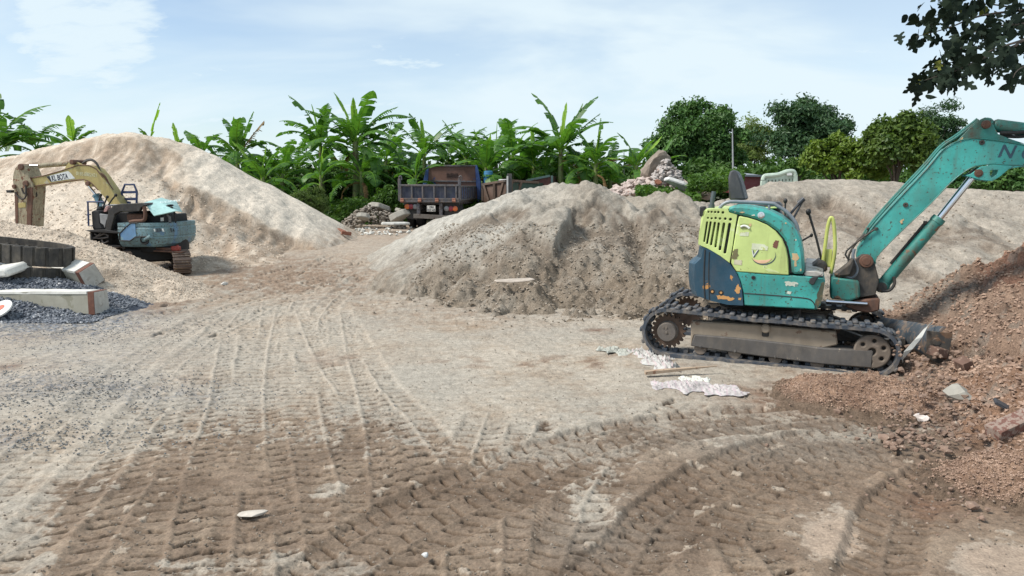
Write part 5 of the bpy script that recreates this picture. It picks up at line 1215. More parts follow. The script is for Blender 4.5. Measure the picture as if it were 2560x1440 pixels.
    mb = MB(); slab(mb, P, lug, 0.12, 0.09, 0.004); slab(mb, P, lug, -0.04, -0.07, 0.004); mb.build("cylinder_lug", yel, bo)
    for x, y, r in ((178, 405, 0.045), (217, 459, 0.042), (64, 459, 0.06)):
        p = P(x, y, 0.2); mb = MB(); mb.cyl(p, p + Vector((0, -0.36, 0)), r, 16, 0.01); mb.build("pin", rust, bo)
    mb = MB(); slab(mb, P, [(209, 450), (222, 455), (232, 462), (228, 467), (214, 463)], 0.16, -0.11, 0.005); mb.build("cylinder_bracket", yel, bo)
    dec = [(116, 441.5), (170, 427.5), (175, 431), (188, 446), (127, 454.5)]
    decal(P, dec, 0.151, paint("white_decal", (0.66, 0.68, 0.66), (0.45, 0.40, 0.25), 0.2, (0.3, 0.25, 0.15), 0.3, scale=5), "name_plate", bo)
    decal(P, [(116, 441.5), (123.5, 439.8), (129, 454), (127, 454.5)], 0.1545, plain("decal_black", (0.012, 0.014, 0.02), 0.6), "decal_wedge", bo)
    p0 = P(130.5, 453, 0.157); ex = (P(174, 446, 0.157) - p0).normalized(); ey = Vector((0, 1, 0)).cross(ex); ez = Vector((0, 1, 0)); ey = ez.cross(ex)
    M = Matrix((ex, ey, ez)).transposed().to_4x4(); M.translation = Vector((p0.x, 0.1545, p0.z))
    text_mesh("lettering", "KL BOTA", 0.098, M, plain("decal_navy", (0.012, 0.016, 0.035), 0.6), bo, 0.002, 0.315, 0.0, 0.02)
    p0 = P(190, 437.5, 0.157); ex = (P(243, 443, 0.157) - p0).normalized(); ey = ez.cross(ex)
    M = Matrix((ex, ey, ez)).transposed().to_4x4(); M.translation = Vector((p0.x, 0.151, p0.z))
    text_mesh("lettering", "0185.8872421", 0.062, M, plain("pale_lettering", (0.62, 0.60, 0.40), 0.6), bo, 0.002, 0.385)
    c0, c1 = P(172, 409, 0.02), P(98, 414.5, 0.02)
    mb = MB(); mb.lathe(c0, c1 - c0, [(0, 0.035), (0.01, 0.042), ((c1 - c0).length - 0.02, 0.042), ((c1 - c0).length, 0.05)], 16); cy = mb.build("arm_cylinder", rusty, root)
    mb = MB(); mb.cyl(c1, P(56, 413.5, 0.02), 0.022, 12); mb.build("rod", chrome, cy)
    c0, c1 = P(248, 500, 0.03), P(240, 486, 0.03)
    mb = MB(); mb.lathe(P(262, 530, 0.03), P(243, 492, 0.03) - P(262, 530, 0.03), [(0, 0.06), (0.30, 0.06), (0.31, 0.068), (0.34, 0.068)], 16); bc = mb.build("boom_cylinder", paint("cylinder_blue", (0.12, 0.26, 0.33), (0.3, 0.4, 0.4), 0.3, (0.05, 0.04, 0.04), 0.5, 0.5, 4), root)
    mb = MB(); mb.cyl(P(246, 496, 0.03), P(219, 461, 0.03), 0.025, 12); mb.build("rod", chrome, bc)
    arm = [(33, 432), (37, 421), (44, 412), (52, 409.5), (60, 412), (66, 424), (74, 444), (82, 462), (82, 475), (79, 520), (77, 568), (40, 560), (37, 545), (36, 500), (34, 470), (31, 450)]
    mb = MB(); slab(mb, P, arm, 0.19, -0.14, 0.008); ar = mb.build("dipper_arm", rusty, root)
    mb = MB(); slab(mb, P, [(68, 470), (81, 468), (79, 520), (77, 568), (66, 564)], 0.20, 0.17, 0.004); mb.build("arm_edge", rust, ar)
    mb = MB(); slab(mb, P, [(36, 480), (44, 478), (45, 560), (38, 558)], 0.197, 0.17, 0.004); mb.build("arm_edge", rust, ar)
    mb = MB(); slab(mb, P, [(45, 508), (64, 505), (64, 518), (46, 520)], 0.198, 0.17, 0.004); mb.build("weld_plate", yel, ar)
    for x, y, r, v1 in ((50, 417, 0.055, -0.18), (33, 466, 0.036, -0.15), (62, 459, 0.055, -0.18)):
        p = P(x, y, 0.225); mb = MB(); mb.cyl(p, Vector((p.x, v1, p.z)), r, 16, 0.01); mb.build("pin", rust, ar)
    mb = MB(); mb.box(P(30, 478.5, 0.1), (0.10, 0.16, 0.05), None, 0.006); mb.build("stop_block", black, ar)
    for pts in ([(54, 470), (60, 484), (65, 478), (64, 462)], [(38, 480), (46, 492), (56, 498), (64, 492), (66, 474)]):
        mb = MB(); mb.tube(P.many(pts, 0.22), 0.014, 8, 5); mb.build("hose", plain("dark_hose", (0.05, 0.042, 0.036), 0.7), ar)
    mb = MB(); mb.tube(P.many([(80, 470), (88, 477), (92, 487), (88, 493), (80, 493)], 0.1), 0.012, 8, 5); mb.build("hose", plain("dark_hose", (0.05, 0.042, 0.036), 0.7), ar)
    for k, dv in enumerate((0.06, 0.0, -0.05)):
        mb = MB(); o_ = k * 1.2; mb.tube(P.many([(202, 412 + o_), (212, 405 - o_), (222, 401 - o_), (232, 402 - o_), (243, 412 - o_), (252, 430), (266, 455), (290, 492), (300, 505)], dv), 0.016, 8, 4); mb.build("hose", plain("dark_hose", (0.05, 0.042, 0.036), 0.7), bo)
    mb = MB(); mb.tube(P.many([(252, 433), (262, 441), (272, 460), (282, 475)], 0.10), 0.018, 8, 4); mb.tube(P.many([(262, 450), (280, 480), (296, 503)], 0.12), 0.012, 8, 4); mb.build("pipe", rust, bo)
    # red fuel can standing on the step plate: its own thing
    q = Z(1330, 1012, 0.38); w = fr.M @ q
    mb = MB(); mb.box((0, 0, 0.045), (0.145, 0.10, 0.085), None, 0.015); mb.cyl((0.03, 0, 0.08), (0.03, 0, 0.105), 0.02, 10)
    o = link("plastic_can", mb.mesh("plastic_can"), plain("red_plastic", (0.32, 0.05, 0.035), 0.5)); o.location = w + Vector((0, 0, -0.035))
    tag(o, "small red plastic can lying on the step plate above the rusty steel track", "can")
yellow_excavator()

# ================================================================== DUMP TRUCK
def dump_truck():
    org = (-2.41, 21.5, 0.40); yaw = math.atan2(1, 0.08); fr = Frame(org, yaw); Z = Zoom(fr, 960, 360, 4.923)
    root = thing("dump_truck", "small dump truck with dark blue bed parked tail first before the banana plants", "truck", org, yaw)
    navy = paint("bed_navy", (0.018, 0.026, 0.055), (0.035, 0.045, 0.06), 0.3, (0.22, 0.20, 0.18), 0.28, 0.55, 1.2, speck=(0.30, 0.29, 0.28), speck_amt=0.10, streak=0.25)
    frame = paint("bed_frame", (0.085, 0.085, 0.095), (0.06, 0.05, 0.05), 0.5, (0.22, 0.16, 0.12), 0.5, 0.7, 2)
    blue = paint("truck_blue", (0.02, 0.06, 0.20), (0.14, 0.26, 0.36), 0.35, (0.12, 0.10, 0.09), 0.35, 0.5, 1.5)
    rustp = paint("rusty_headboard", (0.145, 0.072, 0.05), (0.022, 0.05, 0.15), 0.30, (0.05, 0.035, 0.03), 0.55, 0.75, 0.55, speck=(0.08, 0.05, 0.045), speck_amt=0.4)
    black = plain("chassis_black", (0.018, 0.017, 0.016), 0.8); rust = paint("hinge_rust", (0.27, 0.115, 0.07), None, 0, (0.1, 0.06, 0.05), 0.5, 0.8, 5)
    tyre = plain("tyre_rubber", (0.02, 0.02, 0.021), 0.8)
    L, t_, b_ = Z(195, 600, 0.0, 0), Z(600, 500, 0.0, 0), Z(600, 690, 0.0, 0)
    yl, yr = Z(195, 600, 0.0, 0).y, Z(925, 600, 0.0, 0).y; zt, zb = t_.z, b_.z; D = 3.55
    # tailgate
    mb = MB(); mb.box((0.03, (yl + yr) / 2, (zt + zb) / 2), (0.03, yl - yr - 0.06, zt - zb), None, 0.004); tg = mb.build("tailgate", navy, root)
    mb = MB()
    for z in (zt - 0.02, zb + 0.03, zb - 0.035): mb.box((-0.01, (yl + yr) / 2, z), (0.07, yl - yr, 0.055), None, 0.006)
    for x in (208, 345, 478, 618, 755, 890): mb.box((-0.012, Z(x, 600, 0, 0).y, (zt + zb) / 2), (0.06, 0.045, zt - zb), None, 0.006)
    mb.build("tailgate_frame", frame, tg)
    for x in (230, 445, 655, 865):
        q = Z(x, 690, 0, 0); mb = MB(); mb.box((-0.055, q.y, q.z - 0.005), (0.05, 0.10, 0.12), None, 0.01); mb.cyl((-0.09, q.y - 0.05, q.z - 0.03), (-0.09, q.y + 0.05, q.z - 0.03), 0.025, 8); mb.build("hinge", rust, tg)
    for y in (yl + 0.01, yr - 0.01):
        top_ = Z(215, 415, 0, 0).z
        mb = MB(); mb.box((0.02, y, (zb + top_) / 2 - 0.03), (0.09, 0.075, top_ - zb), None, 0.008)
        mb.tube([(0.02, y, top_ - 0.05), (0.02, y + 0.0, top_ + 0.03), (0.02, y - 0.05, top_ + 0.04), (0.02, y - 0.07, top_ - 0.06)], 0.022, 6, 3); mb.build("corner_post", frame, root)
    # floor, sides, headboard
    mb = MB(); mb.box((D / 2, (yl + yr) / 2, zb - 0.03), (D, yl - yr - 0.02, 0.10), None, 0.01)
    for u in np.arange(0.3, D, 0.45): mb.box((u, (yl + yr) / 2, zb - 0.10), (0.07, yl - yr - 0.06, 0.07), None, 0.004)
    mb.build("bed_floor", frame, root)
    for y in (yl, yr):
        mb = MB(); mb.box((D / 2 + 0.05, y, (zt + zb) / 2 - 0.02), (D - 0.08, 0.03, zt - zb - 0.05), None, 0.004); sb = mb.build("side_board", blue, root)
        mb = MB()
        for u in np.arange(0.25, D, 0.42): mb.box((u, y + (0.025 if y > 0 else -0.025), (zt + zb) / 2 - 0.02), (0.07, 0.05, zt - zb - 0.06), None, 0.006)
        for z in (zt - 0.05, zb): mb.box((D / 2 + 0.05, y + (0.02 if y > 0 else -0.02), z), (D - 0.1, 0.05, 0.05), None, 0.006)
        mb.build("side_ribs", frame, sb)
    hb = [(545, 262), (1122, 262), (1150, 560), (1150, 720), (520, 720), (520, 480)]
    a = Z.many(hb, D, 0); mb = MB(); mb.prism(a, [Vector((D + 0.05, p.y, p.z)) for p in a], 0.01); hbm = mb.build("headboard", rustp, root)
    mb = MB(); q0, q1 = Z(540, 268, D, 0), Z(1128, 268, D, 0); mb.bar(q0 + Vector((-0.02, 0, 0)), q1 + Vector((-0.02, 0, 0)), 0.07, 0.05)
    q0, q1 = Z(530, 455, D, 0), Z(1140, 462, D, 0); mb.bar(q0 + Vector((-0.015, 0, 0)), q1 + Vector((-0.015, 0, 0)), 0.04, 0.05); mb.build("headboard_rail", frame, hbm)
    for i in range(8):
        x = 775 + i * 18; q0, q1 = Z(x, 352 + (i % 3) * 4, D - 0.004, 0), Z(x, 415 - (i % 2) * 5, D - 0.004, 0)
        mb = MB(); mb.bar(q0, q1, 0.04, 0.008); mb.build("vent_slot", black, hbm)
    for sgn, x0 in ((1, 1122), (-1, 548)):
        a = Z.many([(x0, 258), (x0 + sgn * 22, 262), (x0 + sgn * 68, 470), (x0 + sgn * 70, 712), (x0 + sgn * 30, 720), (x0 + sgn * 5, 400)], D - 0.05, 0)
        mb = MB(); mb.prism(a, [p + Vector((0.16, 0, 0)) for p in a], 0.01); mb.build("side_shield", blue, hbm)
    q = Z(805, 500, D - 0.5, 0); mb = MB()
    for i in range(7): mb.rock((D - 0.6 + 0.15 * (i % 3), q.y + 0.1 * (i - 3), zb + 0.22 + 0.03 * (i % 2)), (0.3, 0.3, 0.35), i)
    mb.build("load_remains", paint("load_sand", (0.34, 0.24, 0.18), None, 0, rough=0.9), root)
    # chassis, bumper, lamps, plates, mudflaps, wheels
    mb = MB()
    for x in (430, 705): q = Z(x, 800, 0.1, 0); mb.box((1.9, q.y, q.z + 0.08), (3.8, 0.08, 0.18), None, 0.01); mb.box((0.06, q.y, q.z - 0.05), (0.10, 0.10, 0.42), None, 0.01)
    mb.build("chassis", frame, root)
    q0, q1 = Z(365, 885, -0.02, 0), Z(780, 905, -0.02, 0); mb = MB(); mb.bar(q0, q1, 0.08, 0.12); mb.build("bumper", paint("bumper_grey", (0.13, 0.115, 0.10), (0.07, 0.05, 0.04), 0.5, rough=0.8, scale=2), root)
    for x0, x1 in ((275, 415), (745, 925)):
        a = Z.many([(x0, 720), (x1, 720), (x1, 810), (x0, 810)], 0.05, 0); mb = MB(); mb.prism(a, [p + Vector((0.06, 0, 0)) for p in a], 0.01); lb = mb.build("lamp_board", black, root)
        xs = ((285, "amber_lens", (0.55, 0.13, 0.03)), (332, "red_lens", (0.22, 0.02, 0.03)), (385, "clear_lens", (0.20, 0.20, 0.20))) if x0 < 500 else ((876, "amber_lens", (0.60, 0.17, 0.04)), (824, "red_lens", (0.28, 0.02, 0.03)), (770, "clear_lens", (0.16, 0.18, 0.12)))
        for x, nm, c in xs:
            q = Z(x, 770 if x0 < 500 else 796, 0.05, 0); mb = MB(); mb.lathe((q.x + 0.01, q.y, q.z), (-1, 0, 0), [(0, 0.075), (0.02, 0.075), (0.035, 0.05), (0.04, 0.01)], 16); mb.build("tail_lamp", plain(nm, c, 0.3), lb)
        a = Z.many([(x0 - 2, 812), (x1 - 5, 812), (x1 - 10, 930), (x0, 915)], 0.12, 0); mb = MB(); mb.prism(a, [p + Vector((0.02, 0, 0)) for p in a], 0.004); mb.build("mudflap", plain("mudflap_grey", (0.055, 0.052, 0.048), 0.85), root)
    a = Z.many([(528, 758), (632, 758), (634, 832), (526, 832)], -0.03, 0); mb = MB(); mb.prism(a, [p + Vector((0.012, 0, 0)) for p in a], 0.003); pl = mb.build("number_plate", paint("plate_white", (0.62, 0.60, 0.55), (0.35, 0.28, 0.22), 0.2, rough=0.6, scale=5), root)
    TX = lambda x, y: (lambda q: Matrix(((0, 0, -1, -0.032), (-1, 0, 0, q.y), (0, 1, 0, q.z), (0, 0, 0, 1))))(Z(x, y, -0.03, 0))
    tm = plain("plate_black", (0.03, 0.028, 0.028), 0.6)
    k = 1 / 4.923 * 21.5 / F
    text_mesh("lettering", "29H", 28 * k, TX(558, 791, ), tm, pl, 0.002, 52 * k, 0, 0.012); text_mesh("lettering", "107.43", 28 * k, TX(531, 828), tm, pl, 0.002, 98 * k, 0, 0.012)
    mb = MB(); q = Z(580, 800, 0.4, 0); mb.box((0.5, q.y, q.z), (0.1, 1.0, 0.16), None, 0.02); mb.cyl((0.95, yl - 0.2, 0.40), (0.95, yr + 0.2, 0.40), 0.10, 14); mb.ball((0.95, (yl + yr) / 2, 0.42), 0.22, 12); mb.build("axle", black, root)
    for y in (yl - 0.16, yl - 0.42, yr + 0.16, yr + 0.42):
        mb = MB(); mb.lathe((0.95, y - 0.11, 0.40), (0, 1, 0), [(0, 0.22), (0.01, 0.34), (0.04, 0.395), (0.18, 0.395), (0.21, 0.34), (0.22, 0.22)], 28); w = mb.build("wheel", tyre, root)
        mb = MB(); mb.lathe((0.95, y - 0.09, 0.40), (0, 1, 0), [(0, 0.1), (0.01, 0.21), (0.17, 0.21), (0.18, 0.1)], 20); mb.build("rim", frame, w)
    for y in (yl - 0.18, yr + 0.18):
        mb = MB(); mb.lathe((4.3, y - 0.11, 0.40), (0, 1, 0), [(0, 0.22), (0.01, 0.34), (0.04, 0.395), (0.18, 0.395), (0.21, 0.34), (0.22, 0.22)], 28); mb.build("wheel", tyre, root)
    # cab, mostly hidden behind the headboard
    mb = MB(); cabp = [(D + 0.18, 0.75), (D + 0.18, 1.70), (D + 0.35, 1.86), (D + 1.15, 1.86), (D + 1.45, 1.30), (D + 1.55, 0.75)]
    mb.prism([Vector((a, yl - 0.10, b)) for a, b in cabp], [Vector((a, yr + 0.10, b)) for a, b in cabp], 0.05); cb = mb.build("cab", blue, root)
    for y in (yl - 0.09, yr + 0.09):
        w = [(D + 0.55, 1.30), (D + 0.6, 1.72), (D + 1.1, 1.72), (D + 1.3, 1.30)]; s = 0.008 if y > 0 else -0.008
        mb = MB(); mb.prism([Vector((a, y, b)) for a, b in w], [Vector((a, y + s, b)) for a, b in w]); mb.build("window", plain("cab_glass", (0.03, 0.04, 0.045), 0.1), cb)
    q = Z(1185, 380, D + 0.9, 0); mb = MB(); mb.box((D + 1.2, yr - 0.18, 1.45), (0.05, 0.16, 0.30), None, 0.02); mb.bar((D + 1.2, yr - 0.12, 1.45), (D + 1.15, yr + 0.12, 1.5), 0.02, 0.02); mb.build("mirror", black, cb)
dump_truck()

# ================================================================== OLD STEEL BODIES BEHIND THE MIDDLE HEAP
def box_thing(name, label, cat, P, size_y, mat, ribs, rib_mat, extra=None):
    """a panelled steel body: P is its near face outline (world), extruded away from the viewer"""
    o = sum(P, Vector()) / len(P); base = Vector((o.x, o.y, min(p.z for p in P)))
    root = thing(name, label, cat, base)
    mb = MB(); a = [p - base for p in P]; d = Vector((0.15, 1, 0)).normalized() * size_y
    mb.prism(a, [p + d for p in a], 0.01); bd = mb.build("side_panel", mat, root)
    for i, (p, q) in enumerate(ribs):
        mb = MB(); off = Vector((0, -0.03, 0)); mb.bar(p - base + off, q - base + off, 0.06, 0.07); mb.build("rib", rib_mat, bd)
    if extra: extra(root, base)
    return root
q = lambda x, y, Y: at(960 + x / 4.923, 360 + y / 4.923, Y)
brown = paint("tipper_brown", (0.105, 0.062, 0.042), (0.06, 0.07, 0.05), 0.4, (0.05, 0.035, 0.028), 0.5, 0.75, 1.2, streak=0.3)
brown2 = paint("tipper_rib", (0.13, 0.085, 0.06), (0.07, 0.06, 0.05), 0.5, rough=0.8, scale=2)
box_thing("tipper_body", "rusty brown steel tipper body with braced side beside the dump truck", "tipper body",
          [q(1205, 505, 23.5), q(1505, 455, 22.8), q(1510, 720, 22.8), q(1205, 720, 23.5)], 1.6, brown,
          [(q(1205, 500, 23.5), q(1505, 452, 22.8)), (q(1355, 478, 23.1), q(1355, 700, 23.1)), (q(1228, 505, 23.4), q(1290, 690, 23.3)), (q(1470, 465, 22.9), q(1425, 640, 23.0)), (q(1212, 500, 23.5), q(1212, 700, 23.5))], brown2)
def post_extra(root, base):
    pass
r = thing("steel_post", "pale and dark upright steel post between two old tipper bodies", "post", tuple(q(1535, 600, 22.6)))
b = q(1535, 600, 22.6); mb = MB(); mb.bar(q(1520, 395, 22.6) - b, q(1520, 640, 22.6) - b, 0.10, 0.05); mb.build("face_strip", plain("strip_pale", (0.5, 0.5, 0.48), 0.6), r)
mb = MB(); mb.bar(q(1545, 365, 22.7) - b, q(1545, 640, 22.7) - b, 0.14, 0.14); mb.build("post", paint("post_dark", (0.05, 0.055, 0.055), (0.1, 0.07, 0.05), 0.4, scale=2), r)
green = paint("tipper_green", (0.035, 0.075, 0.055), (0.08, 0.06, 0.045), 0.45, (0.05, 0.035, 0.028), 0.5, 0.7, 1.2, streak=0.2)
box_thing("tipper_body", "dark green steel tipper body half buried behind the grey sand crest", "tipper body",
          [q(1565, 455, 23.0), q(1900, 478, 23.6), q(1905, 700, 23.6), q(1565, 700, 23.0)], 1.5, green,
          [(q(1565, 452, 23.0), q(1900, 475, 23.6)), (q(1690, 470, 23.2), q(1650, 620, 23.2)), (q(1572, 455, 23.0), q(1572, 660, 23.0))], brown2)
box_thing("tipper_body", "reddish steel tipper body with sloping top and teal end behind the green one", "tipper body",
          [q(1750, 455, 25.0), q(2045, 392, 25.0), q(2085, 395, 25.0), q(2085, 640, 25.0), q(1750, 640, 25.0)], 1.6, paint("tipper_red", (0.13, 0.045, 0.035), (0.06, 0.045, 0.04), 0.4, (0.05, 0.035, 0.03), 0.5, 0.75, 1.3),
          [(q(1750, 452, 25.0), q(2040, 392, 25.0)), (q(2068, 390, 25.0), q(2068, 600, 25.0))], paint("tipper_teal", (0.07, 0.13, 0.125), (0.1, 0.08, 0.06), 0.4, scale=2))
b = q(1285, 480, 25.0); mb = MB(); mb.lathe((0, 0, 0), (0, 0, 1), [(0, 0.14), (0.01, 0.155), (0.20, 0.16), (0.215, 0.165), (0.23, 0.16), (0.38, 0.145), (0.40, 0.11), (0.40, 0.02)], 20)
o = link("plastic_drum", mb.mesh("plastic_drum"), plain("drum_blue", (0.04, 0.17, 0.32), 0.5)); o.location = b; tag(o, "small blue plastic drum standing above the rusty brown tipper body", "drum")
b = q(1475, 450, 23.4); mb = MB(); mb.box((0, 0, 0.03), (0.32, 0.2, 0.06), None, 0.01)
o = link("paint_tray", mb.mesh("paint_tray"), plain("tray_white", (0.7, 0.7, 0.68), 0.6)); o.location = b + Vector((0, 0, -0.02)); tag(o, "flat white tray on the top rail of the rusty brown tipper body", "tray")

# ---- red metal wall and ribbed pale green panel by the trees
e5 = lambda x, y, Y: at(1460 + x / 4.2667, 360 + y / 4.2667, Y)
P_ = [e5(1640, 345, 27), e5(1900, 345, 27.5), e5(1905, 520, 27.5), e5(1640, 520, 27)]; b = sum(P_, Vector()) / 4; b.z = min(p.z for p in P_)
r = thing("metal_shed", "low dark red sheet metal shed with grey roof edge under the trees", "shed", b)
mb = MB(); mb.prism([p - b for p in P_], [p - b + Vector((0.1, 2.2, 0)) for p in P_]); mb.build("wall", paint("shed_red", (0.17, 0.03, 0.035), (0.12, 0.04, 0.04), 0.3, (0.08, 0.05, 0.04), 0.4, 0.6, 1.5, streak=0.2), r)
mb = MB(); mb.bar(e5(1620, 335, 26.95) - b, e5(1915, 342, 27.4) - b, 0.16, 0.07); mb.prism([p - b for p in (e5(1620, 333, 26.9), e5(1915, 340, 27.4), e5(1915, 336, 27.4), e5(1620, 329, 26.9))], [p - b + Vector((0.1, 2.5, 0.14)) for p in (e5(1620, 333, 26.9), e5(1915, 340, 27.4), e5(1915, 336, 27.4), e5(1620, 329, 26.9))]); mb.build("roof", plain("roof_grey", (0.23, 0.25, 0.28), 0.6), r)
def ribbed_panel():
    b = e5(2085, 440, 22); r = thing("ribbed_panel", "pale green ribbed plastic panel with a curved top edge on the sand crest", "panel", b)
    fr = Frame(b, 0.0); Z = Zoom(fr, 1460, 360, 4.2667)
    ol = [(1908, 440), (1912, 385), (1925, 350), (1950, 338), (2000, 335), (2070, 328), (2120, 312), (2165, 295), (2215, 290), (2245, 298), (2258, 330), (2260, 440)]
    inner = [(1935, 440), (1938, 390), (1950, 362), (2000, 357), (2075, 350), (2130, 333), (2172, 318), (2212, 314), (2232, 322), (2236, 440)]
    m = paint("mint_plastic", (0.47, 0.56, 0.47), (0.40, 0.46, 0.38), 0.4, (0.2, 0.2, 0.15), 0.35, 0.5, 2.5)
    mb = MB(); slab(mb, Z, inner, 0.04, 0.08, 0.004); pn = mb.build("panel", m, r)
    A = Z.many(ol[1:-1], 0.0); mb = MB(); mb.tube([Vector((p.x, 0.04, p.z)) for p in smooth_path(A, 4)], 0.065, 8)
    mb.bar(Z(1915, 390, 0) + Vector((0, .04, 0)), Z(1910, 470, 0) + Vector((0, .04, 0)), 0.12, 0.12); mb.bar(Z(2254, 330, 0) + Vector((0, .04, 0)), Z(2258, 470, 0) + Vector((0, .04, 0)), 0.12, 0.12); mb.build("rim", m, r)
    for i in range(8):
        x = 1965 + i * 37; y = 385 - i * 2.5; mb = MB(); a = Z.many([(x, y), (x + 10, y), (x + 10, y + 26), (x, y + 26)], 0.036); mb.prism(a, [p + Vector((0, 0.01, 0)) for p in a]); mb.build("slot", plain("slot_dark", (0.06, 0.08, 0.055), 0.8), pn)
    mb = MB(); a = Z.many([(2165, 318), (2195, 308), (2222, 312), (2218, 334), (2172, 336)], -0.04); mb.prism(a, [p + Vector((0, 0.05, 0)) for p in a]); mb.build("bracket", plain("tray_white", (0.7, 0.7, 0.68), 0.6), r)
ribbed_panel()
b = at(1833, 455, 24); t_ = at(1831, 322, 24)
mb = MB(); mb.tube([(0, 0, 0), t_ - b], [0.035, 0.018], 6); o = link("metal_pole", mb.mesh("metal_pole"), plain("pole_grey", (0.28, 0.29, 0.30), 0.5)); o.location = b; tag(o, "thin grey metal pole rising behind the excavator seat, in front of the round tree", "pole")
b = at(1560, 470, 26); mb = MB(); mb.tube([(0, 0, 0), at(1560, 375, 26) - b], [0.02, 0.012], 6); o = link("metal_pole", mb.mesh("metal_pole"), plain("pole_grey", (0.28, 0.29, 0.30), 0.5)); o.location = b; tag(o, "very thin pole beside the yellowing banana leaf", "pole")

# ================================================================== CONCRETE POSTS, RUBBER TRACKS
conc = paint("weathered_concrete", (0.37, 0.35, 0.28), (0.28, 0.265, 0.20), 0.5, (0.16, 0.14, 0.10), 0.35, 0.9, 1.5, speck=(0.20, 0.18, 0.14), speck_amt=0.2)
concw = paint("white_lit_concrete", (0.70, 0.68, 0.62), (0.50, 0.47, 0.40), 0.25, (0.22, 0.19, 0.15), 0.3, 0.9, 2.0, speck=(0.18, 0.15, 0.12), speck_amt=0.25)
rustb = paint("rust_band", (0.15, 0.058, 0.035), (0.20, 0.09, 0.05), 0.3, (0.07, 0.04, 0.03), 0.4, 0.85, 5); endc = paint("lit_end_concrete", (0.50, 0.48, 0.43), (0.40, 0.37, 0.32), 0.4, rough=0.9, scale=4)
def post(label, p0, p1, w, h, roll=0.0, slantb=0.0):
    """square concrete post from p0 (hidden end) to p1 (steel-shod end); centre line points"""
    p0, p1 = Vector(p0), Vector(p1); d = (p1 - p0); L = d.length; x = d.normalized(); y = Vector((0, 0, 1)).cross(x).normalized(); z = x.cross(y)
    Rm = Matrix((x, y, z)).transposed() @ Matrix.Rotation(roll, 3, 'X')
    r = bpy.data.objects.new("concrete_post", None); COL.objects.link(r); r.empty_display_size = .2; r.matrix_world = Matrix.Translation(p0) @ Rm.to_4x4(); tag(r, label, "concrete post")
    def ring(u, k=1.0): return [Vector((u, -w / 2 * k, -h / 2 * k)), Vector((u, w / 2 * k, -h / 2 * k)), Vector((u, w / 2 * k * 0.9, h / 2 * k)), Vector((u, -w / 2 * k * 0.9, h / 2 * k))]
    rn = random.Random(len(label))
    def rr(u, k=1.0): return [p + Vector((rn.uniform(-.003, .003), rn.uniform(-.006, .006), rn.uniform(-.006, .006))) for p in ring(u, k)]
    n = 14; rings = [rr((L - 0.08) * i / n) for i in range(n + 1)]
    mb = MB(); mb.loft(rings); bd = mb.build("shaft", conc, r, sharp=25)
    rings = [[Vector((q.x, q.y, h / 2 + 0.004 + rn.uniform(0, .012))) if j > 1 else Vector((q.x, q.y * 0.93, h / 2 - 0.02)) for j, q in enumerate(rg)] for rg in [ring((L - 0.10) * i / 20, 1.015) for i in range(21)]]
    mb = MB(); mb.loft(rings); mb.build("lit_top", concw, bd, sharp=25)  # whiter upper layer paints the light from above onto the top
    mb = MB(); mb.loft([ring(L - 0.085, 1.04), ring(L - 0.002, 1.04)]); bm_ = mb.build("steel_band", rustb, r, sharp=25)
    mb = MB(); mb.loft([ring(L - 0.1, 0.99), ring(L + 0.006, 0.99)]); mb.build("end_face", endc, r, sharp=25)  # paler end has the light on that face put into its colour
g0 = on_ground(232, 790)
post("long concrete post with white crust lying in front on dark gravel", (-9.3, 9.85, 0.10), (at(247, 756, 9.25) + Vector((0, 0.06, 0.0))), 0.27, 0.27)
post("short visible concrete post under the rubber tracks, its rusty shod end tilted upward", at(60, 655, 10.9) + Vector((0, 0, -0.02)), at(229, 692, 10.05), 0.26, 0.28, R(28))
mb = MB(); mb.box((0, 0, 0), (0.9, 0.42, 0.12), Matrix.Rotation(R(-14), 3, 'Y'), 0.03)
o = link("concrete_slab", mb.mesh("concrete_slab"), concw); o.location = at(10, 672, 9.95) + Vector((-0.12, 0, -0.02)); o.rotation_euler = (R(12), R(8), R(-15)); tag(o, "white crusted slab tilted on the dark gravel below the rubber tracks", "concrete slab")
def rubber_track(label, ctr, la, lb, w, z0, rot, thick=0.035, seed=1, tilt=0.0):
    """closed rubber belt lying on its side"""
    r = bpy.data.objects.new("rubber_track", None); COL.objects.link(r); r.location = ctr; r.rotation_euler = (0, tilt, rot); tag(r, label, "rubber track")
    pts = []
    n = 60
    for i in range(n):
        t = 2 * math.pi * i / n; cx = math.copysign(abs(math.cos(t)) ** 0.55, math.cos(t)) * la; cy = math.copysign(abs(math.sin(t)) ** 0.9, math.sin(t)) * lb * (1 - 0.30 * math.exp(-((cx) / (la * 0.45)) ** 2))
        pts.append(Vector((cx, cy)))
    pts = pts[::-1]
    mb = MB(); belt(mb, pts, -thick, lambda u, z, ww: Vector((u, z, ww)), 0, w)
    for p, t in resample(pts, 0.14):
        nrm = Vector((-t.y, t.x)); a = math.atan2(t.y, t.x); q = p + nrm * (thick + 0.006)
        mb.box((q.x, q.y, w / 2), (0.115, 0.022, w * 0.97), Matrix.Rotation(a, 3, 'Z'), 0.008)
        q = p - nrm * 0.014; mb.box((q.x, q.y, w / 2), (0.05, 0.03, w * 0.4), Matrix.Rotation(a, 3, 'Z'), 0.006)
    mb.build("belt", paint("muddy_rubber", (0.042, 0.038, 0.033), None, 0, (0.14, 0.118, 0.09), 0.7, 0.85, 2.5), r)
c = at(-70, 640, 10.35)
rubber_track("muddy rubber track lying on its side, upper one of two stacked on the gravel", c + Vector((0, 0.0, 0.02)), 1.42, 0.34, 0.26, 0, R(-6), tilt=R(6), seed=1)
rubber_track("muddy rubber track lying on its side, lower one of two stacked on the gravel", c + Vector((-0.05, -0.02, -0.24)), 1.40, 0.36, 0.24, 0, R(-5), tilt=R(6), seed=2)
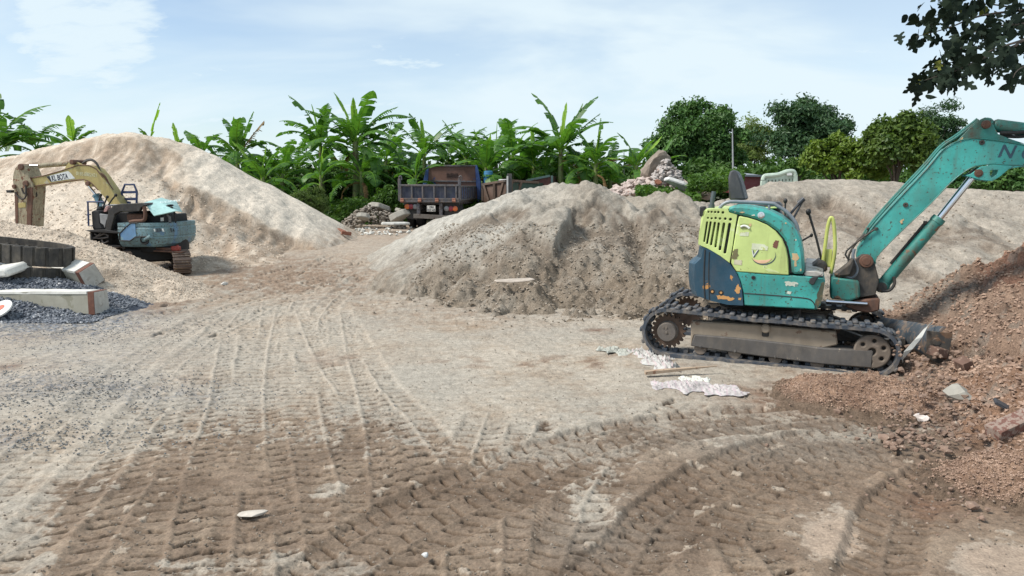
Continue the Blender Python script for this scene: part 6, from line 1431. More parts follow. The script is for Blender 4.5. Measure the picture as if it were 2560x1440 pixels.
# half-seen white lid with a red mark at the edge
o = link("plastic_disc", MB().lathe((0, 0, 0), (0, 0, 1), [(0, 0.10), (0.01, 0.15), (0.03, 0.15), (0.04, 0.10), (0.041, 0.01)], 20).mesh("plastic_disc"), plain("lid_white", (0.68, 0.66, 0.62), 0.5)); o.location = at(2, 776, 8.9); o.rotation_euler = (R(35), R(-12), 0)
tag(o, "round white plastic disc with a red mark leaning on the gravel at the concrete post", "plastic disc")
d_ = link("red_mark", MB().lathe((0.02, 0, 0.042), (0, 0, 1), [(0, 0.05), (0.003, 0.048), (0.004, 0.005)], 12).mesh("red_mark"), plain("mark_red", (0.55, 0.12, 0.06), 0.6), o)

# ================================================================== PLANTS
RN = np.random.default_rng(7)
ban_d = leafmat("banana_leaf", (0.030, 0.095, 0.019), (0.125, 0.265, 0.046), 0.42, 0.38, 1.2)
ban_y = leafmat("banana_leaf_young", (0.17, 0.33, 0.045), (0.30, 0.46, 0.07), 0.45, 0.4, 1.0)
ban_b = leafmat("banana_leaf_dry", (0.16, 0.09, 0.045), (0.30, 0.20, 0.09), 0.25, 0.8, 2.0)
ban_s = paint("banana_stem", (0.15, 0.20, 0.055), (0.10, 0.07, 0.035), 0.55, (0.05, 0.045, 0.025), 0.5, 0.6, 2.2, streak=0.5)
def banana_leaf(V, Fq, Mi, b, az, e0, L, W, droop, torn, mat, rng, petiole=0.14, twist=0.0):
    n = 26; ts = np.linspace(0, 1, n + 1); el = e0 - droop * ts ** 1.35; azs = az + twist * ts
    dv = np.stack([np.cos(el) * np.cos(azs), np.cos(el) * np.sin(azs), np.sin(el)], -1) * (L / n)
    P = np.vstack([b, b + np.cumsum(dv, 0)[:-1]])
    D = dv / np.linalg.norm(dv, axis=1)[:, None]
    S = np.stack([-np.sin(azs), np.cos(azs), 0 * azs], -1); U = np.cross(D, S); U *= np.sign(U[:, 2:3] + 1e-9)
    w = W * np.clip((ts - petiole) / 0.12, 0, 1) ** 0.7 * np.clip((1.0 - ts) / 0.22, 0, 1) ** 0.6 * (1 - 0.25 * ts)
    def add(q, m):
        k = len(V); V.extend(q); Fq.append((k, k + 1, k + 2, k + 3)); Mi.append(m)
    for i in range(n):                                       # midrib
        r = 0.022 * (1 - 0.8 * ts[i]) + 0.004
        add([P[i] - S[i] * r, P[i] + S[i] * r, P[i + 1] + S[i + 1] * r * 0.95, P[i + 1] - S[i + 1] * r * 0.95], 1 if mat == 0 else mat)
        add([P[i] - U[i] * r, P[i] + U[i] * r, P[i + 1] + U[i + 1] * r, P[i + 1] - U[i + 1] * r], 1 if mat == 0 else mat)
    for sgn in (-1, 1):
        i = 0
        while i < n:
            run = 1 if rng.random() < torn else rng.integers(2, 6)
            j = min(n, i + run); dro = rng.uniform(0.05, 0.35) + (0.5 * torn * rng.random()); shr = rng.uniform(0.0, 0.10) + (0.32 * torn if run == 1 else 0)
            lc = rng.uniform(0.75, 1.05)
            for k in range(i, j):
                if w[k] < 1e-4 and w[k + 1] < 1e-4: continue
                def pt(q, f, edge):
                    s = shr * (f) * (1 if edge == 0 else -1)
                    p = P[q] + (P[min(q + 1, n)] - P[max(q - 1, 0)]) * 0.5 * s * (1 if j - i == 1 else 0)
                    return p + S[q] * sgn * w[q] * f * lc * (1 - 0.15 * dro) + U[q] * w[q] * (0.22 * f - dro * 1.3 * f * f) - D[q] * (-0.25) * w[q] * f
                add([pt(k, 0.02, 0), pt(k, 0.5, 0), pt(k + 1, 0.5, 1), pt(k + 1, 0.02, 1)], mat)
                add([pt(k, 0.5, 0), pt(k, 1.0, 0), pt(k + 1, 1.0, 1), pt(k + 1, 0.5, 1)], mat)
            i = j
BCOUNT = [0]
def banana(px, py, Y, L, n, label, young=1, lean=0.0, torn=0.5, up=1.0, dry=1, spec=None, stem_r=0.11):
    """px, py: where the leaves leave the stem; Y: distance"""
    BCOUNT[0] += 1; rng = np.random.default_rng(100 + BCOUNT[0])
    top = at(px, py, Y); bx, by = top.x - lean, Y + rng.uniform(-.1, .1); bz = float(gz(np.array(bx), np.array(by)))
    h = max(0.35, top.z - bz); root = thing("banana_plant", label, "banana plant", (bx, by, bz), 0, "banana plants along the back of the yard")
    mb = MB(); tp = Vector((lean, 0, h)); mb.tube([(0, 0, -0.1), tp * 0.5 + Vector((lean * .1, 0, 0)), tp + Vector((0, 0, 0.15))], [stem_r * 1.25, stem_r * 0.55], 10, 3); mb.build("trunk", ban_s, root)
    V, Fq, Mi = [], [], []
    a0 = rng.uniform(0, 6.28)
    n += 3
    for i in range(n):
        az = a0 + i * 2.4 + rng.uniform(-.35, .35); f = i / max(1, n - 1)
        e0 = (1.38 - 1.05 * f) * up + rng.uniform(-.15, .15); dr = 1.0 + 1.1 * f + rng.uniform(-.3, .5)
        banana_leaf(V, Fq, Mi, np.array(tp) + np.array([0, 0, 0.12 - 0.3 * f]), az, e0, L * rng.uniform(0.95, 1.28), L * 0.205 * rng.uniform(.85, 1.15), dr, torn * rng.uniform(.6, 1.3), 0, rng, twist=rng.uniform(-.3, .3))
    for i in range(young): banana_leaf(V, Fq, Mi, np.array(tp) + np.array([0, 0, 0.1]), rng.uniform(0, 6.28), 1.5, L * rng.uniform(.75, .95), L * 0.07, rng.uniform(0.05, .35), 0.05, 1, rng)
    for i in range(dry): banana_leaf(V, Fq, Mi, np.array(tp) + np.array([0, 0, -0.25]), rng.uniform(0, 6.28), 0.1, L * 0.75, L * 0.07, 2.2, 0.9, 2, rng)
    for s in (spec or []):                                    # leaves measured in the photo: azimuth sign, start elevation, length, droop, tear, material, width
        banana_leaf(V, Fq, Mi, np.array(tp) + np.array([0, 0, 0.1]), s[0], s[1], s[2], s[6] if len(s) > 6 else s[2] * 0.16, s[3], s[4], s[5], rng)
    me = soup("crown", V, Fq); [me.materials.append(m) for m in (ban_d, ban_y, ban_b)]
    me.polygons.foreach_set('material_index', np.array(Mi, np.int32)); link("crown", me, None, root); return root
RT, LF = 0.15, math.pi - 0.15      # leaf azimuths: to the right, to the left in the picture
banana(-25, 385, 24, 2.2, 9, "tall banana plant with broad drooping leaves cut off by the left edge of the picture", 1, 0, .55, spec=[(RT, 1.0, 1.7, 1.5, .6, 0), (RT, .6, 1.9, 1.1, .6, 0), (1.2, 1.45, 1.9, .3, .5, 0)])
banana(95, 380, 25.5, 1.5, 6, "low banana plant with feathered dark leaves beside the tall one at the left edge", 0, 0, .7)
banana(187, 372, 24, .9, 3, "banana plant with one broad bright upright leaf behind the left shoulder of the cream heap", 0, 0, .6, dry=0, spec=[(LF, 1.5, .95, .1, .0, 1, .24), (RT, 1.0, .85, .9, .95, 0)])
banana(372, 365, 24.5, .5, 2, "banana plant showing one bright paddle leaf above the crest of the cream heap", 0, 0, .2, dry=0, spec=[(RT, 1.32, 1.35, .12, .0, 1, .17), (LF, 1.3, .55, 1.1, .2, 0, .12)])
banana(446, 380, 24.5, .4, 1, "banana plant with a single short rounded leaf showing right of the cream crest", 0, 0, .2, dry=0, spec=[(LF, 1.45, .85, .12, .0, 1, .17)])
banana(500, 402, 25, 1.2, 5, "small banana plant with ragged leaves at the upper right flank of the cream heap", 0, 0, .8)
banana(592, 400, 25, 1.45, 7, "banana plant with a steep fan of leaves and a browned tip", 1, 0, .6, up=1.15, spec=[(RT, .95, 1.5, .1, .9, 2), (RT, 1.25, 1.6, .15, .6, 0)])
banana(655, 455, 24, 1.4, 7, "banana plant leaning over the right foot of the cream heap, pale stem showing", 1, 0, .6, spec=[(LF, 1.0, 1.6, .3, .1, 1, .16)])
banana(705, 445, 26, 1.6, 8, "mid height banana plant between the cream heap and the feathery shrub", 0, 0, .7)
banana(800, 372, 27, 1.7, 8, "tall banana plant with a stiff pale spear leaf left of the highest one", 0, 0, .6, spec=[(LF, 1.05, 1.9, 1.3, .6, 0), (LF, .8, 1.9, 1.5, .4, 0), (LF, 1.42, 1.5, .1, .05, 1, .12)])
banana(803, 450, 23.5, 1.0, 4, "young banana plant with one bright standing leaf behind the feathery shrub", 0, 0, .4, dry=0, spec=[(RT, 1.5, .95, .1, .0, 1, .15)], stem_r=.07)
banana(890, 365, 26.5, 1.9, 11, "highest banana plant with pale trunk, its leaves spread above the rubble left of the truck", 1, 0, .6, spec=[(LF, 0.85, 2.2, .7, .75, 0), (RT, 1.0, 2.0, .75, .7, 0), (RT, .8, 1.9, 1.0, .6, 0), (RT, .45, 1.8, 1.5, .4, 0), (LF, 1.35, 1.9, .45, .1, 1, .17)], stem_r=.15)
banana(905, 440, 25.8, 1.5, 7, "dark banana plant crowded under the highest one, hung with dead leaves", 0, 0, .7, dry=3, spec=[(RT, .2, 1.6, 1.6, .7, 0), (RT, -.2, 1.6, 1.2, .7, 0)])
banana(965, 408, 29, 1.7, 8, "banana plant standing between the highest one and the truck", 1, 0, .7)
banana(1060, 392, 28, 1.6, 8, "banana plant with narrow combed leaves right above the truck's raised headboard", 1, 0, .75, spec=[(LF, 1.0, 1.8, .6, .95, 0), (RT, .9, 1.6, .4, .95, 0)])
banana(1040, 450, 24.5, 1.0, 5, "small bright banana plant just left of the truck's headboard", 1, 0, .4, dry=0, spec=[(RT, 1.35, 1.0, .2, .05, 1, .12)], stem_r=.07)
banana(1120, 405, 30, 1.6, 8, "dark ragged banana plant behind the truck's cab", 0, 0, .8, dry=2)
banana(1165, 400, 29, 1.6, 7, "banana plant with long stripped leaf ribs right of the truck", 0, 0, 1.0, spec=[(LF, 1.1, 1.7, .25, 1.3, 0), (RT, 1.0, 1.7, .8, .5, 0)])
banana(1215, 430, 25.5, 1.5, 7, "bright banana plant on a pale stem beside the blue drum", 1, 0, .45, spec=[(LF, 1.35, 1.4, .2, .05, 1, .14), (LF, .6, 1.3, 1.2, .2, 1), (LF, 1.15, 1.9, .9, .4, 0)])
banana(1240, 390, 29, 1.5, 7, "banana plant with a thin closed spear standing straight up", 0, 0, .6, spec=[(RT, 1.55, 1.2, .05, .0, 1, .06)])
banana(1280, 400, 27.5, 1.6, 8, "banana plant with a folded bright leaf tip behind the brown tipper body", 1, 0, .55, spec=[(RT, 1.2, 1.6, .7, .1, 1, .18), (LF, .9, 1.6, 1.2, .4, 0)])
banana(1335, 415, 27, 1.6, 9, "spreading banana plant above the reddish tipper body", 1, 0, .6, spec=[(LF, .6, 1.5, 1.4, .6, 0), (RT, .5, 1.5, 1.4, .6, 0)])
banana(1402, 385, 25.5, 1.9, 9, "tall banana plant with two long leaves thrown up to the right", 1, 0, .55, spec=[(RT, 1.15, 1.75, .05, .55, 0, .19), (RT, .85, 1.85, .25, .9, 0), (LF, 1.0, 1.9, 1.7, .4, 0), (RT, .6, 1.5, 1.5, .6, 0)], stem_r=.12)
banana(1360, 450, 26, 1.3, 6, "low banana plant tucked under the tall one with two thrown up leaves", 1, 0, .5)
banana(1490, 420, 24.5, 1.3, 7, "compact banana plant with pale stems at the right end of the middle crest", 1, 0, .5, spec=[(RT, .35, 1.2, .5, .6, 2), (RT, 1.5, 1.5, .05, .8, 0), (LF, .5, 1.3, 1.3, .5, 0)])
banana(1455, 440, 25.5, 1.2, 6, "small dark banana plant behind the crest of the middle heap", 0, 0, .6, spec=[(RT, .8, 1.2, 1.3, .1, 1, .15)])
banana(1525, 440, 26, 1.1, 5, "banana plant with a half yellowed level leaf beside the very thin pole", 0, 0, .5, spec=[(RT, .55, 1.2, .7, .5, 2)])
banana(1590, 425, 24, 1.1, 5, "banana plant with broad torn leaves behind the rubble mound", 0, 0, .15, dry=0, spec=[(LF, .6, 1.0, .8, .1, 1, .2), (RT, .9, 1.3, .1, .1, 1, .2)])
banana(1635, 432, 25, 1.0, 4, "banana plant peeping over the earth boulder of the rubble mound", 0, 0, .3, dry=0, spec=[(RT, 1.1, 1.2, .1, .2, 0, .2), (RT, .3, .8, 1.6, .6, 2)])
# a second row further back closes most of the gaps
for i, (px, py, Y, lab) in enumerate(((560, 430, 31, "shaded banana plant far back behind the steep fan of leaves"), (625, 440, 32, "shaded banana plant far back above the right flank of the cream heap"), (745, 430, 31, "shaded banana plant in the back row over the feathery shrub"),
        (850, 430, 31.5, "shaded banana plant in the back row left of the highest one"), (935, 430, 32, "shaded banana plant in the back row right of the highest one"), (1010, 430, 32, "shaded banana plant in the back row left of the headboard"), (1150, 440, 32, "shaded banana plant in the back row over the truck's cab"),
        (1195, 440, 31, "shaded banana plant in the back row behind the blue drum"), (1310, 440, 31, "shaded banana plant in the back row over the green tipper body"), (1430, 435, 31, "shaded banana plant in the back row over the middle crest"))):
    banana(px, py, Y, 1.5, 9, lab, 0, 0, .7, up=.9, dry=1)

# ---- leafy crowns
def leaf_cloud(C, Rr, n, size, asp, rng, up=0.35, shell=0.55):
    """n rhombic leaves around centres C (k,3) with radii Rr (k,)"""
    k = rng.integers(0, len(C), n); d = rng.normal(size=(n, 3)); d /= np.linalg.norm(d, axis=1)[:, None]
    d[:, 2] = np.where(d[:, 2] < -0.35, -d[:, 2] * 0.5, d[:, 2])
    r = Rr[k] * (shell + (1 - shell) * rng.random(n) ** 0.5) * (1 + 0.16 * rng.normal(size=n))
    p = C[k] + d * r[:, None]
    nrm = d * 0.7 + rng.normal(size=(n, 3)) * 0.55 + np.array([0, 0, up]); nrm /= np.linalg.norm(nrm, axis=1)[:, None]
    t = np.cross(nrm, rng.normal(size=(n, 3))); t /= np.linalg.norm(t, axis=1)[:, None]; t[:, 2] -= 0.25; t /= np.linalg.norm(t, axis=1)[:, None]
    b = np.cross(nrm, t); s = size * rng.uniform(0.6, 1.35, n)[:, None]
    V = np.stack([p - t * s * .5, p + b * s * asp * .5 + t * s * 0.05 + nrm * s * 0.08, p + t * s * .5 - nrm * s * .1, p - b * s * asp * .5 + t * s * 0.05 + nrm * s * 0.08], 1)
    return V.reshape(-1, 3), np.arange(n * 4).reshape(n, 4)
def crown_lobes(ctr, rad, nl, lr, rng, flat=0.0):
    C, Rr = [], []
    for i in range(nl):
        d = rng.normal(size=3); d /= np.linalg.norm(d); d[2] = abs(d[2]) * 1.0 - 0.35 * (rng.random() < .5) * 1.2
        f = rng.uniform(0.55, 1.0) if rng.random() < .75 else rng.uniform(0, .55)
        r = lr * rng.uniform(.6, 1.25); C.append(ctr + d * (np.array(rad) - r * 0.6) * f); Rr.append(r)
    return np.array(C), np.array(Rr)
bark = paint("tree_bark", (0.085, 0.065, 0.048), (0.14, 0.12, 0.10), 0.4, (0.03, 0.03, 0.02), 0.5, 0.9, 3)
def tree(name, label, cat, box, Y, mat, nl, lr, n, size, asp=0.5, seed=1, depth=None, shell=.5, trunk=True, group=None, up=.35):
    """box: photo px x0, x1, y0 (top), y1 (underside) of the crown"""
    rng = np.random.default_rng(seed); x0, x1, y0, y1 = box; a, b = at(x0, y1, Y), at(x1, y0, Y); ctr = np.array([(a.x + b.x) / 2, Y, (a.z + b.z) / 2]); rad = np.array([abs(b.x - a.x) / 2, depth or abs(b.x - a.x) / 2 * .8, (b.z - a.z) / 2])
    g = float(gz(ctr[0] * 1.0, Y * 1.0)); root = thing(name, label, cat, (ctr[0], Y, g), 0, group); c0 = np.array([ctr[0], Y, g])
    C, Rr = crown_lobes(ctr - c0, rad, nl, lr, rng); V, Fq = leaf_cloud(C, Rr, n, size, asp, rng, up, shell)
    link("crown", soup("crown", V, Fq), mat, root)
    if trunk:
        mb = MB(); h = ctr[2] - g; r0 = max(.06, rad[0] * .06)
        mb.tube([(0, 0, -.1), (0.03 * h, 0, h * .35), (0, 0.02, h * .7), (0.05, 0, h * 1.05)], [r0, r0 * .4], 8, 3)
        for i in range(0, len(C), max(1, len(C) // 9)):
            s = Vector((0.02, 0, h * rng.uniform(.3, .7))); e = Vector(C[i]); mb.tube([s, s.lerp(e, .5) + Vector((0, 0, .12 * rad[2])), e], [r0 * .45, r0 * .12], 6, 3)
        mb.build("trunk", bark, root)
    return root
m_dark = leafmat("leaf_dark", (0.026, 0.075, 0.017), (0.095, 0.190, 0.042), .15, .5, 1.1)
m_mid = leafmat("leaf_blue_green", (0.028, 0.072, 0.030), (0.085, 0.150, 0.062), .18, .5, .9)
m_vine = leafmat("leaf_vine", (0.05, 0.105, 0.014), (0.18, 0.25, 0.036), .28, .5, 1.3)
m_vine2 = leafmat("leaf_vine_deep", (0.030, 0.070, 0.012), (0.115, 0.170, 0.028), .25, .5, 1.3)
m_pale = leafmat("leaf_pale", (0.13, 0.20, 0.06), (0.30, 0.36, 0.15), .4, .5, 1.0)
m_weed = leafmat("leaf_weed", (0.035, 0.085, 0.014), (0.110, 0.205, 0.035), .3, .5, 1.5)
m_under = leafmat("leaf_undergrowth", (0.022, 0.058, 0.013), (0.085, 0.165, 0.030), .25, .55, .7)
m_shrub = leafmat("leaf_shrub", (0.060, 0.105, 0.028), (0.150, 0.205, 0.060), .3, .55, 1.8)
tree("round_tree", "big dome shaped dark green tree behind the rubble mound", "tree", (1590, 1888, 248, 510), 40, m_dark, 90, .72, 40000, .21, .55, 11, shell=.72)
tree("pale_tree", "pale yellowish green airy tree between the two big dark ones", "tree", (1805, 1945, 285, 480), 47, m_pale, 60, .55, 8500, .22, .30, 12, shell=.2)
tree("tall_tree", "tallest dark tree with an uneven open crown, right of the pale airy one", "tree", (1874, 2154, 230, 490), 44, m_mid, 62, .78, 24000, .24, .5, 13, shell=.35)
tree("creeper_bush", "rounded bush wholly covered in creeper, lower of the two behind the sand crest", "bush", (1980, 2222, 332, 500), 25, m_vine, 70, .33, 15000, .15, .6, 14, shell=.7, trunk=True)
tree("creeper_bush", "tall creeper covered bush with a peaked top, beside the boom", "bush", (2130, 2352, 276, 500), 24, m_vine2, 80, .36, 19000, .15, .6, 15, shell=.7)
tree("feathery_tree", "thin feathery tree rising behind the peaked creeper bush", "tree", (2245, 2430, 244, 470), 36, m_mid, 34, .5, 8500, .20, .28, 16, shell=.25)
tree("dark_bush", "dark low bush under the boom behind the sand crest", "bush", (2320, 2470, 395, 520), 22, m_dark, 40, .32, 8500, .14, .55, 17, shell=.6)
tree("dark_bush", "dark low bush at the right edge behind the boom cylinder", "bush", (2440, 2640, 400, 520), 20, m_dark, 40, .32, 8500, .14, .55, 18, shell=.6)
tree("leafy_bush", "young pale green bush in front of the tallest dark tree", "bush", (1955, 2025, 380, 470), 28, m_weed, 16, .22, 2200, .16, .4, 19, shell=.3)
tree("leafy_bush", "dark bush filling the gap below the pale airy tree", "bush", (1850, 1990, 425, 520), 34, m_under, 24, .4, 5000, .18, .5, 20, shell=.5)
tree("leafy_bush", "dark bush at the foot of the round tree, above the rubble", "bush", (1640, 1860, 405, 520), 33, m_under, 36, .42, 9000, .18, .5, 21, shell=.5)
tree("feathery_shrub", "feathery light green shrub at the right foot of the cream heap", "shrub", (725, 830, 452, 600), 20.6, m_shrub, 60, .16, 9500, .075, .3, 22, shell=.2)
tree("weed_clump", "bright weed clump below the feathery shrub by the track", "weeds", (765, 862, 530, 600), 19.6, m_weed, 34, .11, 4200, .075, .3, 23, shell=.2, trunk=False)
tree("creeping_weed", "mound of bright green creeper between the banana trunk and the truck", "weeds", (935, 1010, 465, 550), 23.6, m_weed, 40, .2, 7000, .11, .55, 24, shell=.5, trunk=False)
def cover(name, label, poly, n, size, mat, seed, h, asp=.5, yr=None):
    """ground cover leaves over a strip given by photo px x0, x1 and distances"""
    rng = np.random.default_rng(seed); x0, x1, Y0, Y1 = poly
    Yv = rng.uniform(Y0, Y1, n); px = rng.uniform(x0, x1, n); X = (px - 1280) / F * Yv
    hh = h * (0.55 + 0.75 * np.clip(fbm(X * .9, Yv * .9, seed, 3) + .5, 0, 1.2))
    z = gz(X, Yv) + hh * rng.random(n) ** .6
    C = np.stack([X, Yv, z], -1); V, Fq = [], []
    Vv, Ff = leaf_cloud(C, np.full(len(C), .04), n, size, asp, rng, .6)
    o = link(name, soup(name, Vv, Ff), mat); return tag(o, label, "undergrowth", kind="stuff")
cover("undergrowth", "dark tangle of undergrowth below the banana plants", (380, 1580, 27.5, 33), 36000, .30, m_under, 31, 1.55)
cover("undergrowth", "weeds along the front of the banana plants", (660, 1560, 23.5, 27.5), 16000, .16, m_weed, 33, .75)
cover("undergrowth", "dense greenery along the foot of the far trees", (1560, 2800, 30, 36), 22000, .30, m_under, 35, 1.6)
cover("undergrowth", "dark greenery behind the cream heap", (-300, 420, 27, 33), 9000, .30, m_under, 37, 1.6)
def creeper(label, xs, Y0, Y1, zf, n, seed, size=.10):
    rng = np.random.default_rng(seed); Yv = rng.uniform(Y0, Y1, n); px = rng.uniform(*xs, n); X = (px - 1280) / F * Yv
    z = zf(px, Yv) + .16 * rng.random(n) * (1 + fbm(X * 2, Yv * 2, seed, 3))
    Vv, Ff = leaf_cloud(np.stack([X, Yv, z], -1), np.full(n, .03), n, size, .7, rng, .8)
    o = link("ground_cover", soup("ground_cover", Vv, Ff), m_weed); tag(o, label, "ground cover", kind="stuff")
creeper("leafy creeper spreading at the foot of the rubble mound", (1590, 1745), 14.6, 16.6, lambda px, Y: CAM_H + (470 - np.interp(px, [1590, 1640, 1700, 1745], [480, 485, 492, 494])) * Y / F - .12 + (Y - 14.6) * 0.05, 3200, 41)
creeper("taller weeds left of the excavator's seat", (1715, 1850), 15.6, 18.0, lambda px, Y: CAM_H + (470 - np.interp(px, [1715, 1760, 1850], [488, 480, 470])) * Y / F - .05 + (Y - 15.6) * 0.08 + 0.25 * RN.random(len(px)) ** 2, 3600, 43)

# ---- the tree whose branch hangs into the picture from the upper right
def overhang():
    root = thing("broadleaf_tree", "lobed leaf tree at the right whose dark branches hang into the top corner", "tree", (6.4, 7.4, 0.0))
    B = Vector((6.4, 7.4, 0.0)); mb = MB(); rng = random.Random(5)
    mb.tube([(0, 0, -.2), (0.05, 0, 1.5), (-.1, -.1, 3.0), (0.0, 0, 4.6)], [.16, .06], 10, 4)
    tw = lambda px, py, Y: at(px, py, Y) - B
    ends = []
    spec = [([(2700, 60), (2560, 25), (2450, 10), (2350, 35), (2290, 55)], 6.2, 3), ([(2700, 60), (2600, -10), (2480, -20), (2400, -5), (2345, 5)], 6.0, 3), ([(2560, 25), (2450, 40), (2370, 70), (2290, 92)], 6.2, 2),
            ([(2720, 60), (2600, 85), (2500, 130), (2430, 145), (2360, 160), (2335, 170)], 6.0, 3), ([(2545, 112), (2470, 140), (2400, 172), (2345, 190), (2305, 203)], 5.9, 3), ([(2560, 60), (2520, 62), (2460, 70), (2430, 85)], 6.1, 3), ([(2690, 120), (2600, 150), (2545, 175), (2530, 205)], 5.9, 2), ([(2700, 20), (2600, 40), (2530, 60), (2490, 75)], 6.3, 3), ([(2450, 120), (2410, 118), (2385, 128)], 6.0, 2), ([(2720, 0), (2640, -60), (2560, -70), (2480, -60)], 6.4, 3), ([(2560, 100), (2500, 118), (2470, 130)], 5.8, 2)]
    pts = []
    for q, Y, k in spec:
        P = [tw(x, y, Y + 0.1 * i) for i, (x, y) in enumerate(q[::-1])][::-1]
        if q[0][0] > 2600: P = [Vector((-.05, -.05, 2.6)).lerp(P[0], .0) + Vector((0, 0, .4)), Vector((-.05, -.05, 3.2)).lerp(P[0], .6)] + P
        mb.tube(P, [.012, .002], 6, 4); S = smooth_path(P, 8)
        vis = S[-int(len(S) * .62):]; pts += [(p, k) for p in vis[::2]] + [(p, 1) for p in vis[1::2]]
    # a modest crown out of view so that the tree is whole
    for i in range(9):
        a = rng.uniform(0, 6.28); e = Vector((math.cos(a) * rng.uniform(.8, 1.7), math.sin(a) * rng.uniform(.8, 1.7), rng.uniform(3.3, 5.2)))
        if e.x < -1.0 and e.y < .3: continue
        mb.tube([Vector((0, 0, 2.4)), Vector((0, 0, 2.9)).lerp(e, .5), e], [.05, .008], 6, 4); pts += [(e.lerp(Vector((0, 0, 3)), rng.random() * .5), 2) for _ in range(16)]
    mb.build("trunk", bark, root)
    lobed = [(0, 0), (.16, -.10), (.36, -.06), (.40, .10), (.26, .18), (.17, .26), (.22, .36), (.40, .44), (.38, .60), (.22, .62), (.16, .56), (.12, .66), (.22, .80), (.10, .98), (0, 1.08)]
    lobed = lobed + [(-x, y) for x, y in lobed[-2:0:-1]]
    oval = [(0, 0), (.2, .05), (.36, .28), (.36, .55), (.22, .8), (0, 1.05), (-.22, .8), (-.36, .55), (-.36, .28), (-.2, .05)]
    bm = bmesh.new()
    for p, k in pts:
        for _ in range(k):
            s = rng.uniform(.07, .12); sh = lobed if rng.random() < .6 else oval
            c = p + Vector((rng.gauss(0, .055), rng.gauss(0, .09), rng.gauss(-.02, .045)))
            d = Vector((rng.gauss(-.35, .5), rng.gauss(0, .5), -rng.uniform(.25, 1.0))).normalized(); sd = d.cross(Vector((rng.gauss(0, .6), 1 * rng.choice((-1, 1)), rng.gauss(.3, .5)))).normalized(); nn = d.cross(sd)
            vs = [bm.verts.new(c + sd * x * s + d * y * s + nn * (abs(x) * .25 - y * y * .12) * s) for x, y in sh]; bm.faces.new(vs)
    me = bpy.data.meshes.new("crown"); bm.to_mesh(me); bm.free()
    link("crown", me, leafmat("leaf_broad", (0.005, 0.013, 0.007), (0.015, 0.028, 0.013), .04, .85, 3.0, (0.16, 0.17, 0.03)), root)
overhang()

# ================================================================== RUBBLE, BRICKS, SACKS, STONES
brick = paint("brick_red", (0.25, 0.095, 0.055), (0.34, 0.24, 0.18), 0.3, (0.12, 0.07, 0.05), 0.4, 0.9, 7)
plaster = paint("plaster_pink", (0.47, 0.385, 0.34), (0.30, 0.13, 0.085), 0.25, (0.22, 0.17, 0.14), 0.45, 0.9, 4)
rubg = paint("rubble_grey", (0.245, 0.21, 0.17), (0.33, 0.30, 0.255), 0.4, (0.14, 0.11, 0.085), 0.5, 0.95, 3.5)
slabm = paint("slab_grey", (0.33, 0.31, 0.265), (0.42, 0.40, 0.35), 0.35, (0.18, 0.15, 0.12), 0.4, 0.95, 2.5)
clodm = paint("clod_brown", (0.235, 0.155, 0.112), (0.36, 0.29, 0.225), 0.35, (0.09, 0.06, 0.045), 0.5, 0.95, 6)
def rocks(name, label, cat, items, mat, kind="stuff", seed=1, sub=1):
    mb = MB(); rn = random.Random(seed)
    for i, (c, s) in enumerate(items): mb.rock(c, (s * rn.uniform(.8, 1.5), s * rn.uniform(.7, 1.2), s * rn.uniform(.5, .9)), seed * 1000 + i, .3, sub)
    o = link(name, mb.mesh(name, 25, False), mat); return tag(o, label, cat, kind=kind)
def lump(name, label, cat, c, size, seed, mat, rot=None, sub=2, rough=.2):
    mb = MB(); mb.rock((0, 0, 0), size, seed, rough, sub, rot); o = link(name, mb.mesh(name, 25, False), mat); o.location = c; return tag(o, label, cat)
rn = random.Random(12)
# heap of broken concrete left of the truck
def heap_pts(cx, w, Y, top, base, n, s0, s1, rn, depth=1.2):
    out = []
    for _ in range(n):
        t = rn.uniform(-1, 1); d = rn.uniform(-1, 1); h = max(0, 1 - t * t * .9 - d * d * .6)
        p = at(cx + t * w, base - (base - top) * h * rn.random() ** .4, Y); p.y += d * depth * .5; p.x *= p.y / Y; out.append((p, rn.uniform(s0, s1)))
    return out
rocks("rubble", "heap of broken grey concrete left of the truck", "rubble", heap_pts(932, 80, 22.2, 512, 568, 600, .05, .17, rn), rubg, seed=3)
rocks("rubble", "scatter of white plaster bits on the road before the rubble", "rubble", [(on_ground(rn.gauss(925, 45), rn.uniform(570, 590)) + Vector((0, 0, .03)), rn.uniform(.03, .13)) for _ in range(90)], plain("plaster_white", (0.6, 0.585, 0.53), .9), seed=4)
def slab_thing(label, c, size, rot, seed, mat=slabm):
    mb = MB(); r = random.Random(seed); n = 7; pts = [(math.cos(2 * math.pi * i / n) * size[0] * r.uniform(.38, .55), math.sin(2 * math.pi * i / n) * size[1] * r.uniform(.38, .55)) for i in range(n)]
    mb.prism([Vector((x, y, -size[2] / 2)) for x, y in pts], [Vector((x * .96, y * .96, size[2] / 2 + r.uniform(-.1, .1) * size[2])) for x, y in pts], .02)
    o = link("concrete_slab", mb.mesh("concrete_slab", 25, False), mat); o.location = c; o.rotation_euler = rot; return tag(o, label, "concrete slab")
slab_thing("thick dark grey slab tilted on top of the rubble heap left of the truck", at(950, 520, 22.3), (.85, .6, .16), (R(-20), R(16), .3), 1)
slab_thing("curved grey slab leaning beside the truck's left mudflap", at(997, 540, 21.6), (.65, .5, .2), (R(-25), R(-24), .2), 2)
slab_thing("thin slab lying on top of the leaning one beside the truck", at(1003, 528, 22), (.5, .4, .1), (R(-8), R(18), .1), 3)
slab_thing("flat pale slab on the road by the truck's rear wheel", at(992, 559, 20.6) + Vector((0, 0, 0)), (.9, .6, .07), (0, 0, .2), 4, plain("slab_pale", (0.48, 0.47, 0.43), .9))
slab_thing("small pale slab in the middle of the rubble heap", at(908, 541, 21.5), (.42, .32, .14), (R(-30), R(5), 0), 5)
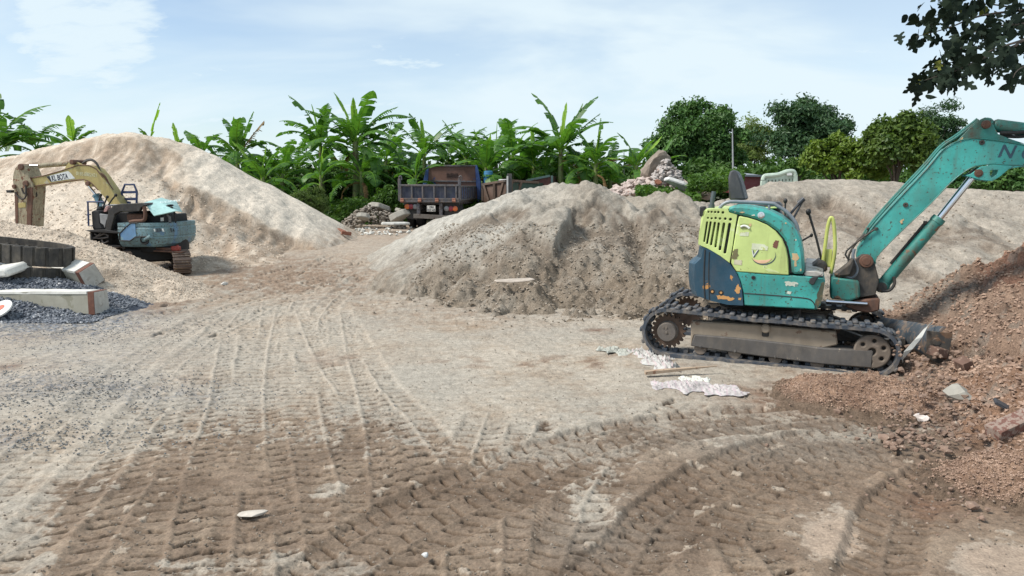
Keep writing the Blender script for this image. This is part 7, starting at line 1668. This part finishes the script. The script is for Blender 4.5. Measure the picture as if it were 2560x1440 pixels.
mb = MB(); mb.box((0, 0, 0), (.24, .11, .09), None, .008); o = link("brick", mb.mesh("brick"), brick); o.location = at(853, 578, 18.6); o.rotation_euler = (0, R(15), R(-35)); tag(o, "red brick at the right toe of the cream heap, left of a second one", "brick", "bricks at the toe of the cream heap")
o2 = o.copy(); COL.objects.link(o2); o2.location = at(866, 583, 18.4); o2.rotation_euler = (0, R(10), R(20)); o2["label"] = "greyish broken brick lying right of the red one at the toe of the cream heap"
# rubble mound with the earth boulder
rocks("rubble", "pink plastered masonry rubble under the earth boulder", "rubble", heap_pts(1640, 130, 17.4, 440, 492, 650, .06, .24, rn, 1.8), plaster, seed=6)
rocks("rubble", "white knobbly masonry chunks piled against the earth boulder", "rubble", heap_pts(1668, 40, 16.9, 398, 462, 260, .06, .17, rn, .6), paint("masonry_white", (0.42, 0.375, 0.345), (0.30, 0.15, 0.10), .25, (.2, .17, .15), .4, .9, 4), seed=7)
lump("earth_boulder", "big brown earth boulder on top of the rubble mound", "boulder", at(1640, 418, 17.3), (.72, .6, .80), 77, paint("boulder_earth", (0.23, 0.185, 0.145), (0.31, 0.265, 0.21), .4, (.14, .11, .085), .5, .95, 2.5), Matrix.Rotation(R(32), 3, 'Y'), 3)
lump("brick_lump", "red brick lump among the rubble beside the creeper", "brick", at(1646, 455, 16.2), (.22, .16, .15), 78, brick)
slab_thing("long white slab sloping down the right side of the rubble mound", at(1712, 468, 16), (1.0, .3, .1), (R(-25), R(24), .1), 8, plain("slab_white", (0.58, 0.57, 0.54), .9))
slab_thing("grey flat slab lying in the weeds right of the rubble mound", at(1743, 466, 16.4), (.5, .4, .07), (R(-20), R(-14), .2), 9)
# things in and on the red soil
def brick_thing(label, px, py, Y, rot, size=(.22, .105, .065), name="brick", mat=brick, cat="brick"):
    mb = MB(); mb.box((0, 0, 0), size, None, .008)
    r = random.Random(px)
    for v in mb.bm.verts: v.co += Vector((r.uniform(-.006, .006), r.uniform(-.006, .006), r.uniform(-.006, .006)))
    o = link(name, mb.mesh(name), mat); o.location = at(px, py, Y); o.rotation_euler = rot; return tag(o, label, cat)
brickd = paint('brick_earthy', (0.14, 0.078, 0.055), (0.27, 0.19, 0.14), 0.45, (0.10, 0.065, 0.045), 0.6, 0.95, 8)
brick_thing("brownish brick with a hole standing on end below the dozer blade's end plate", 2411, 915, 5.55, (R(20), R(60), R(30)), (.12, .10, .09), "brick", brickd)
brick_thing("brown brick lying against the dozer blade's lower corner", 2345, 880, 5.95, (R(5), R(10), R(20)), (.13, .1, .08), "brick", brickd)
brick_thing("red brick shard high on the soil heap", 2490, 803, 6.35, (R(10), R(5), R(-20)), (.12, .07, .03))
brick_thing("long mortared brick fragment half buried at the right edge", 2530, 1062, 4.55, (R(8), R(-18), R(12)), (.30, .12, .08), "brick_fragment", paint("brick_mortared", (0.17, 0.08, 0.058), (0.27, 0.20, 0.16), .8, (.1, .06, .05), .4, .9, 8))
brick_thing("dark flat tile shard stuck in the soil above the long brick fragment", 2512, 1016, 4.78, (R(20), R(28), R(-10)), (.15, .06, .016), "tile_shard", plain("tile_dark", (.045, .045, .05), .4), "tile")
lump("concrete_lump", "pale grey broken concrete lump in the soil right of the excavator's track", "concrete lump", at(2398, 990, 5.15), (.30, .2, .17), 91, slabm, Matrix.Rotation(R(35), 3, 'Y'), 2)
lump("white_stone", "pinkish white stone at the edge of the churned mud", "stone", at(2305, 1046, 4.95), (.12, .08, .07), 92, plain("stone_white", (.66, .59, .54), .9))
lump("grey_stone", "dark angular stone on the crumbly soil heap in the near right corner", "stone", at(2508, 1232, 3.72), (.11, .06, .06), 93, rubg)
lump("white_pebble", "small white pebble in the brown mud at the bottom of the yard", "stone", on_ground(1063, 1394) + Vector((0, 0, .012)), (.034, .028, .026), 94, plain("stone_pale", (.55, .55, .53), .8))
lump("dirt_chunk", "flat pale crust of dried mud lying alone in the foreground", "crust", on_ground(632, 1288) + Vector((0, 0, .012)), (.16, .085, .026), 95, plain("crust_pale", (.50, .45, .385), .95), Matrix.Rotation(.2, 3, 'Z'))
mb = MB(); a = [at(2258, 908, 5.85), at(2275, 880, 5.85), at(2300, 850, 5.9), at(2318, 822, 6.0), at(2334, 808, 6.1)]
c0 = a[0].copy(); w = [.004, .05, .045, .025, .012]; L_ = [p - c0 + Vector((-q, 0, .0)) for p, q in zip(a, w)]; R_ = [p - c0 + Vector((q * .6, .02, .02)) for p, q in zip(a, w)]
for i in range(4): mb.prism([L_[i], R_[i], R_[i + 1], L_[i + 1]], [p + Vector((.004, .008, 0)) for p in (L_[i], R_[i], R_[i + 1], L_[i + 1])])
o = link("torn_strip", mb.mesh("torn_strip"), plain("strip_grey", (.50, .49, .45), .85)); o.location = c0; tag(o, "pale torn strip of sheeting leaning on the dozer blade", "strip")
# clods of soil: too many to count
it = []
for _ in range(520):
    px, py = rn.uniform(2230, 2600), rn.uniform(830, 1130)
    Y = np.interp(py, [830, 900, 1000, 1130], [6.3, 5.75, 5.0, 4.3]); p = at(px, py, Y)
    if p.z < -0.02: continue
    it.append((p, min(.065, .012 + rn.expovariate(48))))
for _ in range(170): it.append((on_ground(rn.gauss(2330, 120), rn.gauss(1080, 28)) + Vector((0, 0, .01)), .012 + rn.expovariate(55)))
for _ in range(160): it.append((on_ground(rn.gauss(2440, 110), rn.gauss(1230, 40)) + Vector((0, 0, .015)), .008 + rn.expovariate(90)))
for _ in range(200): it.append((on_ground(rn.gauss(2150, 110), rn.gauss(990, 16)) + Vector((0, 0, .01)), .008 + rn.expovariate(80)))
rocks("clods", "loose clods and stones strewn over the red soil", "clods", it, clodm, seed=21)
it = [(on_ground(rn.uniform(1150, 1700), rn.gauss(790, 16)) + Vector((0, 0, .01)), .008 + rn.expovariate(80)) for _ in range(260)] + [(on_ground(rn.uniform(860, 1250), rn.gauss(745, 18)) + Vector((0, 0, .01)), .008 + rn.expovariate(90)) for _ in range(120)]
rocks("clods", "lumps of damp sand along the foot of the middle heap", "clods", it, paint("clod_sand", (.24, .2, .155), (.33, .29, .24), .4, (.15, .12, .09), .4, .95, 5), seed=23)
# gravel stones
def gravel_scatter(name, label, n, fn, mat, seed, s0, s1):
    r = np.random.default_rng(seed); base = np.array([(1, 0, 0), (-1, 0, 0), (0, 1, 0), (0, -1, 0), (0, 0, 1), (0, 0, -1)], float)
    fc = np.array([(0, 2, 4), (2, 1, 4), (1, 3, 4), (3, 0, 4), (2, 0, 5), (1, 2, 5), (3, 1, 5), (0, 3, 5)])
    P = fn(n, r); n = len(P); A = r.normal(size=(n, 3, 3)); Q, _ = np.linalg.qr(A); s = r.uniform(s0, s1, n)
    V = np.einsum('nij,vj->nvi', Q, base) * (s[:, None, None] * r.uniform(.55, 1.25, (n, 6, 1))); V[..., 2] *= .75; V += P[:, None, :]
    Fc = (fc[None] + np.arange(n)[:, None, None] * 6).reshape(-1, 3)
    o = link(name, soup(name, V.reshape(-1, 3), Fc), mat); return tag(o, label, "gravel", kind="stuff")
gm = leafmat("gravel_stone", (0.045, 0.052, 0.066), (0.25, 0.265, 0.29), 0.0, .8, 6.0, (.5, .5, .5))
def on_heap(n, r):
    X = r.uniform(-9.6, -5.0, n); Y = r.uniform(8.7, 11.2, n); Z = np.maximum(gravel_h(X, Y), gz(X, Y)); pxx, pyy = to_px(X, Y, Z)
    k = (pyy > 640) & (pyy < 900 - .15 * pxx) & (gravel_h(X, Y) > gz(X, Y) - .12 - .3 * r.random(n)); return np.stack([X, Y, Z + .012], -1)[k]
gravel_scatter("gravel", "crushed bluish stones lying on the gravel heap and round the concrete posts", 15000, on_heap, gm, 3, .012, .032)
def on_yard(n, r):
    px = np.abs(r.normal(0, 300, n)) - 60; py = r.choice([820, 960, 985, 1080], n, p=[.45, .25, .15, .15]) + r.normal(0, 26, n); P = np.array([on_ground(a, b) for a, b in zip(px, py)]); P[:, 2] += .003 + .03 * fbm(P[:, 0] * .55, P[:, 1] * .55, 3, 3); return P
gravel_scatter("gravel", "bluish stones trodden into the yard along the left side", 4200, on_yard, leafmat('trodden_stone', (.085, .088, .092), (.30, .295, .28), 0.0, .9, 6.0), 5, .004, .012)
def on_all(n, r):
    px = r.uniform(-60, 2620, n); py = r.uniform(800, 1440, n); P = np.array([on_ground(a, b) for a, b in zip(px, py)]); P[:, 2] += .004 + .035 * fbm(P[:, 0] * .55, P[:, 1] * .55, 3, 3); return P
gravel_scatter("gravel", "stray pebbles and crumbs over the whole yard", 2600, on_all, leafmat("pebble", (.13, .10, .075), (.30, .255, .205), 0.0, .9, 5.0), 7, .003, .009)

def heap_crumbs(k, n, label, mat, seed, s0, s1, cond=None, name="clods"):
    X, Y, H, ok, tn = HEAPS[k]; pxx, pyy = to_px(X, Y, H); m = ok & (pxx > -80) & (pxx < 2660)
    if cond is not None: m &= cond(pxx, pyy)
    idx = np.nonzero(m.ravel())[0]
    def f(n_, r):
        i = r.choice(idx, n_); return np.stack([X.ravel()[i], Y.ravel()[i], H.ravel()[i] + .1 * s1], -1) + r.normal(0, .008, (n_, 3)) * [1, 1, 0]
    o = gravel_scatter(name, label, n, f, mat, seed, s0, s1); o["category"] = "crumbs"; return o
soilc = leafmat("soil_crumb", (.17, .108, .078), (.46, .32, .235), 0.0, .95, 5.0); sandc = leafmat("sand_crumb", (.17, .135, .10), (.36, .31, .25), 0.0, .95, 3.0); stonec = leafmat("stone_crumb", (.34, .27, .2), (.68, .58, .47), 0.0, .95, 4.0)
heap_crumbs(0, 3600, "lumps fallen over the face of the cream heap", leafmat('cream_crumb', (.42, .345, .265), (.64, .545, .44), 0.0, .95, 2.0), 29, .010, .032, lambda x, y: (y > 400) & (y > 395 + np.interp(x, [400, 450, 520, 600, 680, 760, 820], [425, 455, 480, 525, 570, 602, 630]) - 385))
heap_crumbs(2, 11000, "lumps of damp sand over the churned front of the middle heap", sandc, 31, .008, .030, lambda x, y: (y > 560) & (x > 1000 + .6 * (740 - y)))
heap_crumbs(3, 2500, "sand lumps strewn over the right grey heap", sandc, 33, .008, .026, lambda x, y: y > 490)
heap_crumbs(4, 9000, "soil crumbs and grit over the big red soil heap", soilc, 35, .005, .024)
heap_crumbs(5, 7000, "soil crumbs over the small heap at the track", soilc, 37, .003, .011)
heap_crumbs(6, 6500, "soil crumbs over the small heap in the near corner", soilc, 39, .0025, .009)
heap_crumbs(1, 9000, "stone chips over the pale crushed stone heap", stonec, 41, .006, .018)

# ---- crumpled sacks and the stick
def sack(name, label, path, wid, seed, mat, hgt=.05, cat="sack"):
    P = [on_ground(*q) for q in path]; o0 = P[0].copy(); P = smooth_path(P, 26); nu = len(P); nv = 44; X = np.zeros((nu, nv)); Y = np.zeros((nu, nv)); Z = np.zeros((nu, nv))
    for i, p in enumerate(P):
        d = (P[min(i + 1, nu - 1)] - P[max(i - 1, 0)]).normalized(); s = Vector((-d.y, d.x, 0)); t = i / (nu - 1)
        w = np.interp(t, np.linspace(0, 1, len(wid)), wid) * (1 + .25 * math.sin(t * 17 + seed) + .15 * math.sin(t * 41))
        for j in range(nv):
            v = (j / (nv - 1) * 2 - 1); q = p + s * (v * w + .03 * math.sin(t * 23 + v * 3)); X[i, j], Y[i, j] = q.x - o0.x, q.y - o0.y; Z[i, j] = (1 - abs(v) ** 3) * np.interp(t, [0, .06, .94, 1], [0, 1, 1, 0])
    k = Z; ang = seed; U, Vv = X * math.cos(ang) + Y * math.sin(ang), -X * math.sin(ang) + Y * math.cos(ang)
    f = ridge(U * 7, Vv * 20, seed, 3, .6); f2 = ridge(X * 24 + f, Y * 30, seed + 4, 3, .6)
    X2, Y2 = X + .02 * fbm(X * 9, Y * 9, seed + 7, 3), Y + .02 * fbm(X * 9, Y * 9, seed + 8, 3)
    Z = k * (hgt * (.15 + .8 * f ** 3) + hgt * .7 * (f2 ** 2 - .3)) + .012 + .004 * fbm(X * 30, Y * 30, seed + 9, 2)
    me = grid_mesh(name, X2, Y2, Z); o = link(name, me, mat); o.location = o0; return tag(o, label, cat)
def sackmat(name, c, stripe):
    if name in MATS: return MATS[name]
    t = NT(name); n = t.noise(4, 5, .6); w = t.n.new("ShaderNodeTexWave"); w.inputs['Scale'].default_value = 5.5; w.inputs['Distortion'].default_value = 6; w.inputs['Detail'].default_value = 3; t.l.new(t.co(), w.inputs['Vector'])
    cc = t.mix(t.math('MULTIPLY', t.rng(w.outputs['Fac'], .82, .95), .6), c, stripe); cc = t.mix(t.rng(n, .56, .70), cc, tuple(v * .62 for v in c)); cc = t.mix(t.rng(t.noise(13, 5, .7), .60, .74), cc, (.28, .235, .185))  # darker blotches paint fold shade into the cloth, brown ones are dirt
    t.set('Base Color', cc); t.set('Roughness', .6); t.bump(t.noise(60, 4), .3, .004); MATS[name] = t.m; return t.m
sm1 = sackmat("woven_white", (.45, .435, .405), (.46, .34, .34)); sm2 = sackmat("woven_pinkish", (.46, .425, .41), (.44, .33, .36)); sm0 = sackmat("woven_greenish", (.40, .40, .35), (.25, .27, .24))
sack("plastic_sack", "greenish white sack trodden flat, furthest left of the sacks by the track", [(1492, 876), (1535, 880), (1570, 886), (1600, 884)], (.03, .10, .10, .06), 3, sm0, .045)
sack("plastic_sack", "crumpled white woven sack against the rear end of the excavator's track", [(1588, 882), (1625, 897), (1655, 915), (1678, 932)], (.08, .14, .13, .07), 5, sm1, .075)
sack("plastic_sack", "pinkish striped woven sack spread flat in front of the wooden stick", [(1628, 966), (1690, 968), (1750, 972), (1810, 980), (1866, 990)], (.09, .15, .17, .15, .07), 8, sm2, .035)
sack("paper_sheet", "pale sheet corner poking out behind the striped sack", [(1700, 953), (1740, 952), (1775, 955)], (.05, .08, .06), 11, plain("sheet_pale", (.60, .60, .54), .7), .02, "sheet")
mb = MB(); a, b = on_ground(1612, 946) + Vector((0, 0, .05)), on_ground(1792, 936) + Vector((0, 0, .075)); L_ = (b - a)
mb.loft([[a - a + L_ * t + Vector((0, y * w, z * w)) for y, z in ((-1, -.5), (1, -.5), (1, .5), (-1, .5))] for t, w in ((0, .028), (.25, .026), (.6, .018), (1, .006))]); o = link("wooden_stick", mb.mesh("wooden_stick"), paint("raw_wood", (.42, .31, .215), (.24, .13, .08), .4, (.3, .23, .17), .4, .85, 6)); o.location = a; tag(o, "split wooden stick lying between the two woven sacks", "stick")
slab_thing("thin pale board lying on the lower slope of the middle heap", at(1290, 701, 9.72) + Vector((0, 0.05, -.005)), (.66, .16, .02), (R(12), R(-2), .05), 14, plain("board_pale", (.42, .36, .30), .9))
lump("white_scrap", "white scrap of plaster on the road below the brown churned ruts", "scrap", on_ground(562, 713) + Vector((0, 0, .03)), (.17, .08, .06), 97, plain("scrap_white", (.62, .6, .55), .9))
